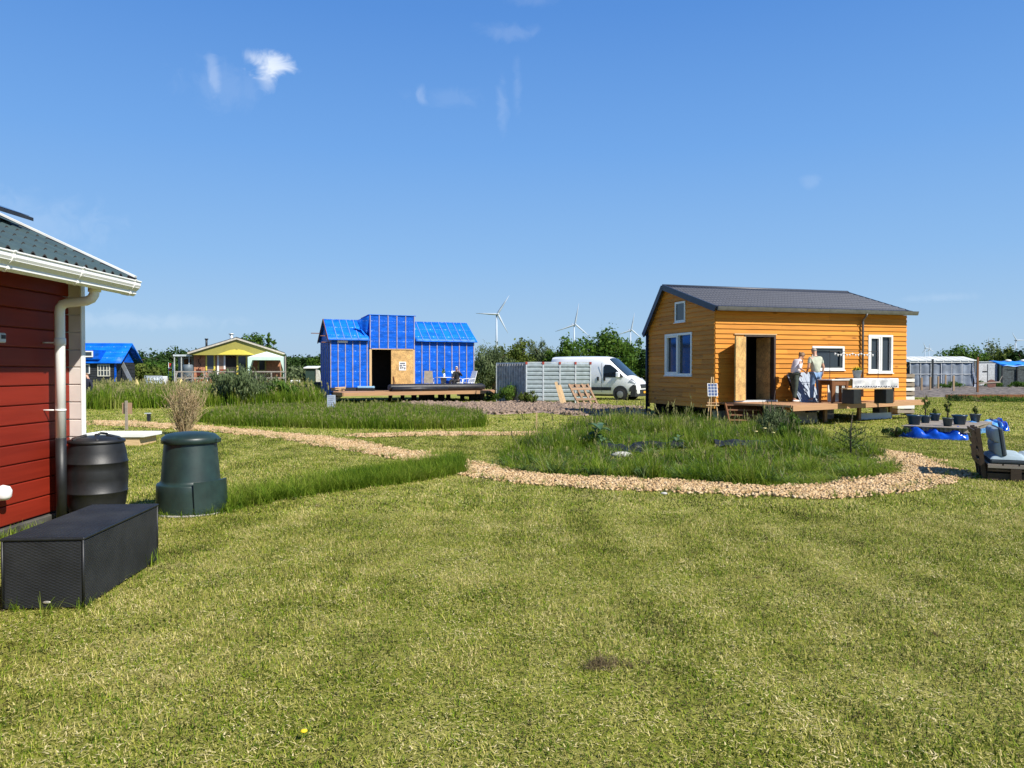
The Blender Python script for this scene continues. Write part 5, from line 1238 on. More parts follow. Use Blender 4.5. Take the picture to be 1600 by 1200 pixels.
for i, x in enumerate(post_x):
    part('post', STEEL, sc2, (x - .035, x + .035, -.05, .05, 0, SH)); part('post_cap', RED, sc2, (x - .05, x + .05, -.065, .06, SH - .10, SH + .03))
m = MB(); nc = 12
tp_ = fs_.loc(at(776, 41.3)); a = Vector((0, .05)); b = Vector(tp_); dd = (b - a); n_ = Vector((-dd.y, dd.x)).normalized() * .06
for i in range(nc):
    f0, f1, f2, f3, f4 = [(i + k) / nc for k in (0, .2, .5, .7, 1)]
    o0 = [a + dd * f for f in (f0, f1, f2, f3, f4)]; off = [0, 1, 1, 0, 0]
    vs_ = [(p.x + n_.x * o_, p.y + n_.y * o_, 0.02) for p, o_ in zip(o0, off)] + [(p.x + n_.x * o_, p.y + n_.y * o_, SH - .06) for p, o_ in zip(o0, off)]
    m.add(vs_, [(k, k + 1, k + 6, k + 5) for k in range(4)])
m.build('corrugated_side', mat('aged_steel_side', (.42, .42, .40), .6, .2, var=.2, dirt=.3), sc2)
m = MB(); m.bar((a.x, a.y, SH - .03), (b.x, b.y, SH - .03), .05, .06); m.build('top_rail', STEEL, sc2)
part('rear_panel', STEEL, sc2, (b.x, SW, sdp, sdp + .04, 0, SH - .03)); part('right_panel', STEEL, sc2, (SW - .03, SW, .06, sdp - .01, 0.02, SH - .05))
m = MB(); m.bar((a.x, .06, SH), (SW, .06, SH), .04, .05); m.build('front_top_rail', STEEL, sc2)
for k, (px0, px1, pyt, lab) in enumerate(((879, 869.5, 597, 'taller pale plank leaning on the steel container'), (884, 875.5, 602, 'shorter pale plank leaning beside the taller one'))):
    g = G(px0, 633.5); t_ = thing('leaning_plank', lab, 'plank', g); h_ = (633.5 - pyt) * g.y / F; dx = (px1 - px0) * g.y / F
    m = MB(); m.bar((0, 0, 0), (dx, .55, h_), .14, .03, up=(0, -1, 0)); m.build('plank', PINEZ, t_)
g = G(920, 632); pa = thing('leaning_pallet', 'weathered wooden pallet leaning against the steel container', 'pallet', g, rad(6))
def pt(u, v, w=0): # u across, v up the lean, w thickness
    ln = Vector((-.42, .42, 1.0)).normalized(); sd2 = Vector((1, .1, 0)).normalized(); nn = sd2.cross(ln)
    return sd2 * (u) + ln * v - nn * w * -1
PWD = wood('pallet_wood', (.30, .185, .11), (.14, .08, .05), 0, rand=.2)
for u in (-.5, -.17, .17, .48):
    m = MB(); m.bar(pt(u, 0, -.05), pt(u, 1.2, -.05), .09, .09, up=pt(0, 0, 1)); m.build('bearer', PWD, pa)
for v, hh_ in ((.09, .17), (.62, .14), (1.13, .15)):
    m = MB(); m.bar(pt(-.55, v, -.11), pt(.53, v, -.11), .02, hh_, up=pt(0, 1, 0)); m.build('slat', PWD, pa)
for v in (.30, .90):
    m = MB(); m.bar(pt(-.55, v, .01), pt(.53, v, .01), .02, .12, up=pt(0, 1, 0)); m.build('back_slat', PWD, pa)
wbx = thing('dark_bin', 'dark blue crate behind the leaning pallet', 'crate', G(893, 628.5)); m = MB(); m.box(-.25, .35, .3, .8, 0, 1.0); m.build('crate', mat('dark_blue_plastic', (.03, .05, .08), .5), wbx, bevel=.02)

# ============================================================ white van
VW = mat('van_paint', (.80, .81, .82), .22, var=.01, scale=2, coat=.5); TRIM = mat('van_black_trim', (.02, .021, .023), .55); RUB = mat('tyre_rubber', (.015, .015, .015), .85)
hd = rad(-29)
van = thing('white_van', 'white high roofed panel van with dark bumper and orange plate parked behind the steel container', 'van', (0, 0, 0), hd)
L_ = 5.5
# place: nearest front wheel at px 917+..; x forward
fwc = G(970, 625.3); van.location = (0, 0, 0)
wx, wy = 4.45, -.92
Rm = Matrix.Rotation(hd, 3, 'Z'); off = Rm @ Vector((wx, wy, 0)); van.location = (fwc.x - off.x, fwc.y - off.y, 0)
print('van', van.location)
# side outline stations: x, bottom, belt z, top z, half width at bottom/belt, half width at top
ST = [(0, .42, 1.3, 2.42, .98, .86), (.06, .36, 1.3, 2.50, 1.0, .90), (1.0, .33, 1.3, 2.52, 1.01, .90), (2.4, .33, 1.3, 2.52, 1.01, .90), (3.3, .33, 1.3, 2.50, 1.01, .88), (3.62, .33, 1.3, 2.42, 1.01, .86), (4.05, .33, 1.28, 2.02, 1.01, .84), (4.45, .33, 1.25, 1.68, 1.0, .82),
      (4.72, .33, 1.2, 1.44, .99, .80), (5.0, .32, 1.08, 1.30, .97, .78), (5.25, .32, .95, 1.17, .93, .74), (5.42, .34, .8, 1.0, .86, .66), (5.50, .4, .65, .72, .78, .55)]
def ring(s_):
    x, zb, zm, zt, hw, ht = s_; r_ = .16 if zt > 1.5 else .08
    half = [(0, zb), (hw * .93, zb), (hw, zb + .10), (hw, zm), (hw * .6 + ht * .4 if zt > 2 else hw * .98, zm + (zt - zm) * .55), (ht + .02, zt - r_), (ht - r_ * .5, zt - r_ * .25), (ht * .5, zt + .02), (0, zt + .03)]
    return [(x, -a, b) for a, b in half] + [(x, a, b) for a, b in half[::-1][1:-1]]
m = MB(); rings = [ring(s_) for s_ in ST]; nr = len(rings[0])
for r in rings: m.v += r
for i in range(len(rings) - 1):
    for k in range(nr): m.f.append((i * nr + k, (i + 1) * nr + k, (i + 1) * nr + (k + 1) % nr, i * nr + (k + 1) % nr)); m.sm.append(True); m.mi.append(0)
m.f += [tuple(range(nr)), tuple((len(rings) - 1) * nr + k for k in range(nr))[::-1]]; m.sm += [False, False]; m.mi += [0, 0]
bdy = m.build('body', VW, van, nrm=True); es_ = bdy.modifiers.new('split', 'EDGE_SPLIT'); es_.split_angle = rad(38)
def topz(x):
    for a, b in zip(ST, ST[1:]):
        if a[0] <= x <= b[0]: f = (x - a[0]) / (b[0] - a[0]); return a[3] + (b[3] - a[3]) * f
    return 1
m = MB()
def ws(u, v):
    x = 3.66 + (4.80 - 3.66) * v; z = topz(x) + .055 - .05 * (2 * u - 1) ** 2; w = .74 + .04 * v - .02
    return (x + .03, (u - .5) * 2 * w, z)
m.grid(ws, 8, 8); m.build('windscreen', glassmat('van_glass', (.02, .03, .035), .04), van)
VG = glassmat('van_side_glass', (.008, .01, .012), .05)
for sg in (-1, 1):
    m = MB(); pl2 = [(3.42, 1.32), (4.62, 1.30), (4.58, 1.42), (4.10, 1.86), (3.82, 2.04), (3.50, 2.04), (3.42, 1.9)]
    def yy(z): return sg * (1.012 - max(0, z - 1.3) * .075 + .012)
    P3 = [(x, yy(z), z) for x, z in pl2]; m.extr(P3, (0, -sg * .02, 0)); m.build('side_window', VG, van, nrm=True)
    m = MB(); m.box(4.25, 4.45, sg * 1.03 - (.24 if sg < 0 else 0), sg * 1.03 + (.24 if sg > 0 else 0), 1.30, 1.62); m.build('wing_mirror', VW if sg < 0 else TRIM, van, bevel=.04)
    part('side_trim', TRIM, van, (2.5, 3.9, sg * 1.005 - .02, sg * 1.005 + .02, .55, .74)); part('side_trim', TRIM, van, (.5, 1.2, sg * 1.005 - .02, sg * 1.005 + .02, .55, .74))
    part('door_handle', TRIM, van, (3.02, 3.14, sg * 1.02 - .02, sg * 1.02 + .02, 1.12, 1.34)); part('door_handle', TRIM, van, (3.42, 3.54, sg * 1.02 - .02, sg * 1.02 + .02, 1.12, 1.34))
    part('door_seam', TRIM, van, (3.30, 3.315, sg * 1.008 - .006, sg * 1.008 + .006, .45, 2.15))
    m = MB(); m.extr([(4.95, sg * .985, 1.08), (5.30, sg * .90, .90), (5.36, sg * .80, .98), (5.05, sg * .86, 1.26)], (.03, sg * .02, .02)); m.build('headlight', mat('headlight_glass', (.25, .27, .3), .1) if sg < 0 else bpy.data.materials['headlight_glass'], van, nrm=True)
    for wxx in (1.15, 4.45):
        m = MB(); y0 = sg * .80
        for k in range(24): pass
        m.tube([(wxx, sg * 1.018, .40), (wxx, sg * .9, .40)], .44, 24, smooth=False); m.build('wheel_arch', TRIM, van)
        m = MB(); c0 = (wxx, sg * .80, .34); pr = [(.20, 0), (.31, .005), (.34, .03), (.34, .19), (.31, .225), (.20, .23)]
        v_ = []; nn = 28
        for r_, y_ in pr:
            for k in range(nn): a_ = 2 * math.pi * k / nn; v_.append((wxx + r_ * math.cos(a_), sg * (.80 + y_), .34 + r_ * math.sin(a_)))
        m.add(v_, [(i * nn + k, i * nn + (k + 1) % nn, (i + 1) * nn + (k + 1) % nn, (i + 1) * nn + k) for i in range(len(pr) - 1) for k in range(nn)], True); wh = m.build('wheel', RUB, van, nrm=True)
        m = MB(); m.tube([(wxx, sg * .86, .34), (wxx, sg * 1.025, .34), (wxx, sg * 1.035, .34)], [.21, .205, .10], 20, smooth=False); m.build('rim', mat('wheel_grey', (.3, .31, .32), .4, .6) if 'wheel_grey' not in bpy.data.materials else bpy.data.materials['wheel_grey'], wh)
m = MB()
for k in range(8):
    a0, a1 = -1 + k / 4, -1 + (k + 1) / 4; f = lambda a: (5.56 - .22 * abs(a) ** 3, a * .96)
    (x0, y0), (x1, y1) = f(a0), f(a1); m.hexa([(x0 - .3, y0, .22), (x0, y0, .22), (x1, y1, .22), (x1 - .3, y1, .22), (x0 - .3, y0, .66), (x0 + .02, y0, .60), (x1 + .02, y1, .60), (x1 - .3, y1, .66)])
m.build('bumper', TRIM, van, nrm=True)
for sg in (-1, 1):
    m = MB(); m.extr([(4.98, sg * 1.0, .5), (5.38, sg * .93, .5), (5.36, sg * .93, .86), (5.2, sg * .95, .90), (5.0, sg * 1.0, .72)], (0, -sg * .1, 0)); m.build('bumper_corner', TRIM, van, nrm=True)
m = MB(); m.extr([(5.50, -.46, .70), (5.50, .46, .70), (5.47, .50, .92), (5.47, -.50, .92)], (.03, 0, 0)); m.build('grille', TRIM, van, nrm=True)
m = MB(); m.box(5.58, 5.60, -.26, .26, .40, .52); m.build('number_plate', mat('orange_yellow_plate', (.85, .42, .02), .5), van)
m = MB(); m.lathe([(.001, 0), (.05, 0), (.04, .015), (.001, .016)], (5.36, 0, 1.075), 8); m.build('badge', STEEL, van)
part('underbody', TRIM, van, (.3, 5.2, -.8, .8, .22, .34))
# ============================================================ trees and shrubs
BARK = mat('bark', (.12, .09, .065), .9, var=.3, scale=6, bump=.6)
LEAFS = {
 'mid': leafmat('tree_leaves', [(.022, .055, .007), (.045, .10, .012), (.08, .15, .018), (.14, .21, .035)], .3, ns=.8),
 'grey': leafmat('willow_leaves', [(.05, .075, .03), (.085, .12, .05), (.13, .17, .075), (.20, .24, .12)], .3, ns=1.2),
 'dark': leafmat('dark_tree_leaves', [(.014, .034, .009), (.03, .065, .014), (.055, .10, .022)], .25, ns=.6),
 'yel': leafmat('yellow_green_leaves', [(.04, .07, .012), (.085, .12, .02), (.14, .17, .035)], .3, ns=1.0),
}
def crown(name, c, R, hz_, n, s, mt, parent, blobs=26, low=.0, gap=.75, up=False):
    """crown of many leaf faces gathered in clumps inside an ellipsoid; c centre, R radius, hz_ half height"""
    B = []
    for i in range(blobs):
        d = rng.normal(size=3); d /= np.linalg.norm(d); r = rng.random() ** .5
        p = np.array([d[0] * R * r, d[1] * R * r, d[2] * hz_ * r]); B.append((p, (.17 + .24 * rng.random()) * R * (1.15 - .35 * r)))
    w = np.array([b[1] ** 2 for b in B]); w /= w.sum(); k = rng.choice(len(B), n, p=w)
    P0 = np.array([b[0] for b in B])[k]; Rb = np.array([b[1] for b in B])[k]
    d = rng.normal(size=(n, 3)); d /= np.linalg.norm(d, axis=1)[:, None]; rr = Rb * (gap * .6 + (1.25 - gap * .6) * rng.random(n)) * np.where(rng.random(n) < .16, 1.45, 1.0)
    P = P0 + d * rr[:, None] * np.array([1, 1, min(1.15, hz_ / R + .15)]); P += np.array(c)
    a = rng.normal(size=(n, 3)) + (np.array([0, 0, 2.5]) if up else 0); a -= d * (a * d).sum(1)[:, None] * .6; a /= np.linalg.norm(a, axis=1)[:, None]
    b = np.cross(a, d + rng.normal(size=(n, 3)) * .5); b /= np.linalg.norm(b, axis=1)[:, None]
    L_ = s * (.6 + .8 * rng.random(n))[:, None]; V = np.stack([P - a * L_, P + b * L_ * (.28 if up else .5), P + a * L_, P - b * L_ * (.28 if up else .5)], 1)
    V[:, :, 2] = np.maximum(V[:, :, 2], low)
    drop = rng.random(n) < (.18 if hz_ > 1 else 0); V[drop, :, 2] = low + (V[drop, :, 2] - low) * .55
    return npmesh(name, V.reshape(-1, 3), np.arange(n * 4).reshape(n, 4), mt, parent=parent)
def tree(label, px, pyt, D, wpx, kind, n=4200, name='leafy_tree', group=None, base=.12, s=.13, blobs=44, gap=.7, seed=0, up=False):
    x = (px - 800) / F * D; top = zat(pyt, D); R = wpx / 2 / F * D; t = thing(name, label, 'tree', (x, D, 0), rng.random() * 6, group)
    c0 = top * base; hz_ = (top - c0) / 2
    m = MB(); m.tube([(0, 0, -.05), (.04, 0, top * .3), (-.05, .06, top * .55), (.02, 0, top * .74)], [R * .07 + .05, R * .05 + .04, R * .035 + .02, .012], 7)
    for i in range(7):
        a = i * 2.4 + rng.random(); z = top * (.25 + .07 * i); r = R * (.5 + .25 * rng.random())
        m.tube([(0, 0, z), (r * .5 * math.cos(a), r * .5 * math.sin(a), z + hz_ * .12), (r * math.cos(a), r * math.sin(a), min(top * .8, z + hz_ * .3))], [R * .03 + .02, R * .018 + .012, .008], 5)
    m.build('trunk', BARK, t); crown('crown', (0, 0, c0 + hz_), R * .86, hz_ * .86, n, s, LEAFS[kind], t, blobs, 0.02, gap, up); return t
tree('broad dark green tree with ragged crown behind the white van', 945, 505, 60, 132, 'mid', 9000, blobs=46)
tree('lower green tree reaching left behind the steel container and van', 893, 524, 61, 62, 'mid', 4200)
tree('green tree between the broad tree and the orange house', 987, 524, 62, 50, 'mid', 3600)
tree('narrow dark tree half hidden by the left edge of the orange house', 1008, 533, 58, 26, 'dark', 2200)
tree('grey green willow tree directly right of the blue house', 772, 536, 58, 84, 'grey', 7500, base=.0, up=True)
tree('pointed yellow green tree behind the left end of the steel container', 806, 525, 63, 66, 'yel', 7000, base=.0)
tree('rounded grey green tree in the middle of the row behind the container', 840, 526, 64, 66, 'grey', 6500, base=.0, up=True)
tree('low dark green tree behind the front of the steel container', 870, 541, 62, 60, 'mid', 4800, base=.0)
tree('ragged tree rising just right of the yellow gable roof', 396, 507, 74, 56, 'mid', 3600, blobs=30, gap=.5)
tree('thin upright tree right of the ragged one above the party tent', 421, 510, 74, 28, 'mid', 1900, blobs=18, gap=.6)
for i, (px, py, w, D, k, lab) in enumerate([(212, 549, 56, 84, 'dark', 'dark tree right behind the ladder of the black cabin'), (240, 547, 64, 92, 'dark', 'second dark tree from the black cabin in the far row'), (270, 544, 66, 88, 'dark', 'tall dark tree left of the yellow gable house'),
      (254, 560, 58, 72, 'mid', 'lighter green tree standing in front of the dark row'), (222, 568, 50, 68, 'yel', 'yellowish low tree beside the white water tank'), (290, 548, 40, 95, 'dark', 'dark tree just behind the left porch of the yellow gable house'),
      (446, 553, 40, 88, 'dark', 'dark tree directly right of the party tent'), (474, 555, 46, 92, 'dark', 'dark tree left of the blue wrapped house'), (462, 572, 60, 72, 'grey', 'low grey green tree between the tent and the blue house'), (500, 556, 40, 90, 'mid', 'green tree half hidden behind the left end of the blue house')]):
    tree(lab, px, py, D, w * 1.25, k, 4200, group='trees in the far row at left', base=.02, s=.17)
for px, py, w, D, k, lab, g_ in [(1500, 538, 76, 92, 'mid', 'rounded green tree behind the plastic greenhouse', .7), (1548, 534, 56, 94, 'grey', 'sparse pale grey green tree right of the rounded green tree', .9), (1570, 541, 46, 90, 'yel', 'olive tree above the white shed', .7), (1597, 541, 40, 88, 'dark', 'dark tree above the blue canopy at the right edge', .6), (1640, 538, 60, 92, 'mid', 'green tree beyond the right edge of the blue canopy', .7)]:
    tree(lab, px, py, D, w * 1.15, k, 4500 if k != 'grey' else 1500, group='trees behind the vegetable plot', base=.05, s=.17, gap=g_)
# distant woodland that reads as one mass
V = []; 
def woods(px0, px1, D, h0, h1, n, s):
    out = []
    px = px0 + (px1 - px0) * rng.random(n); h = np.array([h0 + (h1 - h0) * (.5 + .5 * noise.noise(Vector((p * .03, D * .1, 1))) + .25 * noise.noise(Vector((p * .15, D, 4)))) for p in px])
    z = h * rng.random(n) ** .6; x = (px - 800) / F * D; y = D + rng.normal(size=n) * D * .015
    P = np.stack([x, y, z], 1); a = rng.normal(size=(n, 3)); a /= np.linalg.norm(a, axis=1)[:, None]; b = rng.normal(size=(n, 3)); b /= np.linalg.norm(b, axis=1)[:, None]
    return np.stack([P - a * s, P + b * s * .7, P + a * s, P - b * s * .7], 1)
A = np.concatenate([woods(-300, 560, 260, 4.5, 7.0, 7000, .75), woods(700, 1030, 240, 3.5, 5.5, 2500, .75), woods(1400, 1900, 600, 4, 7, 1800, 1.6), woods(400, 1500, 700, 6, 10, 3000, 2.0)])
npmesh('distant_woods', A.reshape(-1, 3), np.arange(A.shape[0] * 4).reshape(-1, 4), LEAFS['dark'], kind='stuff', label='distant dark green woodland along the horizon', cat='woodland')
def shrub(name, label, px, pyb, h, w, kind, n=1500, s=.08, up=True, cat='shrub', blobs=14, gap=.4, group=None):
    g = G(px, pyb); t = thing(name, label, cat, g, rng.random() * 6, group)
    m = MB()
    for i in range(9):
        a = i * 2.4; r = w * .35 * rng.random() + .05; m.tube([(0, 0, 0), (r * .4 * math.cos(a), r * .4 * math.sin(a), h * .45), (r * math.cos(a), r * math.sin(a), h * .85)], [.012, .008, .004], 4)
    m.build('stems', BARK, t); crown('foliage', (0, 0, h * .5), w * .42, h * .42, n, s, LEAFS[kind], t, blobs, .01, gap, up); return t
shrub('willow_shrub', 'spreading grey green shrub in front of the terrace of the yellow gable house', 378, 633, 1.85, 3.9, 'grey', 9000, .10, blobs=44)
shrub('willow_shrub', 'lower green part of the shrubs right of the spreading grey green one', 428, 631, 1.35, 2.8, 'mid', 4500, .11)
shrub('leafy_weed', 'dark leafy weeds at the foot of the grey green shrub', 400, 628, .7, 1.3, 'dark', 1200, .10)
shrub('leafy_weed', 'tall green weeds against the corrugated side of the steel container', 800, 630, 1.0, 1.9, 'mid', 2600, .07)
shrub('leafy_weed', 'green weeds growing up at the front corner of the container', 826, 632, .75, 1.3, 'yel', 1500, .07)
shrub('leafy_weed', 'small weeds at the right foot of the container', 856, 630, .35, 1.0, 'mid', 600, .05)
shrub('leafy_weed', 'weeds under the right end of the blue house deck', 766, 627, .5, 1.2, 'dark', 900, .07)
shrub('feathery_shrub', 'pale feathery shrub in front of the deck steps', 1207, 690, 1.02, 1.0, 'grey', 5200, .028, gap=.5, blobs=34)
shrub('feathery_shrub', 'greener feathery shrub growing right of the pale one', 1229, 694, .72, .8, 'mid', 3000, .032)
shrub('leafy_weed', 'dark green clump beside the timber edge of the vegetable plot', 1493, 627, .42, 1.5, 'dark', 900, .05)
for k, px in enumerate((1405, 1530, 1570, 1610)):
    shrub('leafy_weed', ('weeds just right of the house corner along the timber edging', 'weeds left of centre along the timber edging of the vegetable plot', 'weeds near the right end of the timber edging', 'weeds at the frame edge along the timber edging')[k], px, 628, .32, 2.4, 'mid', 1200, .05, group='weeds along the timber edging')
hdg = [(1485, 608), (1520, 606), (1555, 606), (1590, 607), (1625, 607)]
for k, (px, py) in enumerate(hdg): shrub('leafy_weed', 'green crop growing ' + ('at the foot of the greenhouse', 'below the right corner of the greenhouse', 'in front of the white shed', 'in front of the blue canopy', 'at the right edge beside the blue canopy')[k], px, py, .75, 2.6, 'mid', 900, .09, group='green crops on the vegetable plot')
# dry bush
g = G(287, 680); db = thing('dry_bush', 'leafless beige bush of dry upright twigs beside the path behind the compost bin', 'bush', g)
TW_ = leafmat('dry_twigs', [(.20, .13, .07), (.34, .25, .14), (.46, .38, .22)], .1, ns=3); m = MB(); 
for i in range(150):
    a = rng.random() * 6.28; sp2 = .08 + .50 * rng.random(); h = .55 + .95 * rng.random(); r0 = .12 * rng.random()
    p = [(r0 * math.cos(a), r0 * math.sin(a), 0)]
    for k in range(1, 4): f = k / 3; p.append(((r0 + sp2 * f ** 1.1) * math.cos(a) + rng.normal() * .05, (r0 + sp2 * f ** 1.3) * math.sin(a) + rng.normal() * .03, h * f))
    m.tube(p, [.009, .007, .005, .002], 3, cap=False, smooth=False)
    for j in range(4):
        q = Vector(p[2]).lerp(Vector(p[3]), rng.random()) if rng.random() < .6 else Vector(p[1]).lerp(Vector(p[2]), rng.random()); e = q + Vector((rng.normal() * .10, rng.normal() * .10, .10 + .12 * rng.random()))
        m.tube([q, e], [.004, .002], 3, cap=False, smooth=False)
m.build('twigs', TW_, db)
o = crown('dry_leaves', (0, 0, .95), .42, .5, 1500, .028, TW_, db, 18, .1, .3, True)

# ============================================================ plants on the weed bed
DOCK = leafmat('dock_leaves', [(.05, .10, .04), (.08, .15, .06), (.13, .20, .09)], .25, .35, ns=3, spec=.5)
def broadleaf(px, py, h, n, label, L=.30, seed=1):
    t = thing('broadleaf_plant', label, 'plant', G(px, py), 0)
    for i in range(n):
        a = i * 2.4 + rng.random(); tilt = .35 + .6 * rng.random(); ln = L * (.7 + .5 * rng.random()); z0 = h * (.15 + .75 * i / n); m = MB()
        d = Vector((math.cos(a), math.sin(a), 0)); s_ = Vector((-math.sin(a), math.cos(a), 0))
        def lf(u, v): w = ln * .30 * math.sin(math.pi * min(1, v * .93 + .05)) ** .7; return Vector((0, 0, z0)) + d * (ln * v) + Vector((0, 0, 1)) * (ln * tilt * v - ln * .75 * v * v + .04 * abs(2 * u - 1)) + s_ * (u - .5) * 2 * w
        m.grid(lf, 4, 6); m.build('leaf', DOCK, t)
    m = MB(); m.tube([(0, 0, 0), (.02, 0, h)], [.015, .006], 5); m.build('stem', BARK, t); return t
broadleaf(932, 700, .55, 16, 'large grey green broad leaved plant beside the black plastic on the weed bed')
broadleaf(945, 703, .22, 9, 'lower broad leaved plant at the foot of the tall one', .26)
broadleaf(1060, 700, .25, 9, 'small broad leaved plant right of the black plastic', .2)
broadleaf(1003, 746, .12, 6, 'flat broad leaves at the front edge of the weed bed', .16)
FOIL = mat('black_foil', (.016, .017, .02), .3, bump=.8, bscale=9)
for k, (px, py, w, d_, lab) in enumerate(((1030, 702, 1.1, .35, 'crumpled black plastic sheet among the weeds in the middle'), (970, 708, .9, .4, 'black plastic sheet at the foot of the broad leaved plant'), (1165, 699, 1.3, .45, 'black plastic sheet in front of the yellow flowers'))):
    t = thing('plastic_sheet', lab, 'plastic sheet', G(px, py)); m = MB()
    m.grid(lambda u, v: ((u - .5) * w, (v - .5) * d_, .03 + .11 * abs(noise.noise(Vector((u * 4 + k, v * 3, k)))) + .10 * math.exp(-((v - .8) * 5) ** 2)), 22, 12); o = m.build('sheet', FOIL, t)
STONE = mat('pale_stone', (.42, .41, .38), .8, var=.15)
t = thing('stone', 'pale grey oblong stone beside the black plastic', 'stone', G(972, 716)); m = MB(); m.ball((0, 0, .06), .22, .09, .07, 12); m.build('rock', STONE, t)
t = thing('garden_stake', 'thin bare wooden stake standing at the left end of the weed bed', 'stake', G(838.5, 694)); part('stake', PINEZ, t, (-.018, .018, -.012, .012, 0, .73))
for k, (px, py, h) in enumerate(((1191, 690, .30), (1194.5, 692, .32), (1208, 697, .28), (1215, 693, .30), (1181, 694, .27))):
    t = thing('yellow_flower', ('pale yellow flower, left of the closest pair', 'pale yellow flower, right of the closest pair', 'lowest pale yellow flower in front of the feathery shrub', 'pale yellow flower furthest right on the weed bed', 'pale yellow flower furthest left on the weed bed')[k], 'flower', G(px, py), 0, 'pale yellow flowers on the weed bed')
    m = MB(); m.tube([(0, 0, 0), (.01, .0, h)], [.006, .004], 4); m.build('stem', GREENLEAF, t); m = MB(); m.lathe([(.008, 0), (.03, .012), (.045, .03), (.03, .034), (.001, .03)], (.01, 0, h), 10); m.build('blossom', mat('pale_yellow_petals', (.8, .68, .30), .6) if 'pale_yellow_petals' not in bpy.data.materials else bpy.data.materials['pale_yellow_petals'], t)
t = thing('dandelion', 'single bright yellow dandelion low in the lawn near the bottom edge', 'flower', G(472, 1163)); m = MB(); m.tube([(0, 0, 0), (0, 0, .045)], .003, 5); m.build('stem', GREENLEAF, t); m = MB(); m.lathe([(.004, 0), (.014, .004), (.017, .01), (.010, .014), (.001, .015)], (0, 0, .04), 14); m.build('blossom', YEL, t)
# young spruce
t = thing('young_spruce', 'small dark spruce with stiff branches at the right end of the weed bed', 'tree', G(1330, 712)); NEED = leafmat('spruce_needles', [(.012, .028, .014), (.03, .055, .025), (.05, .08, .035)], .1, ns=4)
m = MB(); m.tube([(0, 0, 0), (0, 0, .55), (.04, 0, .88)], [.02, .012, .004], 5); m.build('trunk', BARK, t)
V = []; Fc = []
for i in range(16):
    a = i * 2.4; z = .12 + .40 * i / 16; ln = .42 * (1 - .45 * i / 16)
    for j in range(60):
        f = j / 60; p = np.array([math.cos(a) * ln * f, math.sin(a) * ln * f, z + ln * f * .45]); d = rng.normal(size=3) * .035; m0 = len(V); q = rng.normal(size=3) * .004
        V += [p - q, p + q, p + d + np.array([math.cos(a), math.sin(a), .3]) * .02]; Fc.append((m0, m0 + 1, m0 + 2))
for j in range(60):
    f = j / 60; p = np.array([.04 * f, 0, .5 + .38 * f]); d = rng.normal(size=3) * .03; m0 = len(V); q = rng.normal(size=3) * .004; V += [p - q, p + q, p + d]; Fc.append((m0, m0 + 1, m0 + 2))
npmesh('needles', V, Fc, NEED, parent=t)
# clumps of dead grass on the lawn
DEAD = leafmat('dead_grass', [(.06, .045, .025), (.16, .12, .06), (.28, .22, .12)], .1, ns=4)
dcl = proto_collection('dead_clumps', [blades('tuft', 120, .10, .03, .09, .004, [DEAD, DEAD], lean=1.3, flat=.6, seg=2) for _ in range(3)])
pts = [(938, 1042, .9), (948, 1047, .8), (930, 1048, .8), (965, 1040, .5), (985, 1045, .45), (1010, 1040, .4), (495, 792, .5), (535, 783, .4), (582, 778, .35), (1028, 840, .4), (745, 872, .3), (1465, 995, .4), (330, 1092, .4), (1080, 865, .3), (1185, 905, .35), (752, 772, .3), (1415, 862, .3), (1310, 855, .25)]
P = np.array([tuple(G(a, b)) for a, b, c in pts]); s_ = np.array([c for a, b, c in pts])
scatter('dead_grass_clumps', P, rng.random(len(P)) * 6, np.stack([s_ * 1.05, s_ * 1.05, s_ * 1.3], 1), dcl, 3, DEAD, kind='stuff', label='brown clumps of dead cut grass lying on the lawn', cat='cut grass')
t = thing('stone', 'small pale stone at the near edge of the chip path', 'stone', G(1038, 774)); m = MB(); m.ball((0, 0, .02), .05, .03, .022, 8); m.build('rock', STONE, t)

# ============================================================ pot platform and tarpaulin
PZ = .30
pf = thing('pallet_platform', 'low grey platform of old pallets with slatted sides, carrying six plant pots', 'platform', (0, 0, 0))
Q = [G(1409, 665, PZ), G(1513, 669.5, PZ), G(1552, 658.5, PZ), G(1455, 655.5, PZ)]
A_, B_, C_, D_ = [Vector((q.x, q.y)) for q in Q]; n = 15
for i in range(n):
    f0, f1 = i / n, (i + .9) / n
    p = [A_.lerp(D_, f0), B_.lerp(C_, f0), B_.lerp(C_, f1), A_.lerp(D_, f1)]
    m = MB(); m.prism([tuple(x) for x in p], PZ - .022, PZ); m.build('plank', GREYW, pf)
for a, b in ((A_, B_), (B_, C_)):
    for i in range(14):
        q = a.lerp(b, (i + .5) / 14); ii = ((A_ + B_ + C_ + D_) / 4 - q).normalized() * .09; q = q + ii; part('block', GREYW, pf, (q.x - .04, q.x + .04, q.y - .04, q.y + .04, PZ - .12, PZ - .023))
cq = (A_ + B_ + C_ + D_) / 4; m = MB(); m.prism([tuple(cq.lerp(x, .72)) for x in (A_, B_, C_, D_)], .01, PZ - .13); m.build('underframe', DARKM, pf)
TARP = mat('blue_tarpaulin', (.006, .09, .62), .22, bump=.9, bscale=5, var=.25, spec=.7); TARPL = mat('light_blue_tarpaulin', (.12, .34, .70), .3, bump=.9, bscale=6, var=.2)
tp2 = thing('blue_tarpaulin', 'crumpled glossy blue tarpaulin spilling out from under the pot platform', 'tarpaulin', (0, 0, 0))
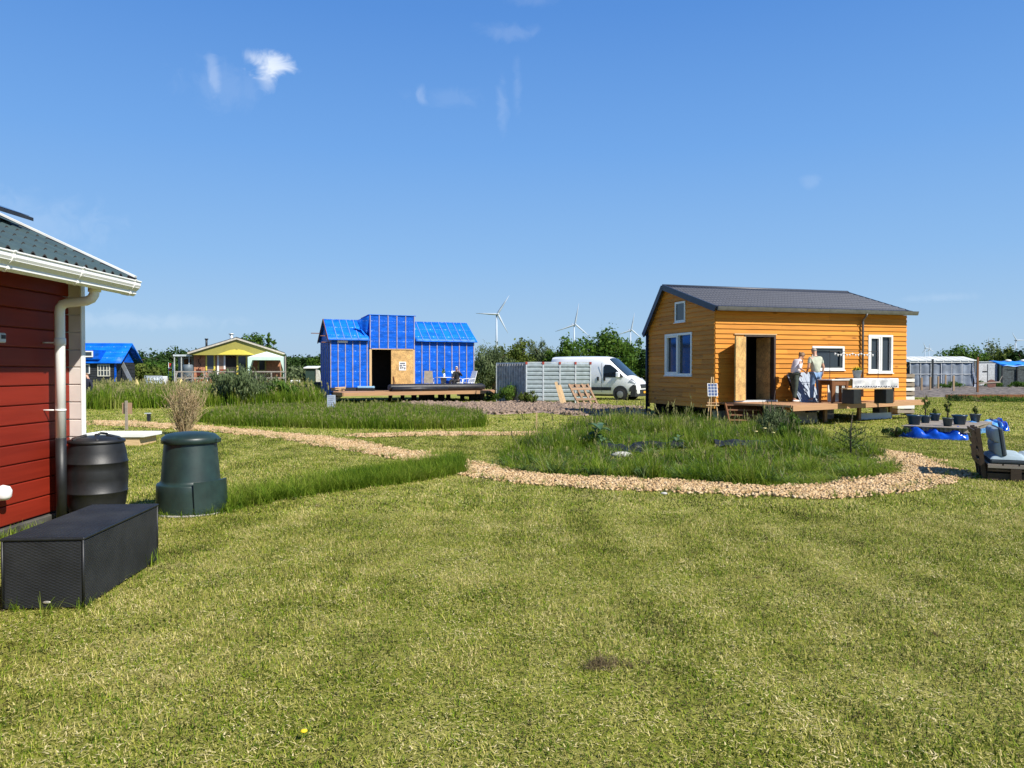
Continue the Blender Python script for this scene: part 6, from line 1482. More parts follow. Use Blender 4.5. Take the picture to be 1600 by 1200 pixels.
def tarp(pxs, r0, r1, mt, nm):
    m = MB(); pts = [G(a, b) for a, b in pxs]
    def f(u, v):
        i = min(int(u * (len(pts) - 1)), len(pts) - 2); k = u * (len(pts) - 1) - i; p = pts[i].lerp(pts[i + 1], k); a = v * math.pi
        w = noise.noise(Vector((u * 9, v * 3, r0))) * .5 + noise.noise(Vector((u * 26, v * 7, r1))) * .22; e = min(1, u * 6, (1 - u) * 6); r = r1 * (1 + w * .8) * (.25 + .75 * e)
        return (p.x + .05 * w, p.y + .02 - math.cos(a) * .33 * (1 + .3 * w) * e, max(.005, math.sin(a) * r * 1.1 * (1 + .25 * math.sin(u * 31 + v * 3))))
    m.grid(f, 60, 14); return m.build(nm, mt, tp2)
tarp([(1403, 683), (1430, 684), (1470, 686), (1500, 687), (1511, 684)], .3, .20, TARP, 'tarpaulin'); tarp([(1505, 680), (1530, 675), (1552, 671), (1567, 673)], 2.3, .22, TARPL, 'light_side'); tarp([(1548, 668), (1560, 669), (1572, 674)], 4.3, .20, TARP, 'far_fold')
shrub('leafy_weed', 'dark weeds overgrowing the left end of the blue tarpaulin', 1402, 684, .3, .7, 'dark', 700, .04)
PB = mat('blue_pot_plastic', (.010, .045, .095), .35, var=.1, dirt=.1); PG = mat('grey_pot_plastic', (.04, .06, .07), .45, var=.1, dirt=.1)
def pot(px, pyb, pyt, w, mt, lab, plant=0, kind=None):
    g = G(px, pyb, PZ); r = w / 2 / F * g.y; h = (pyb - pyt) / F * g.y * .95; t = thing('plant_pot', lab, 'plant pot', g, 0, 'pots on the pallet platform')
    m = MB(); m.lathe([(r * .66, 0), (r * .90, h * .86), (r * .98, h * .87), (r, h), (r * .93, h), (r * .88, h * .85)], n=28); o = m.build('pot', mt, t)
    m = MB(); m.lathe([(r * .89, h * .86), (.001, h * .88)], n=20); m.build('potting_soil', SOILM, t)
    if plant:
        m = MB(); 
        for i in range(3 if plant > .4 else 4): a = i * 2.1; m.tube([(0, 0, h * .8), (.03 * math.cos(a), .03 * math.sin(a), h + plant * .5), (.07 * math.cos(a), .07 * math.sin(a), h + plant)], [.010, .007, .003], 5)
        m.build('stem', BARK, t); crown('leaves', (0, 0, h + plant * .52), max(.07, plant * .2), plant * .5, int(180 + 260 * plant), .035, LEAFS['yel'], t, 10, 0, .5, True)
pot(1429, 663.5, 647.5, 23, PB, 'large empty blue pot at the left front of the platform')
pot(1446.5, 661, 648.5, 16, PB, 'small blue pot with a tall leafy shoot behind the large left pot', .62)
pot(1461.5, 657.5, 645.5, 16.5, PB, 'small blue pot with pink and white flowers at the back', .12)
pot(1481.5, 666, 652, 16.5, PG, 'dark grey green pot with a medium shoot at the front middle', .40)
pot(1500, 663.5, 647.5, 23, PB, 'large empty blue pot right of the grey green pot')
pot(1524.5, 659.5, 646, 17, PG, 'grey pot with a few small shoots at the right end of the platform', .2)

# ============================================================ pallet lounge
CUSH = mat('pale_blue_cushion', (.30, .38, .42), .85, var=.1, scale=6, bump=.35, bscale=16); CUSD = mat('slate_cushion_side', (.035, .048, .06), .85, var=.1)
DPW = wood('dark_pallet_wood', (.065, .045, .03), (.02, .014, .01), 0, rand=.25)
lg = G(1545, 751); pl2_ = thing('pallet_bench', 'garden bench built from dark pallets at the right edge of the lawn', 'bench', lg, rad(-25))
WL = 1.9; WD = .95
for z_ in (.0, .15):
    for k in range(3): part('bearer', DPW, pl2_, (0.0, WL, .02 + k * .42, .11 + k * .42, z_ * .8 + .02, z_ * .8 + .115))
for k in range(9): part('slat', GREYW if k < 7 else DPW, pl2_, (.0 + k * .21, .19 + k * .21, 0, WD, .24, .262))
for k in range(3): part('lower_slat', DPW, pl2_, (0, WL, .0 + k * .4, .14 + k * .4, 0, .018))
part('front_board', GREYW, pl2_, (0, WL, -.022, -.002, .20, .237)); part('middle_block', DPW, pl2_, (.30, .44, -.02, -.001, .02, .195))
for k in range(3):
    y = .10 + k * .36; m = MB(); m.bar((-.03, y, .02), (-.13, y, .80), .06, .07, up=(0, 1, 0)); m.build('back_post', DPW, pl2_)
for k in range(4):
    f = .1 + k * .27; m = MB(); m.bar((-.10 - .08 * f, 0, .22 + .56 * f), (-.10 - .08 * f, WD, .22 + .56 * f), .10, .02, up=(1, 0, .3)); m.build('back_slat', DPW, pl2_)
part('armboard', DPW, pl2_, (-.22, -.16, .0, .03, .36, .76))
def cushion(name, lab, M_, w, d, h, nx, ny, parent_loc, rz_w, mt=CUSH, side=CUSD):
    t = thing(name, lab, 'cushion', parent_loc, rz_w, 'cushions on the pallet bench'); m = MB()
    def top(u, v):
        p = 1 - .32 * (abs(math.sin(math.pi * u * nx)) ** .35 < .62) - .0
        b = (abs(math.sin(math.pi * u * nx)) * abs(math.sin(math.pi * v * ny))) ** .22; e = min(1, 12 * u, 12 * (1 - u), 12 * v, 12 * (1 - v)) ** .5
        return M_ @ Vector((u * w, v * d, h * (.62 + .42 * b) * (.72 + .28 * e)))
    m.grid(top, 60, 40); m.build('top_cover', mt, t)
    m = MB(); m.box(0.003, w - .003, -.004, d + .004, 0, h * .44); m.v = [tuple(M_ @ Vector(v)) for v in m.v]; m.build('side_cover', side, t, bevel=.02); return t
cushion('seat_cushion', 'pale blue tufted seat cushion lying on the pallet bench', Matrix.Translation((.03, 0, 0)) @ Matrix.Identity(4), 1.9, .93, .15, 4, 2, lg + Vector((0, 0, 0.264)), rad(-25))
Mb = Matrix.Translation((.24, 0, .05)) @ Matrix.Rotation(rad(-107), 4, 'Y')
Mb = Matrix.Translation((.10, .0, .10)) @ Matrix.Rotation(rad(-98), 4, 'Y') @ Matrix.Translation((0, 0, -.14))
cushion('back_cushion', 'pale blue tufted back cushion leaning upright on the pallet bench', Mb, .44, .93, .15, 2, 2, lg + Vector((.02, 0, 0.264)), rad(-25))
# ============================================================ black cabin with blue roof (far left)
fc = Frame(at(100, 60).x, 60, 4)
kb = thing('black_cabin', 'black boarded cabin with bright blue membrane roof seen past the red house corner', 'house', frame=fc)
CX = fc.t(180.5); BLK = mat('black_boards', (.018, .02, .024), .7, var=.2, scale=5); ez2, rz2 = 2.35, 3.85
part('wall', BLK, kb, (0, CX, 0, .1, .1, ez2 + .05)); m = MB()
for k in range(11): z = .3 + k * .19; m.hexa([(0, -.03, z), (CX, -.03, z), (CX, 0, z), (0, 0, z), (0, -.005, z + .18), (CX, -.005, z + .18), (CX, 0, z + .18), (0, 0, z + .18)])
m.build('weatherboards', BLK, kb, kind='stuff')
m = MB(); m.extr([(CX, .0, .1), (CX, 3.6, .1), (CX, 3.6, ez2), (CX, 1.8, rz2 - .1), (CX, 0, ez2)], (-.1, 0, 0)); m.build('gable_wall', BLK, kb, nrm=True)
m = MB()
for k in range(7): z = .3 + k * .3; m.box(CX, CX + .02, .0, 3.6, z, z + .26)
m.build('gable_boards', BLK, kb, kind='stuff')
m = MB(); m.extr([(CX + .02, .1, ez2), (CX + .02, 3.5, ez2), (CX + .02, 1.8, rz2 - .15)], (-.1, 0, 0)); m.build('gable_membrane', MEM, kb, nrm=True)
for y0, y1, nm in ((-.3, 1.8, 'roof'), (3.9, 1.8, 'rear_roof')):
    m = MB(); m.grid(lambda u, v: (-.2 + (CX + .75) * u, y0 + (y1 - y0) * v, ez2 - .05 + (rz2 - ez2 + .05) * v), 6, 3); o = m.build(nm, MEMR, kb); s = o.modifiers.new('t', 'SOLIDIFY'); s.thickness = .08
m = MB(); a = fc.t(146) ; m.extr([(a - 2.2, -.3, ez2 + .22), (a + .55, -.3, ez2 + .22), (a + .55, -.3, ez2 + .95), (a - 2.2, -.3, ez2 + .95)], (0, 1.3, 0)); m.build('dormer', MEM, kb, nrm=True)
def fwin(parent, x0, x1, z0, z1, y, fr, mt, nx=1, nz=1, bar=.04, fm=WHITE):
    m = MB()
    for bx in ((x0, x0 + fr, z0, z1), (x1 - fr, x1, z0, z1), (x0 + fr, x1 - fr, z0, z0 + fr), (x0 + fr, x1 - fr, z1 - fr, z1)): m.box(bx[0], bx[1], y - .05, y + .01, bx[2], bx[3])
    for k in range(1, nx): x = x0 + (x1 - x0) * k / nx; m.box(x - bar / 2, x + bar / 2, y - .045, y + .01, z0 + fr, z1 - fr)
    for k in range(1, nz): z = z0 + (z1 - z0) * k / nz; m.box(x0 + fr, x1 - fr, y - .047, y + .01, z - bar / 2, z + bar / 2)
    w = m.build('window', fm, parent); part('pane', mt, w, (x0 + fr * .5, x1 - fr * .5, y - .02, y - .012, z0 + fr * .5, z1 - fr * .5)); return w
fwin(kb, fc.t(153), fc.t(172.5), fc.z(588, 4), fc.z(569.5, 4), -.04, .07, GLASS, 4, 2, .06, mat('cream_frame', (.6, .58, .48), .5)); fwin(kb, fc.t(125), fc.t(141), fc.z(584, 3), fc.z(569, 3), -.04, .06, GLASS); fwin(kb, fc.t(120), fc.t(149), fc.z(558, 3), fc.z(548.5, 3), -.34, .09, GLASS)
part('membrane_corner', MEM, kb, (CX - .06, CX + .05, -.06, .06, .1, ez2))
ld = thing('ladder_board', 'long grey board leaning diagonally on the gable of the black cabin', 'board', (0, 0, 0)); m = MB(); p0, p1 = at(205, 59.5, zat(596, 59.5)), at(187, 62, zat(560, 62)); m.bar(p0, p1, .32, .04, up=(0, -1, 0)); m.build('board', mat('grey_board', (.25, .27, .28), .6), ld)
# dark clothed visitor half hidden by the corner of the red house
vp = G(134, 634); vis = thing('person', 'person in dark clothes mostly hidden behind the corner of the red house', 'person', vp, 0)
figure(vis, dict(pel=(0, 0, .80), belly=(.05, 0, .95), chest=(.10, .0, 1.15), neckb=(.10, .02, 1.30), neck=(.08, .03, 1.35), head=(.0, .06, 1.45),
    shL=(-.08, .1, 1.22), elL=(-.1, .2, .98), wrL=(-.1, .1, .8), hdL=(-.1, .08, .7), shR=(.26, -.05, 1.20), elR=(.33, -.06, .92), wrR=(.26, -.12, .62), hdR=(.23, -.14, .5),
    hipL=(-.09, 0, .76), hipR=(.09, 0, .76), knL=(-.1, -.1, .45), knR=(.12, -.1, .45), anL=(-.1, .02, .09), anR=(.12, .02, .09), toeL=(-.1, -.16, .04), toeR=(.14, -.16, .04)), mat('navy_coat', (.012, .014, .03), .85), BLKC, SHOEW, 1.9)
head(vis, (.0, .06, 1.45), (-.4, -1), BLOND, dict(down=1.0, thick=1.0))

# ============================================================ yellow gable house
fy = Frame(at(303, 60).x, 60, 16)
yh = thing('yellow_gable_house', 'low wooden house with yellow gable, pinkish board wall and dark roof at left', 'house', frame=fy)
YW = fy.t(438); BRK = mat('pinkish_boards', (.42, .19, .10), .8, var=.15, scale=6); YELP = mat('yellow_paint_in_shade', (.30, .27, .055), .5, var=.04); YELB = mat('bright_yellow_paint', (.66, .55, .08), .45, var=.03)  # duller gable yellow is darkened to hold the shade under the eave
FZ = .72; WZ = 3.02; GZ = 4.18; PEAK = fy.t(371); DR = 6
part('wall', BRK, yh, (0, YW, .02, .15, .1, WZ)); part('side_wall', BRK, yh, (-.0, .12, .16, DR, .1, WZ)); part('far_side_wall', BRK, yh, (YW - .12, YW, .16, DR, .1, WZ))
m = MB(); x = 0
while x < YW - .05: m.box(x + .01, x + .155, -.012, .019, FZ - .3, WZ - .05); x += .165
m.build('wall_boards', BRK, yh, kind='stuff')
OV = .9
m = MB(); m.extr([(-.22, -OV + .12, WZ - .12), (YW + .22, -OV + .12, WZ - .12), (YW + .22, -OV + .12, WZ + .03), (PEAK, -OV + .12, GZ - .04), (-.22, -OV + .12, WZ + .03)], (0, .05, 0)); m.build('gable_board', YELP, yh, nrm=True)
m = MB(); m.extr([(PEAK - 1.45, -OV + .10, WZ - .08), (PEAK + 1.35, -OV + .10, WZ - .08), (PEAK + .5, -OV + .10, WZ + .28), (PEAK + .12, -OV + .10, WZ + .34), (PEAK, -OV + .10, WZ + .27), (PEAK - .12, -OV + .10, WZ + .34), (PEAK - .5, -OV + .10, WZ + .28)], (0, .018, 0)); m.build('bright_gable_panel', YELB, yh, nrm=True)
for sg, xe in ((-1, -.35), (1, YW + .35)):
    m = MB(); m.extr([(PEAK, -OV, GZ + .05), (xe, -OV, WZ + .02), (xe, -OV, WZ + .12), (PEAK, -OV, GZ + .15)], (0, DR + OV + .3, 0)); m.build('roof', DARKM if sg > 0 else mat('dark_roof_felt', (.06, .065, .08), .6), yh, nrm=True)
    m = MB(); m.bar((PEAK, -OV - .03, GZ + .02), (xe, -OV - .03, WZ + .00), .03, .13); m.build('bargeboard', mat('cream_bargeboard', (.48, .44, .36), .6) if sg < 0 else bpy.data.materials['cream_bargeboard'], yh)
part('under_floor', DARKIN, yh, (.1, YW - .1, .2, DR, .3, FZ - .1))
for px, py0, py1, w, mt in ((323, 529, 537, .17, BLACKP), (362, 521, 529, .26, STEEL)):
    x = fy.t(px, 2); m = MB(); zt = fy.z(py0, x, 2); zb = fy.z(py1, x, 2) - .5; m.tube([(x, 2, zb), (x, 2, zt)], w / 2, 10); m.tube([(x, 2, zt - .10), (x, 2, zt)], w * .8, 10); m.build('chimney', mt, yh)
def yx(px): return fy.t(px)
def yz(py): return fy.z(py, 3)
fwin(yh, yx(321.5), yx(336.5), yz(579), yz(552), -.02, .11, GLASS, fm=YELB)
fwin(yh, yx(339.5), yx(352.5), yz(592), yz(552.5), -.05, .13, mat('net_curtain_glass', (.35, .22, .15), .3), fm=WHITE)
part('doorway_shade', DARKIN, yh, (yx(353), yx(369), -.02, -.013, FZ, yz(554))); fwin(yh, yx(370), yx(387), yz(592), yz(554), -.06, .12, GLASS, fm=YELB); fwin(yh, yx(403), yx(416), yz(580), yz(560), -.03, .10, GLASS, fm=YELP)  # dark sheet on the wall stands for the unlit doorway
m = MB(); 
for k in range(14):
    x = PEAK - 1.6 + k * .24; m.bar((x, -.06, WZ - .18), (x + .12, -.06, WZ - .34), .03, .012); m.bar((x + .12, -.06, WZ - .34), (x + .24, -.06, WZ - .18), .03, .012)
m.build('trellis_frieze', mat('rust_lattice', (.30, .12, .05), .7), yh)
# ornament on the wall
m = MB(); 
for i in range(9): m.ball((yx(312) + .08 * math.sin(i * 1.3), -.04, yz(555) - i * .13), .05, .02, .07, 6)
m.build('wall_ornament', mat('dark_rust', (.10, .04, .025), .7), yh)
# porch at the left
part('porch_roof', DARKM, yh, (-1.45, -.1, -.3, 3.2, WZ - .18, WZ - .10)); part('porch_fascia', STEEL, yh, (-1.45, -.1, -.34, -.301, WZ - .22, WZ - .08))
for x in (-1.40, -.9, -.35): part('porch_post', mat('porch_grey', (.36, .38, .36), .7) if x < -1.3 else bpy.data.materials['porch_grey'], yh, (x, x + .08, -.28, -.2, FZ - .05, WZ - .22))
part('porch_back_wall', mat('grey_panel', (.3, .32, .3), .6), yh, (-1.4, -.02, 2.0, 2.06, FZ, WZ - .2)); part('porch_door', BROWNW, yh, (-.95, -.45, 1.96, 1.995, FZ, WZ - .4))
# terrace with railing
tr = thing('terrace', 'raised wooden terrace with grey railing in front of the yellow gable house', 'terrace', frame=fy)
ty0, ty1 = -3.1, -.03; x0, x1 = fy.t(274, ty0), fy.t(447, ty0)
y = ty0
for k in range(18): part('plank', GREYW, tr, (x0, x1, ty0 + k * .17, ty0 + k * .17 + .155, FZ - .04, FZ))
part('edge_board', GREYW, tr, (x0, x1, ty0 - .03, ty0 - .002, FZ - .28, FZ)); m = MB()
GRW = mat('grey_rail', (.27, .245, .21), .8, var=.1)
for px in (275, 284, 301, 320, 337, 352, 375, 400, 424, 446): x = fy.t(px, ty0); part('railing_post', GRW, tr, (x - .05, x + .05, ty0, ty0 + .1, .0, FZ + .93 if px < 446 else FZ + 2.1))
for z_ in (FZ + .85, FZ + .38): 
    part('rail', GRW, tr, (x0, fy.t(301, ty0), ty0 - .02, ty0 - .001, z_, z_ + .09)); part('rail', GRW, tr, (fy.t(301, ty0) + .01, x1, ty0 - .02, ty0 - .001, z_, z_ + .09))
for k, (a, b) in enumerate(((275, 301), (301, 320))): m = MB(); xa, xb = fy.t(a, ty0), fy.t(b, ty0); m.bar((xa, ty0 - .03, FZ + .05), (xb, ty0 - .03, FZ + .85), .02, .07, up=(0, 1, 0)); m.build('brace', GRW, tr)
m = MB(); m.bar((fy.t(270, ty0 - .5), ty0 - .9, .15), (fy.t(277, ty0), ty0, FZ + .85), .06, .07); m.build('stair_rail', GRW, tr)
for k in range(3): part('step', GREYW, tr, (fy.t(306, ty0), fy.t(327, ty0), ty0 - .32 - k * .3, ty0 - .04 - k * .3, FZ - .22 - k * .2, FZ - .17 - k * .2))
def onter(px, d): t = fy.t(px, -d); return fy.w(t, -d, FZ)
rb = mat('rust_red_fabric', (.30, .07, .04), .8); dgy = mat('barrel_grey', (.12, .15, .17), .5)
t = thing('rain_barrel', 'grey barrel standing at the left end of the terrace of the yellow gable house', 'barrel', onter(294, 2.4)); m = MB(); m.lathe([(.30, 0), (.36, .2), (.37, .5), (.35, .95), (.37, 1.0), (.36, 1.35), (.30, 1.42), (.001, 1.44)], n=16); m.build('barrel', dgy, t)
for k, (px, d, mm, lab) in enumerate(((316, 1.2, rb, 'reddish garden chair under the yellow framed window'), (331, 2.2, mat('pinkish_fabric', (.45, .28, .22), .8), 'pinkish garden chair in the middle of the terrace'), (347, 2.4, rb, 'reddish garden chair in front of the white door'))):
    garden_chair('terrace_chair', lab, onter(px, d), fy.a + rad(150 + 20 * k), .2, mm, 'chairs on the terrace')
t = thing('orange_pot', 'orange flower pot hanging low on the terrace railing at right', 'flower pot', onter(431, 2.8)); m = MB(); m.lathe([(.2, 0), (.28, .35), (.29, .4), (.001, .38)], n=14); m.build('pot', mat('orange_plastic', (.6, .12, .03), .5), t)
t = thing('purple_cushion', 'purple cushion on a seat under the party tent', 'cushion', onter(408, 1.6) + Vector((0, 0, .42))); m = MB(); m.ball((0, 0, .12), .36, .25, .16, 10); m.build('cushion', mat('purple_fabric', (.08, .03, .20), .8), t)
t = thing('wall_bench', 'low bench carrying the purple cushion under the party tent', 'bench', onter(408, 1.6)); part('seat', BROWNW, t, (-.7, .7, -.25, .25, .36, .42)); part('leg', BROWNW, t, (-.65, -.55, -.2, .2, 0, .359)); part('leg', BROWNW, t, (.55, .65, -.2, .2, 0, .359))
for k, (px, d) in enumerate(((313, 2.7), (340, 1.0), (362, 2.6))): 
    t = thing('potted_plant', ('potted plant behind the railing near the left steps', 'potted plant between the window and the white door', 'potted plant behind the railing in front of the dark doorway')[k], 'plant', onter(px, d), 0, 'potted plants on the terrace'); m = MB(); m.lathe([(.1, 0), (.15, .25), (.001, .24)], n=10); m.build('pot', rb, t); crown('leaves', (0, 0, .5), .28, .28, 260, .07, LEAFS['mid'], t, 8, 0, .4, True)
# flags
for k, (px, c, lab) in enumerate(((263.5, (.6, .04, .03), 'narrow red and white flag left of the porch'), (269.5, (.75, .8, .82), 'narrow white flag between the red flag and the porch'))):
    g = at(px, 61, 0); t = thing('banner_flag', lab, 'flag', g); zt = zat(568, 61); m = MB(); m.tube([(0, 0, 0), (0, 0, zt + .1)], .02, 6); m.build('pole', STEEL, t)
    m = MB(); m.grid(lambda u, v: (.03 + u * .16 + .02 * math.sin(v * 6), .03 * math.sin(v * 5 + u * 3), zt - v * .6), 4, 8); o = m.build('flag', mat('flag_cloth_%s' % ('red' if k == 0 else 'white'), c, .8), t); s = o.modifiers.new('t', 'SOLIDIFY'); s.thickness = .01
    if k == 0: m = MB(); m.box(.035, .19, -.06, -.05, zt - .42, zt - .30); m.build('white_band', WHITE, t)
# party tent
gz = thing('party_tent', 'pale mint green party tent with open sides on the terrace', 'tent', fy.w(fy.t(417, -1.8), -1.8, FZ), fy.a)
MINT = mat('mint_canvas', (.50, .66, .56), .7, var=.04); hw, hd2 = 1.33, 1.2; e0, e1, pk = zat(562.5, 58) - FZ, zat(557.5, 58) - FZ, zat(548.5, 58) - FZ
c4 = [(-hw, -hd2), (hw, -hd2), (hw, hd2), (-hw, hd2)]; m = MB()
for i in range(4): a, b = c4[i], c4[(i + 1) % 4]; m.add([(a[0], a[1], e1), (b[0], b[1], e1), (0, 0, pk)], [(0, 1, 2)])
m.build('canopy', mat('pale_canvas_top', (.62, .74, .66), .7, var=.03), gz); m = MB()
for i in range(4): a, b = c4[i], c4[(i + 1) % 4]; m.add([(a[0], a[1], e0), (b[0], b[1], e0), (b[0], b[1], e1), (a[0], a[1], e1)], [(0, 1, 2, 3)])
m.build('valance', MINT, gz)
for i, (a, b) in enumerate(c4):
    m = MB(); s1 = -.32 if a > 0 else .32; m.extr([(a, b, 0), (a + s1 * .18, b, 0), (a + s1 * .35, b, e0 * .6), (a + s1, b, e0), (a, b, e0)], (0, .03, 0)); m.build('side_curtain', MINT, gz, nrm=True); m = MB(); m.tube([(a, b + .05, 0), (a, b + .05, e1)], .02, 6); m.build('pole', WHITE, gz)
# water tank, hammock stand, hut
wt = thing('water_tank', 'white cube water tank in a grey wire cage beside the terrace', 'water tank', at(240, 57, 0)); zt = zat(588, 57); m = MB(); m.box(-.62, .62, 0, 1, .12, zt); m.build('tank', mat('milky_plastic', (.66, .70, .72), .5, var=.04), wt, bevel=.06, seg=2); m = MB()
for k in range(7): x = -.66 + k * .22; m.bar((x, -.03, .05), (x, -.03, zt + .04), .025, .025)
for k in range(5): z = .08 + k * (zt - .04) / 4; m.bar((-.66, -.045, z), (.66, -.045, z), .025, .025)
m.build('cage', STEEL, wt); part('pallet_base', GREYW, wt, (-.66, .66, -.02, 1.0, 0, .115))
hs_ = thing('hammock_stand', 'hammock stand with two yellowish A shaped leg pairs in the long grass', 'hammock stand', (0, 0, 0)); YL = mat('yellowish_pole', (.55, .45, .18), .7); D = 48
def hp(px, py, D=D): return Vector(((px - 800) / F * D, D, zat(py, D)))
for a, b in (((212.5, 593), (205, 620)), ((212.5, 593), (218.5, 618)), ((213.5, 594), (222, 614))): m = MB(); m.tube([hp(*a), hp(*b)], .045, 6); m.build('leg', YL, hs_)
m = MB(); m.tube([hp(213, 594, 48.4), hp(207, 616, 48.8)], .045, 6); m.build('leg', YL, hs_)
for a, b in (((283, 592), (290, 620)), ((283, 592), (276, 620))): m = MB(); m.tube([hp(*a), hp(*b)], .045, 6); m.build('leg', YL, hs_)
hk = thing('hammock', 'striped beige hammock hanging low from the hammock stand', 'hammock', (0, 0, 0)); m = MB(); A_, B_ = hp(216, 604), hp(282, 602)
def hmf(u, v): p = A_.lerp(B_, u); w = math.sin(math.pi * u) ** .6; return (p.x, p.y + (v - .5) * .9 * w, p.z - .38 * math.sin(math.pi * u) - .12 * w * math.sin(math.pi * v))
m.grid(hmf, 20, 8); o = m.build('hammock_cloth', mat('striped_cloth', (.45, .33, .28), .85, var=.3, scale=6, stretch=(.1, 6, .1)), hk); s = o.modifiers.new('t', 'SOLIDIFY'); s.thickness = .02
ht = thing('garden_hut', 'small dark green hut with white sheet beside it left of the blue house', 'hut', at(486, 70, 0)); zt = zat(574, 70); m = MB(); m.box(-.5, .45, 0, 1.2, 0, zt - .1); m.build('wall', mat('dark_green_paint', (.02, .05, .04), .7), ht); m = MB(); m.hexa([(-.65, -.15, zt - .1), (.6, -.15, zt - .1), (.6, 1.3, zt + .05), (-.65, 1.3, zt + .05), (-.65, -.15, zt), (.6, -.15, zt), (.6, 1.3, zt + .13), (-.65, 1.3, zt + .13)]); m.build('roof', WHITE, ht)
m = MB(); m.extr([(.46, -.1, 0), (1.0, -.1, 0), (.75, -.1, zt - .3), (.46, -.1, zt - .2)], (0, .3, 0)); m.build('white_sheet', mat('dull_white_sheet', (.5, .5, .46), .8), ht, nrm=True)
t = thing('white_box', 'white plastic container in the grass right of the terrace', 'container', at(460, 62, 0)); m = MB(); m.box(-.35, .35, 0, .5, .3, zat(594, 62)); m.box(-.4, .4, .05, .5, 0, .29); m.build('box', WHITE, t, bevel=.05)
t = thing('black_container', 'black low container against the left end of the blue house', 'container', at(497, 44, 0)); m = MB(); m.box(-.25, .5, 0, .8, 0, zat(597, 44)); m.build('box', BLACKP, t, bevel=.04)

# ============================================================ wind turbines
TWH = mat('turbine_white_shaded', (.38, .44, .52), .5, var=.02, scale=.1)  # white turned grey blue: the shade of the facing side is in the colour
def turbine(px, pyh, blade_px, a0, D, lab, bw=1.0, yaw=0):
    hub = Vector(((px - 800) / F * D, D, zat(pyh, D))); t = thing('wind_turbine', lab, 'wind turbine', (hub.x, hub.y, 0), 0, 'wind turbines on the horizon')
    R = blade_px / F * D; h = hub.z; m = MB(); m.tube([(0, 0, 0), (0, 0, h)], [2.3, 1.5], 12); m.build('tower', TWH, t)
    m = MB(); m.box(-5.5, 2.0, -1.8, 1.8, h - 1.8, h + 1.9); m.build('nacelle', TWH, t, bevel=.6); m = MB(); m.ball((2.5, -3.2, h), 2.2, 2.6, 2.2, 10); m.build('hub', TWH, t)
    for k in range(3):
        a = rad(a0 + k * 120); d = Vector((math.cos(a), 0, math.sin(a))); s = Vector((-math.sin(a), 0, math.cos(a))); c = Vector((2.0, -3.2, h)); m = MB()
        W_ = [(0, 1.1), (.08, 1.9), (.22, 1.9), (.6, 1.15), (1, .28)]; V = []
        for f, w in W_:
            w *= bw
            for sx_, sy in ((-.8, 0), (0, -.35), (1.2, 0), (0, .35)): V.append(c + d * R * f + s * w * sx_ + Vector((0, sy * w, 0)))
        m.add(V, [(i * 4 + j, i * 4 + (j + 1) % 4, i * 4 + 4 + (j + 1) % 4, i * 4 + 4 + j) for i in range(4) for j in range(4)] + [(16, 17, 18, 19)], True); m.build('rotor_blade', TWH, t, nrm=True)
turbine(776, 491, 34, 58, 1450, 'largest white wind turbine, above the trees right of the blue house')
turbine(897, 507, 33, 80, 1750, 'wind turbine whose lower blades disappear behind the broad tree')
turbine(985, 515.5, 27, 80, 2050, 'wind turbine between the broad tree and the orange house')
turbine(1445, 544, 10, 115, 4200, 'tiny pale wind turbine just right of the orange house', 1.3)
turbine(1451, 546, 9, 92, 4300, 'tiny pale wind turbine right of the first tiny one', 1.3)
turbine(1586.5, 532, 15, 122, 2900, 'small wind turbine above the trees at the right edge', 1.1)
turbine(1543, 536, 10, 90, 3900, 'tiny wind turbine above the sparse grey tree', 1.2)

# ============================================================ right background: plot, greenhouse, shed, canopy
D = 74; gh = thing('plastic_greenhouse', 'long lean greenhouse walled with translucent plastic sheet under a white roof', 'greenhouse', (0, 0, 0))
FILM = mat('translucent_film', (.20, .23, .28), .25, var=.25, scale=.8, bump=.3, bscale=2, spec=.6); GX = lambda px, D=D: (px - 800) / F * D
x0, x1 = GX(1422), GX(1519); xt = GX(1527); z0, z1 = zat(565, D), zat(559.5, D)
nb = 6
for k in range(nb):
    a, b = x0 + (x1 - x0) * k / nb, x0 + (x1 - x0) * (k + 1) / nb; m = MB(); m.grid(lambda u, v: (a + .04 + (b - a - .08) * u, D + .04 * math.sin(u * 7 + k), .0 + z0 * v), 8, 6); o = m.build('plastic_pane', FILM, gh); s = o.modifiers.new('t', 'SOLIDIFY'); s.thickness = .01
for k in range(nb + 1): x = x0 + (x1 - x0) * k / nb; part('post', mat('pale_post', (.45, .47, .5), .6) if k == 0 else bpy.data.materials['pale_post'], gh, (x - .035, x + .035, D - .05, D + .02, 0, z0))
part('middle_rail', bpy.data.materials['pale_post'], gh, (x0, x1, D - .07, D - .055, z0 * .52, z0 * .52 + .06)); part('top_rail', WHITE, gh, (x0 - .1, x1 + .1, D - .12, D - .06, z0 - .1, z0 + .06))
for k in range(8):
    a, b = x0 + (x1 + .5 - x0) * k / 8, x0 + (x1 + .5 - x0) * (k + 1) / 8 - .07; m = MB(); m.hexa([(a, D - .2, z0 + .07), (b, D - .2, z0 + .07), (b + .25, D + 2.6, z1 + .15), (a + .25, D + 2.6, z1 + .15), (a, D - .2, z0 + .11), (b, D - .2, z0 + .11), (b + .25, D + 2.6, z1 + .2), (a + .25, D + 2.6, z1 + .2)]); m.build('roof_panel', mat('pale_roof_sheet', (.62, .63, .60), .5, var=.08, rand=.1) if k == 0 else bpy.data.materials['pale_roof_sheet'], gh)
m = MB(); m.grid(lambda u, v: (x1 + .02 + .35 * u * (1 - v) + .15 * math.sin(v * 7) * (1 - v), D - .14 - .06 * math.sin(u * 9), z0 * v), 8, 10); m.build('curtain', mat('pale_curtain', (.60, .63, .70), .7), gh)
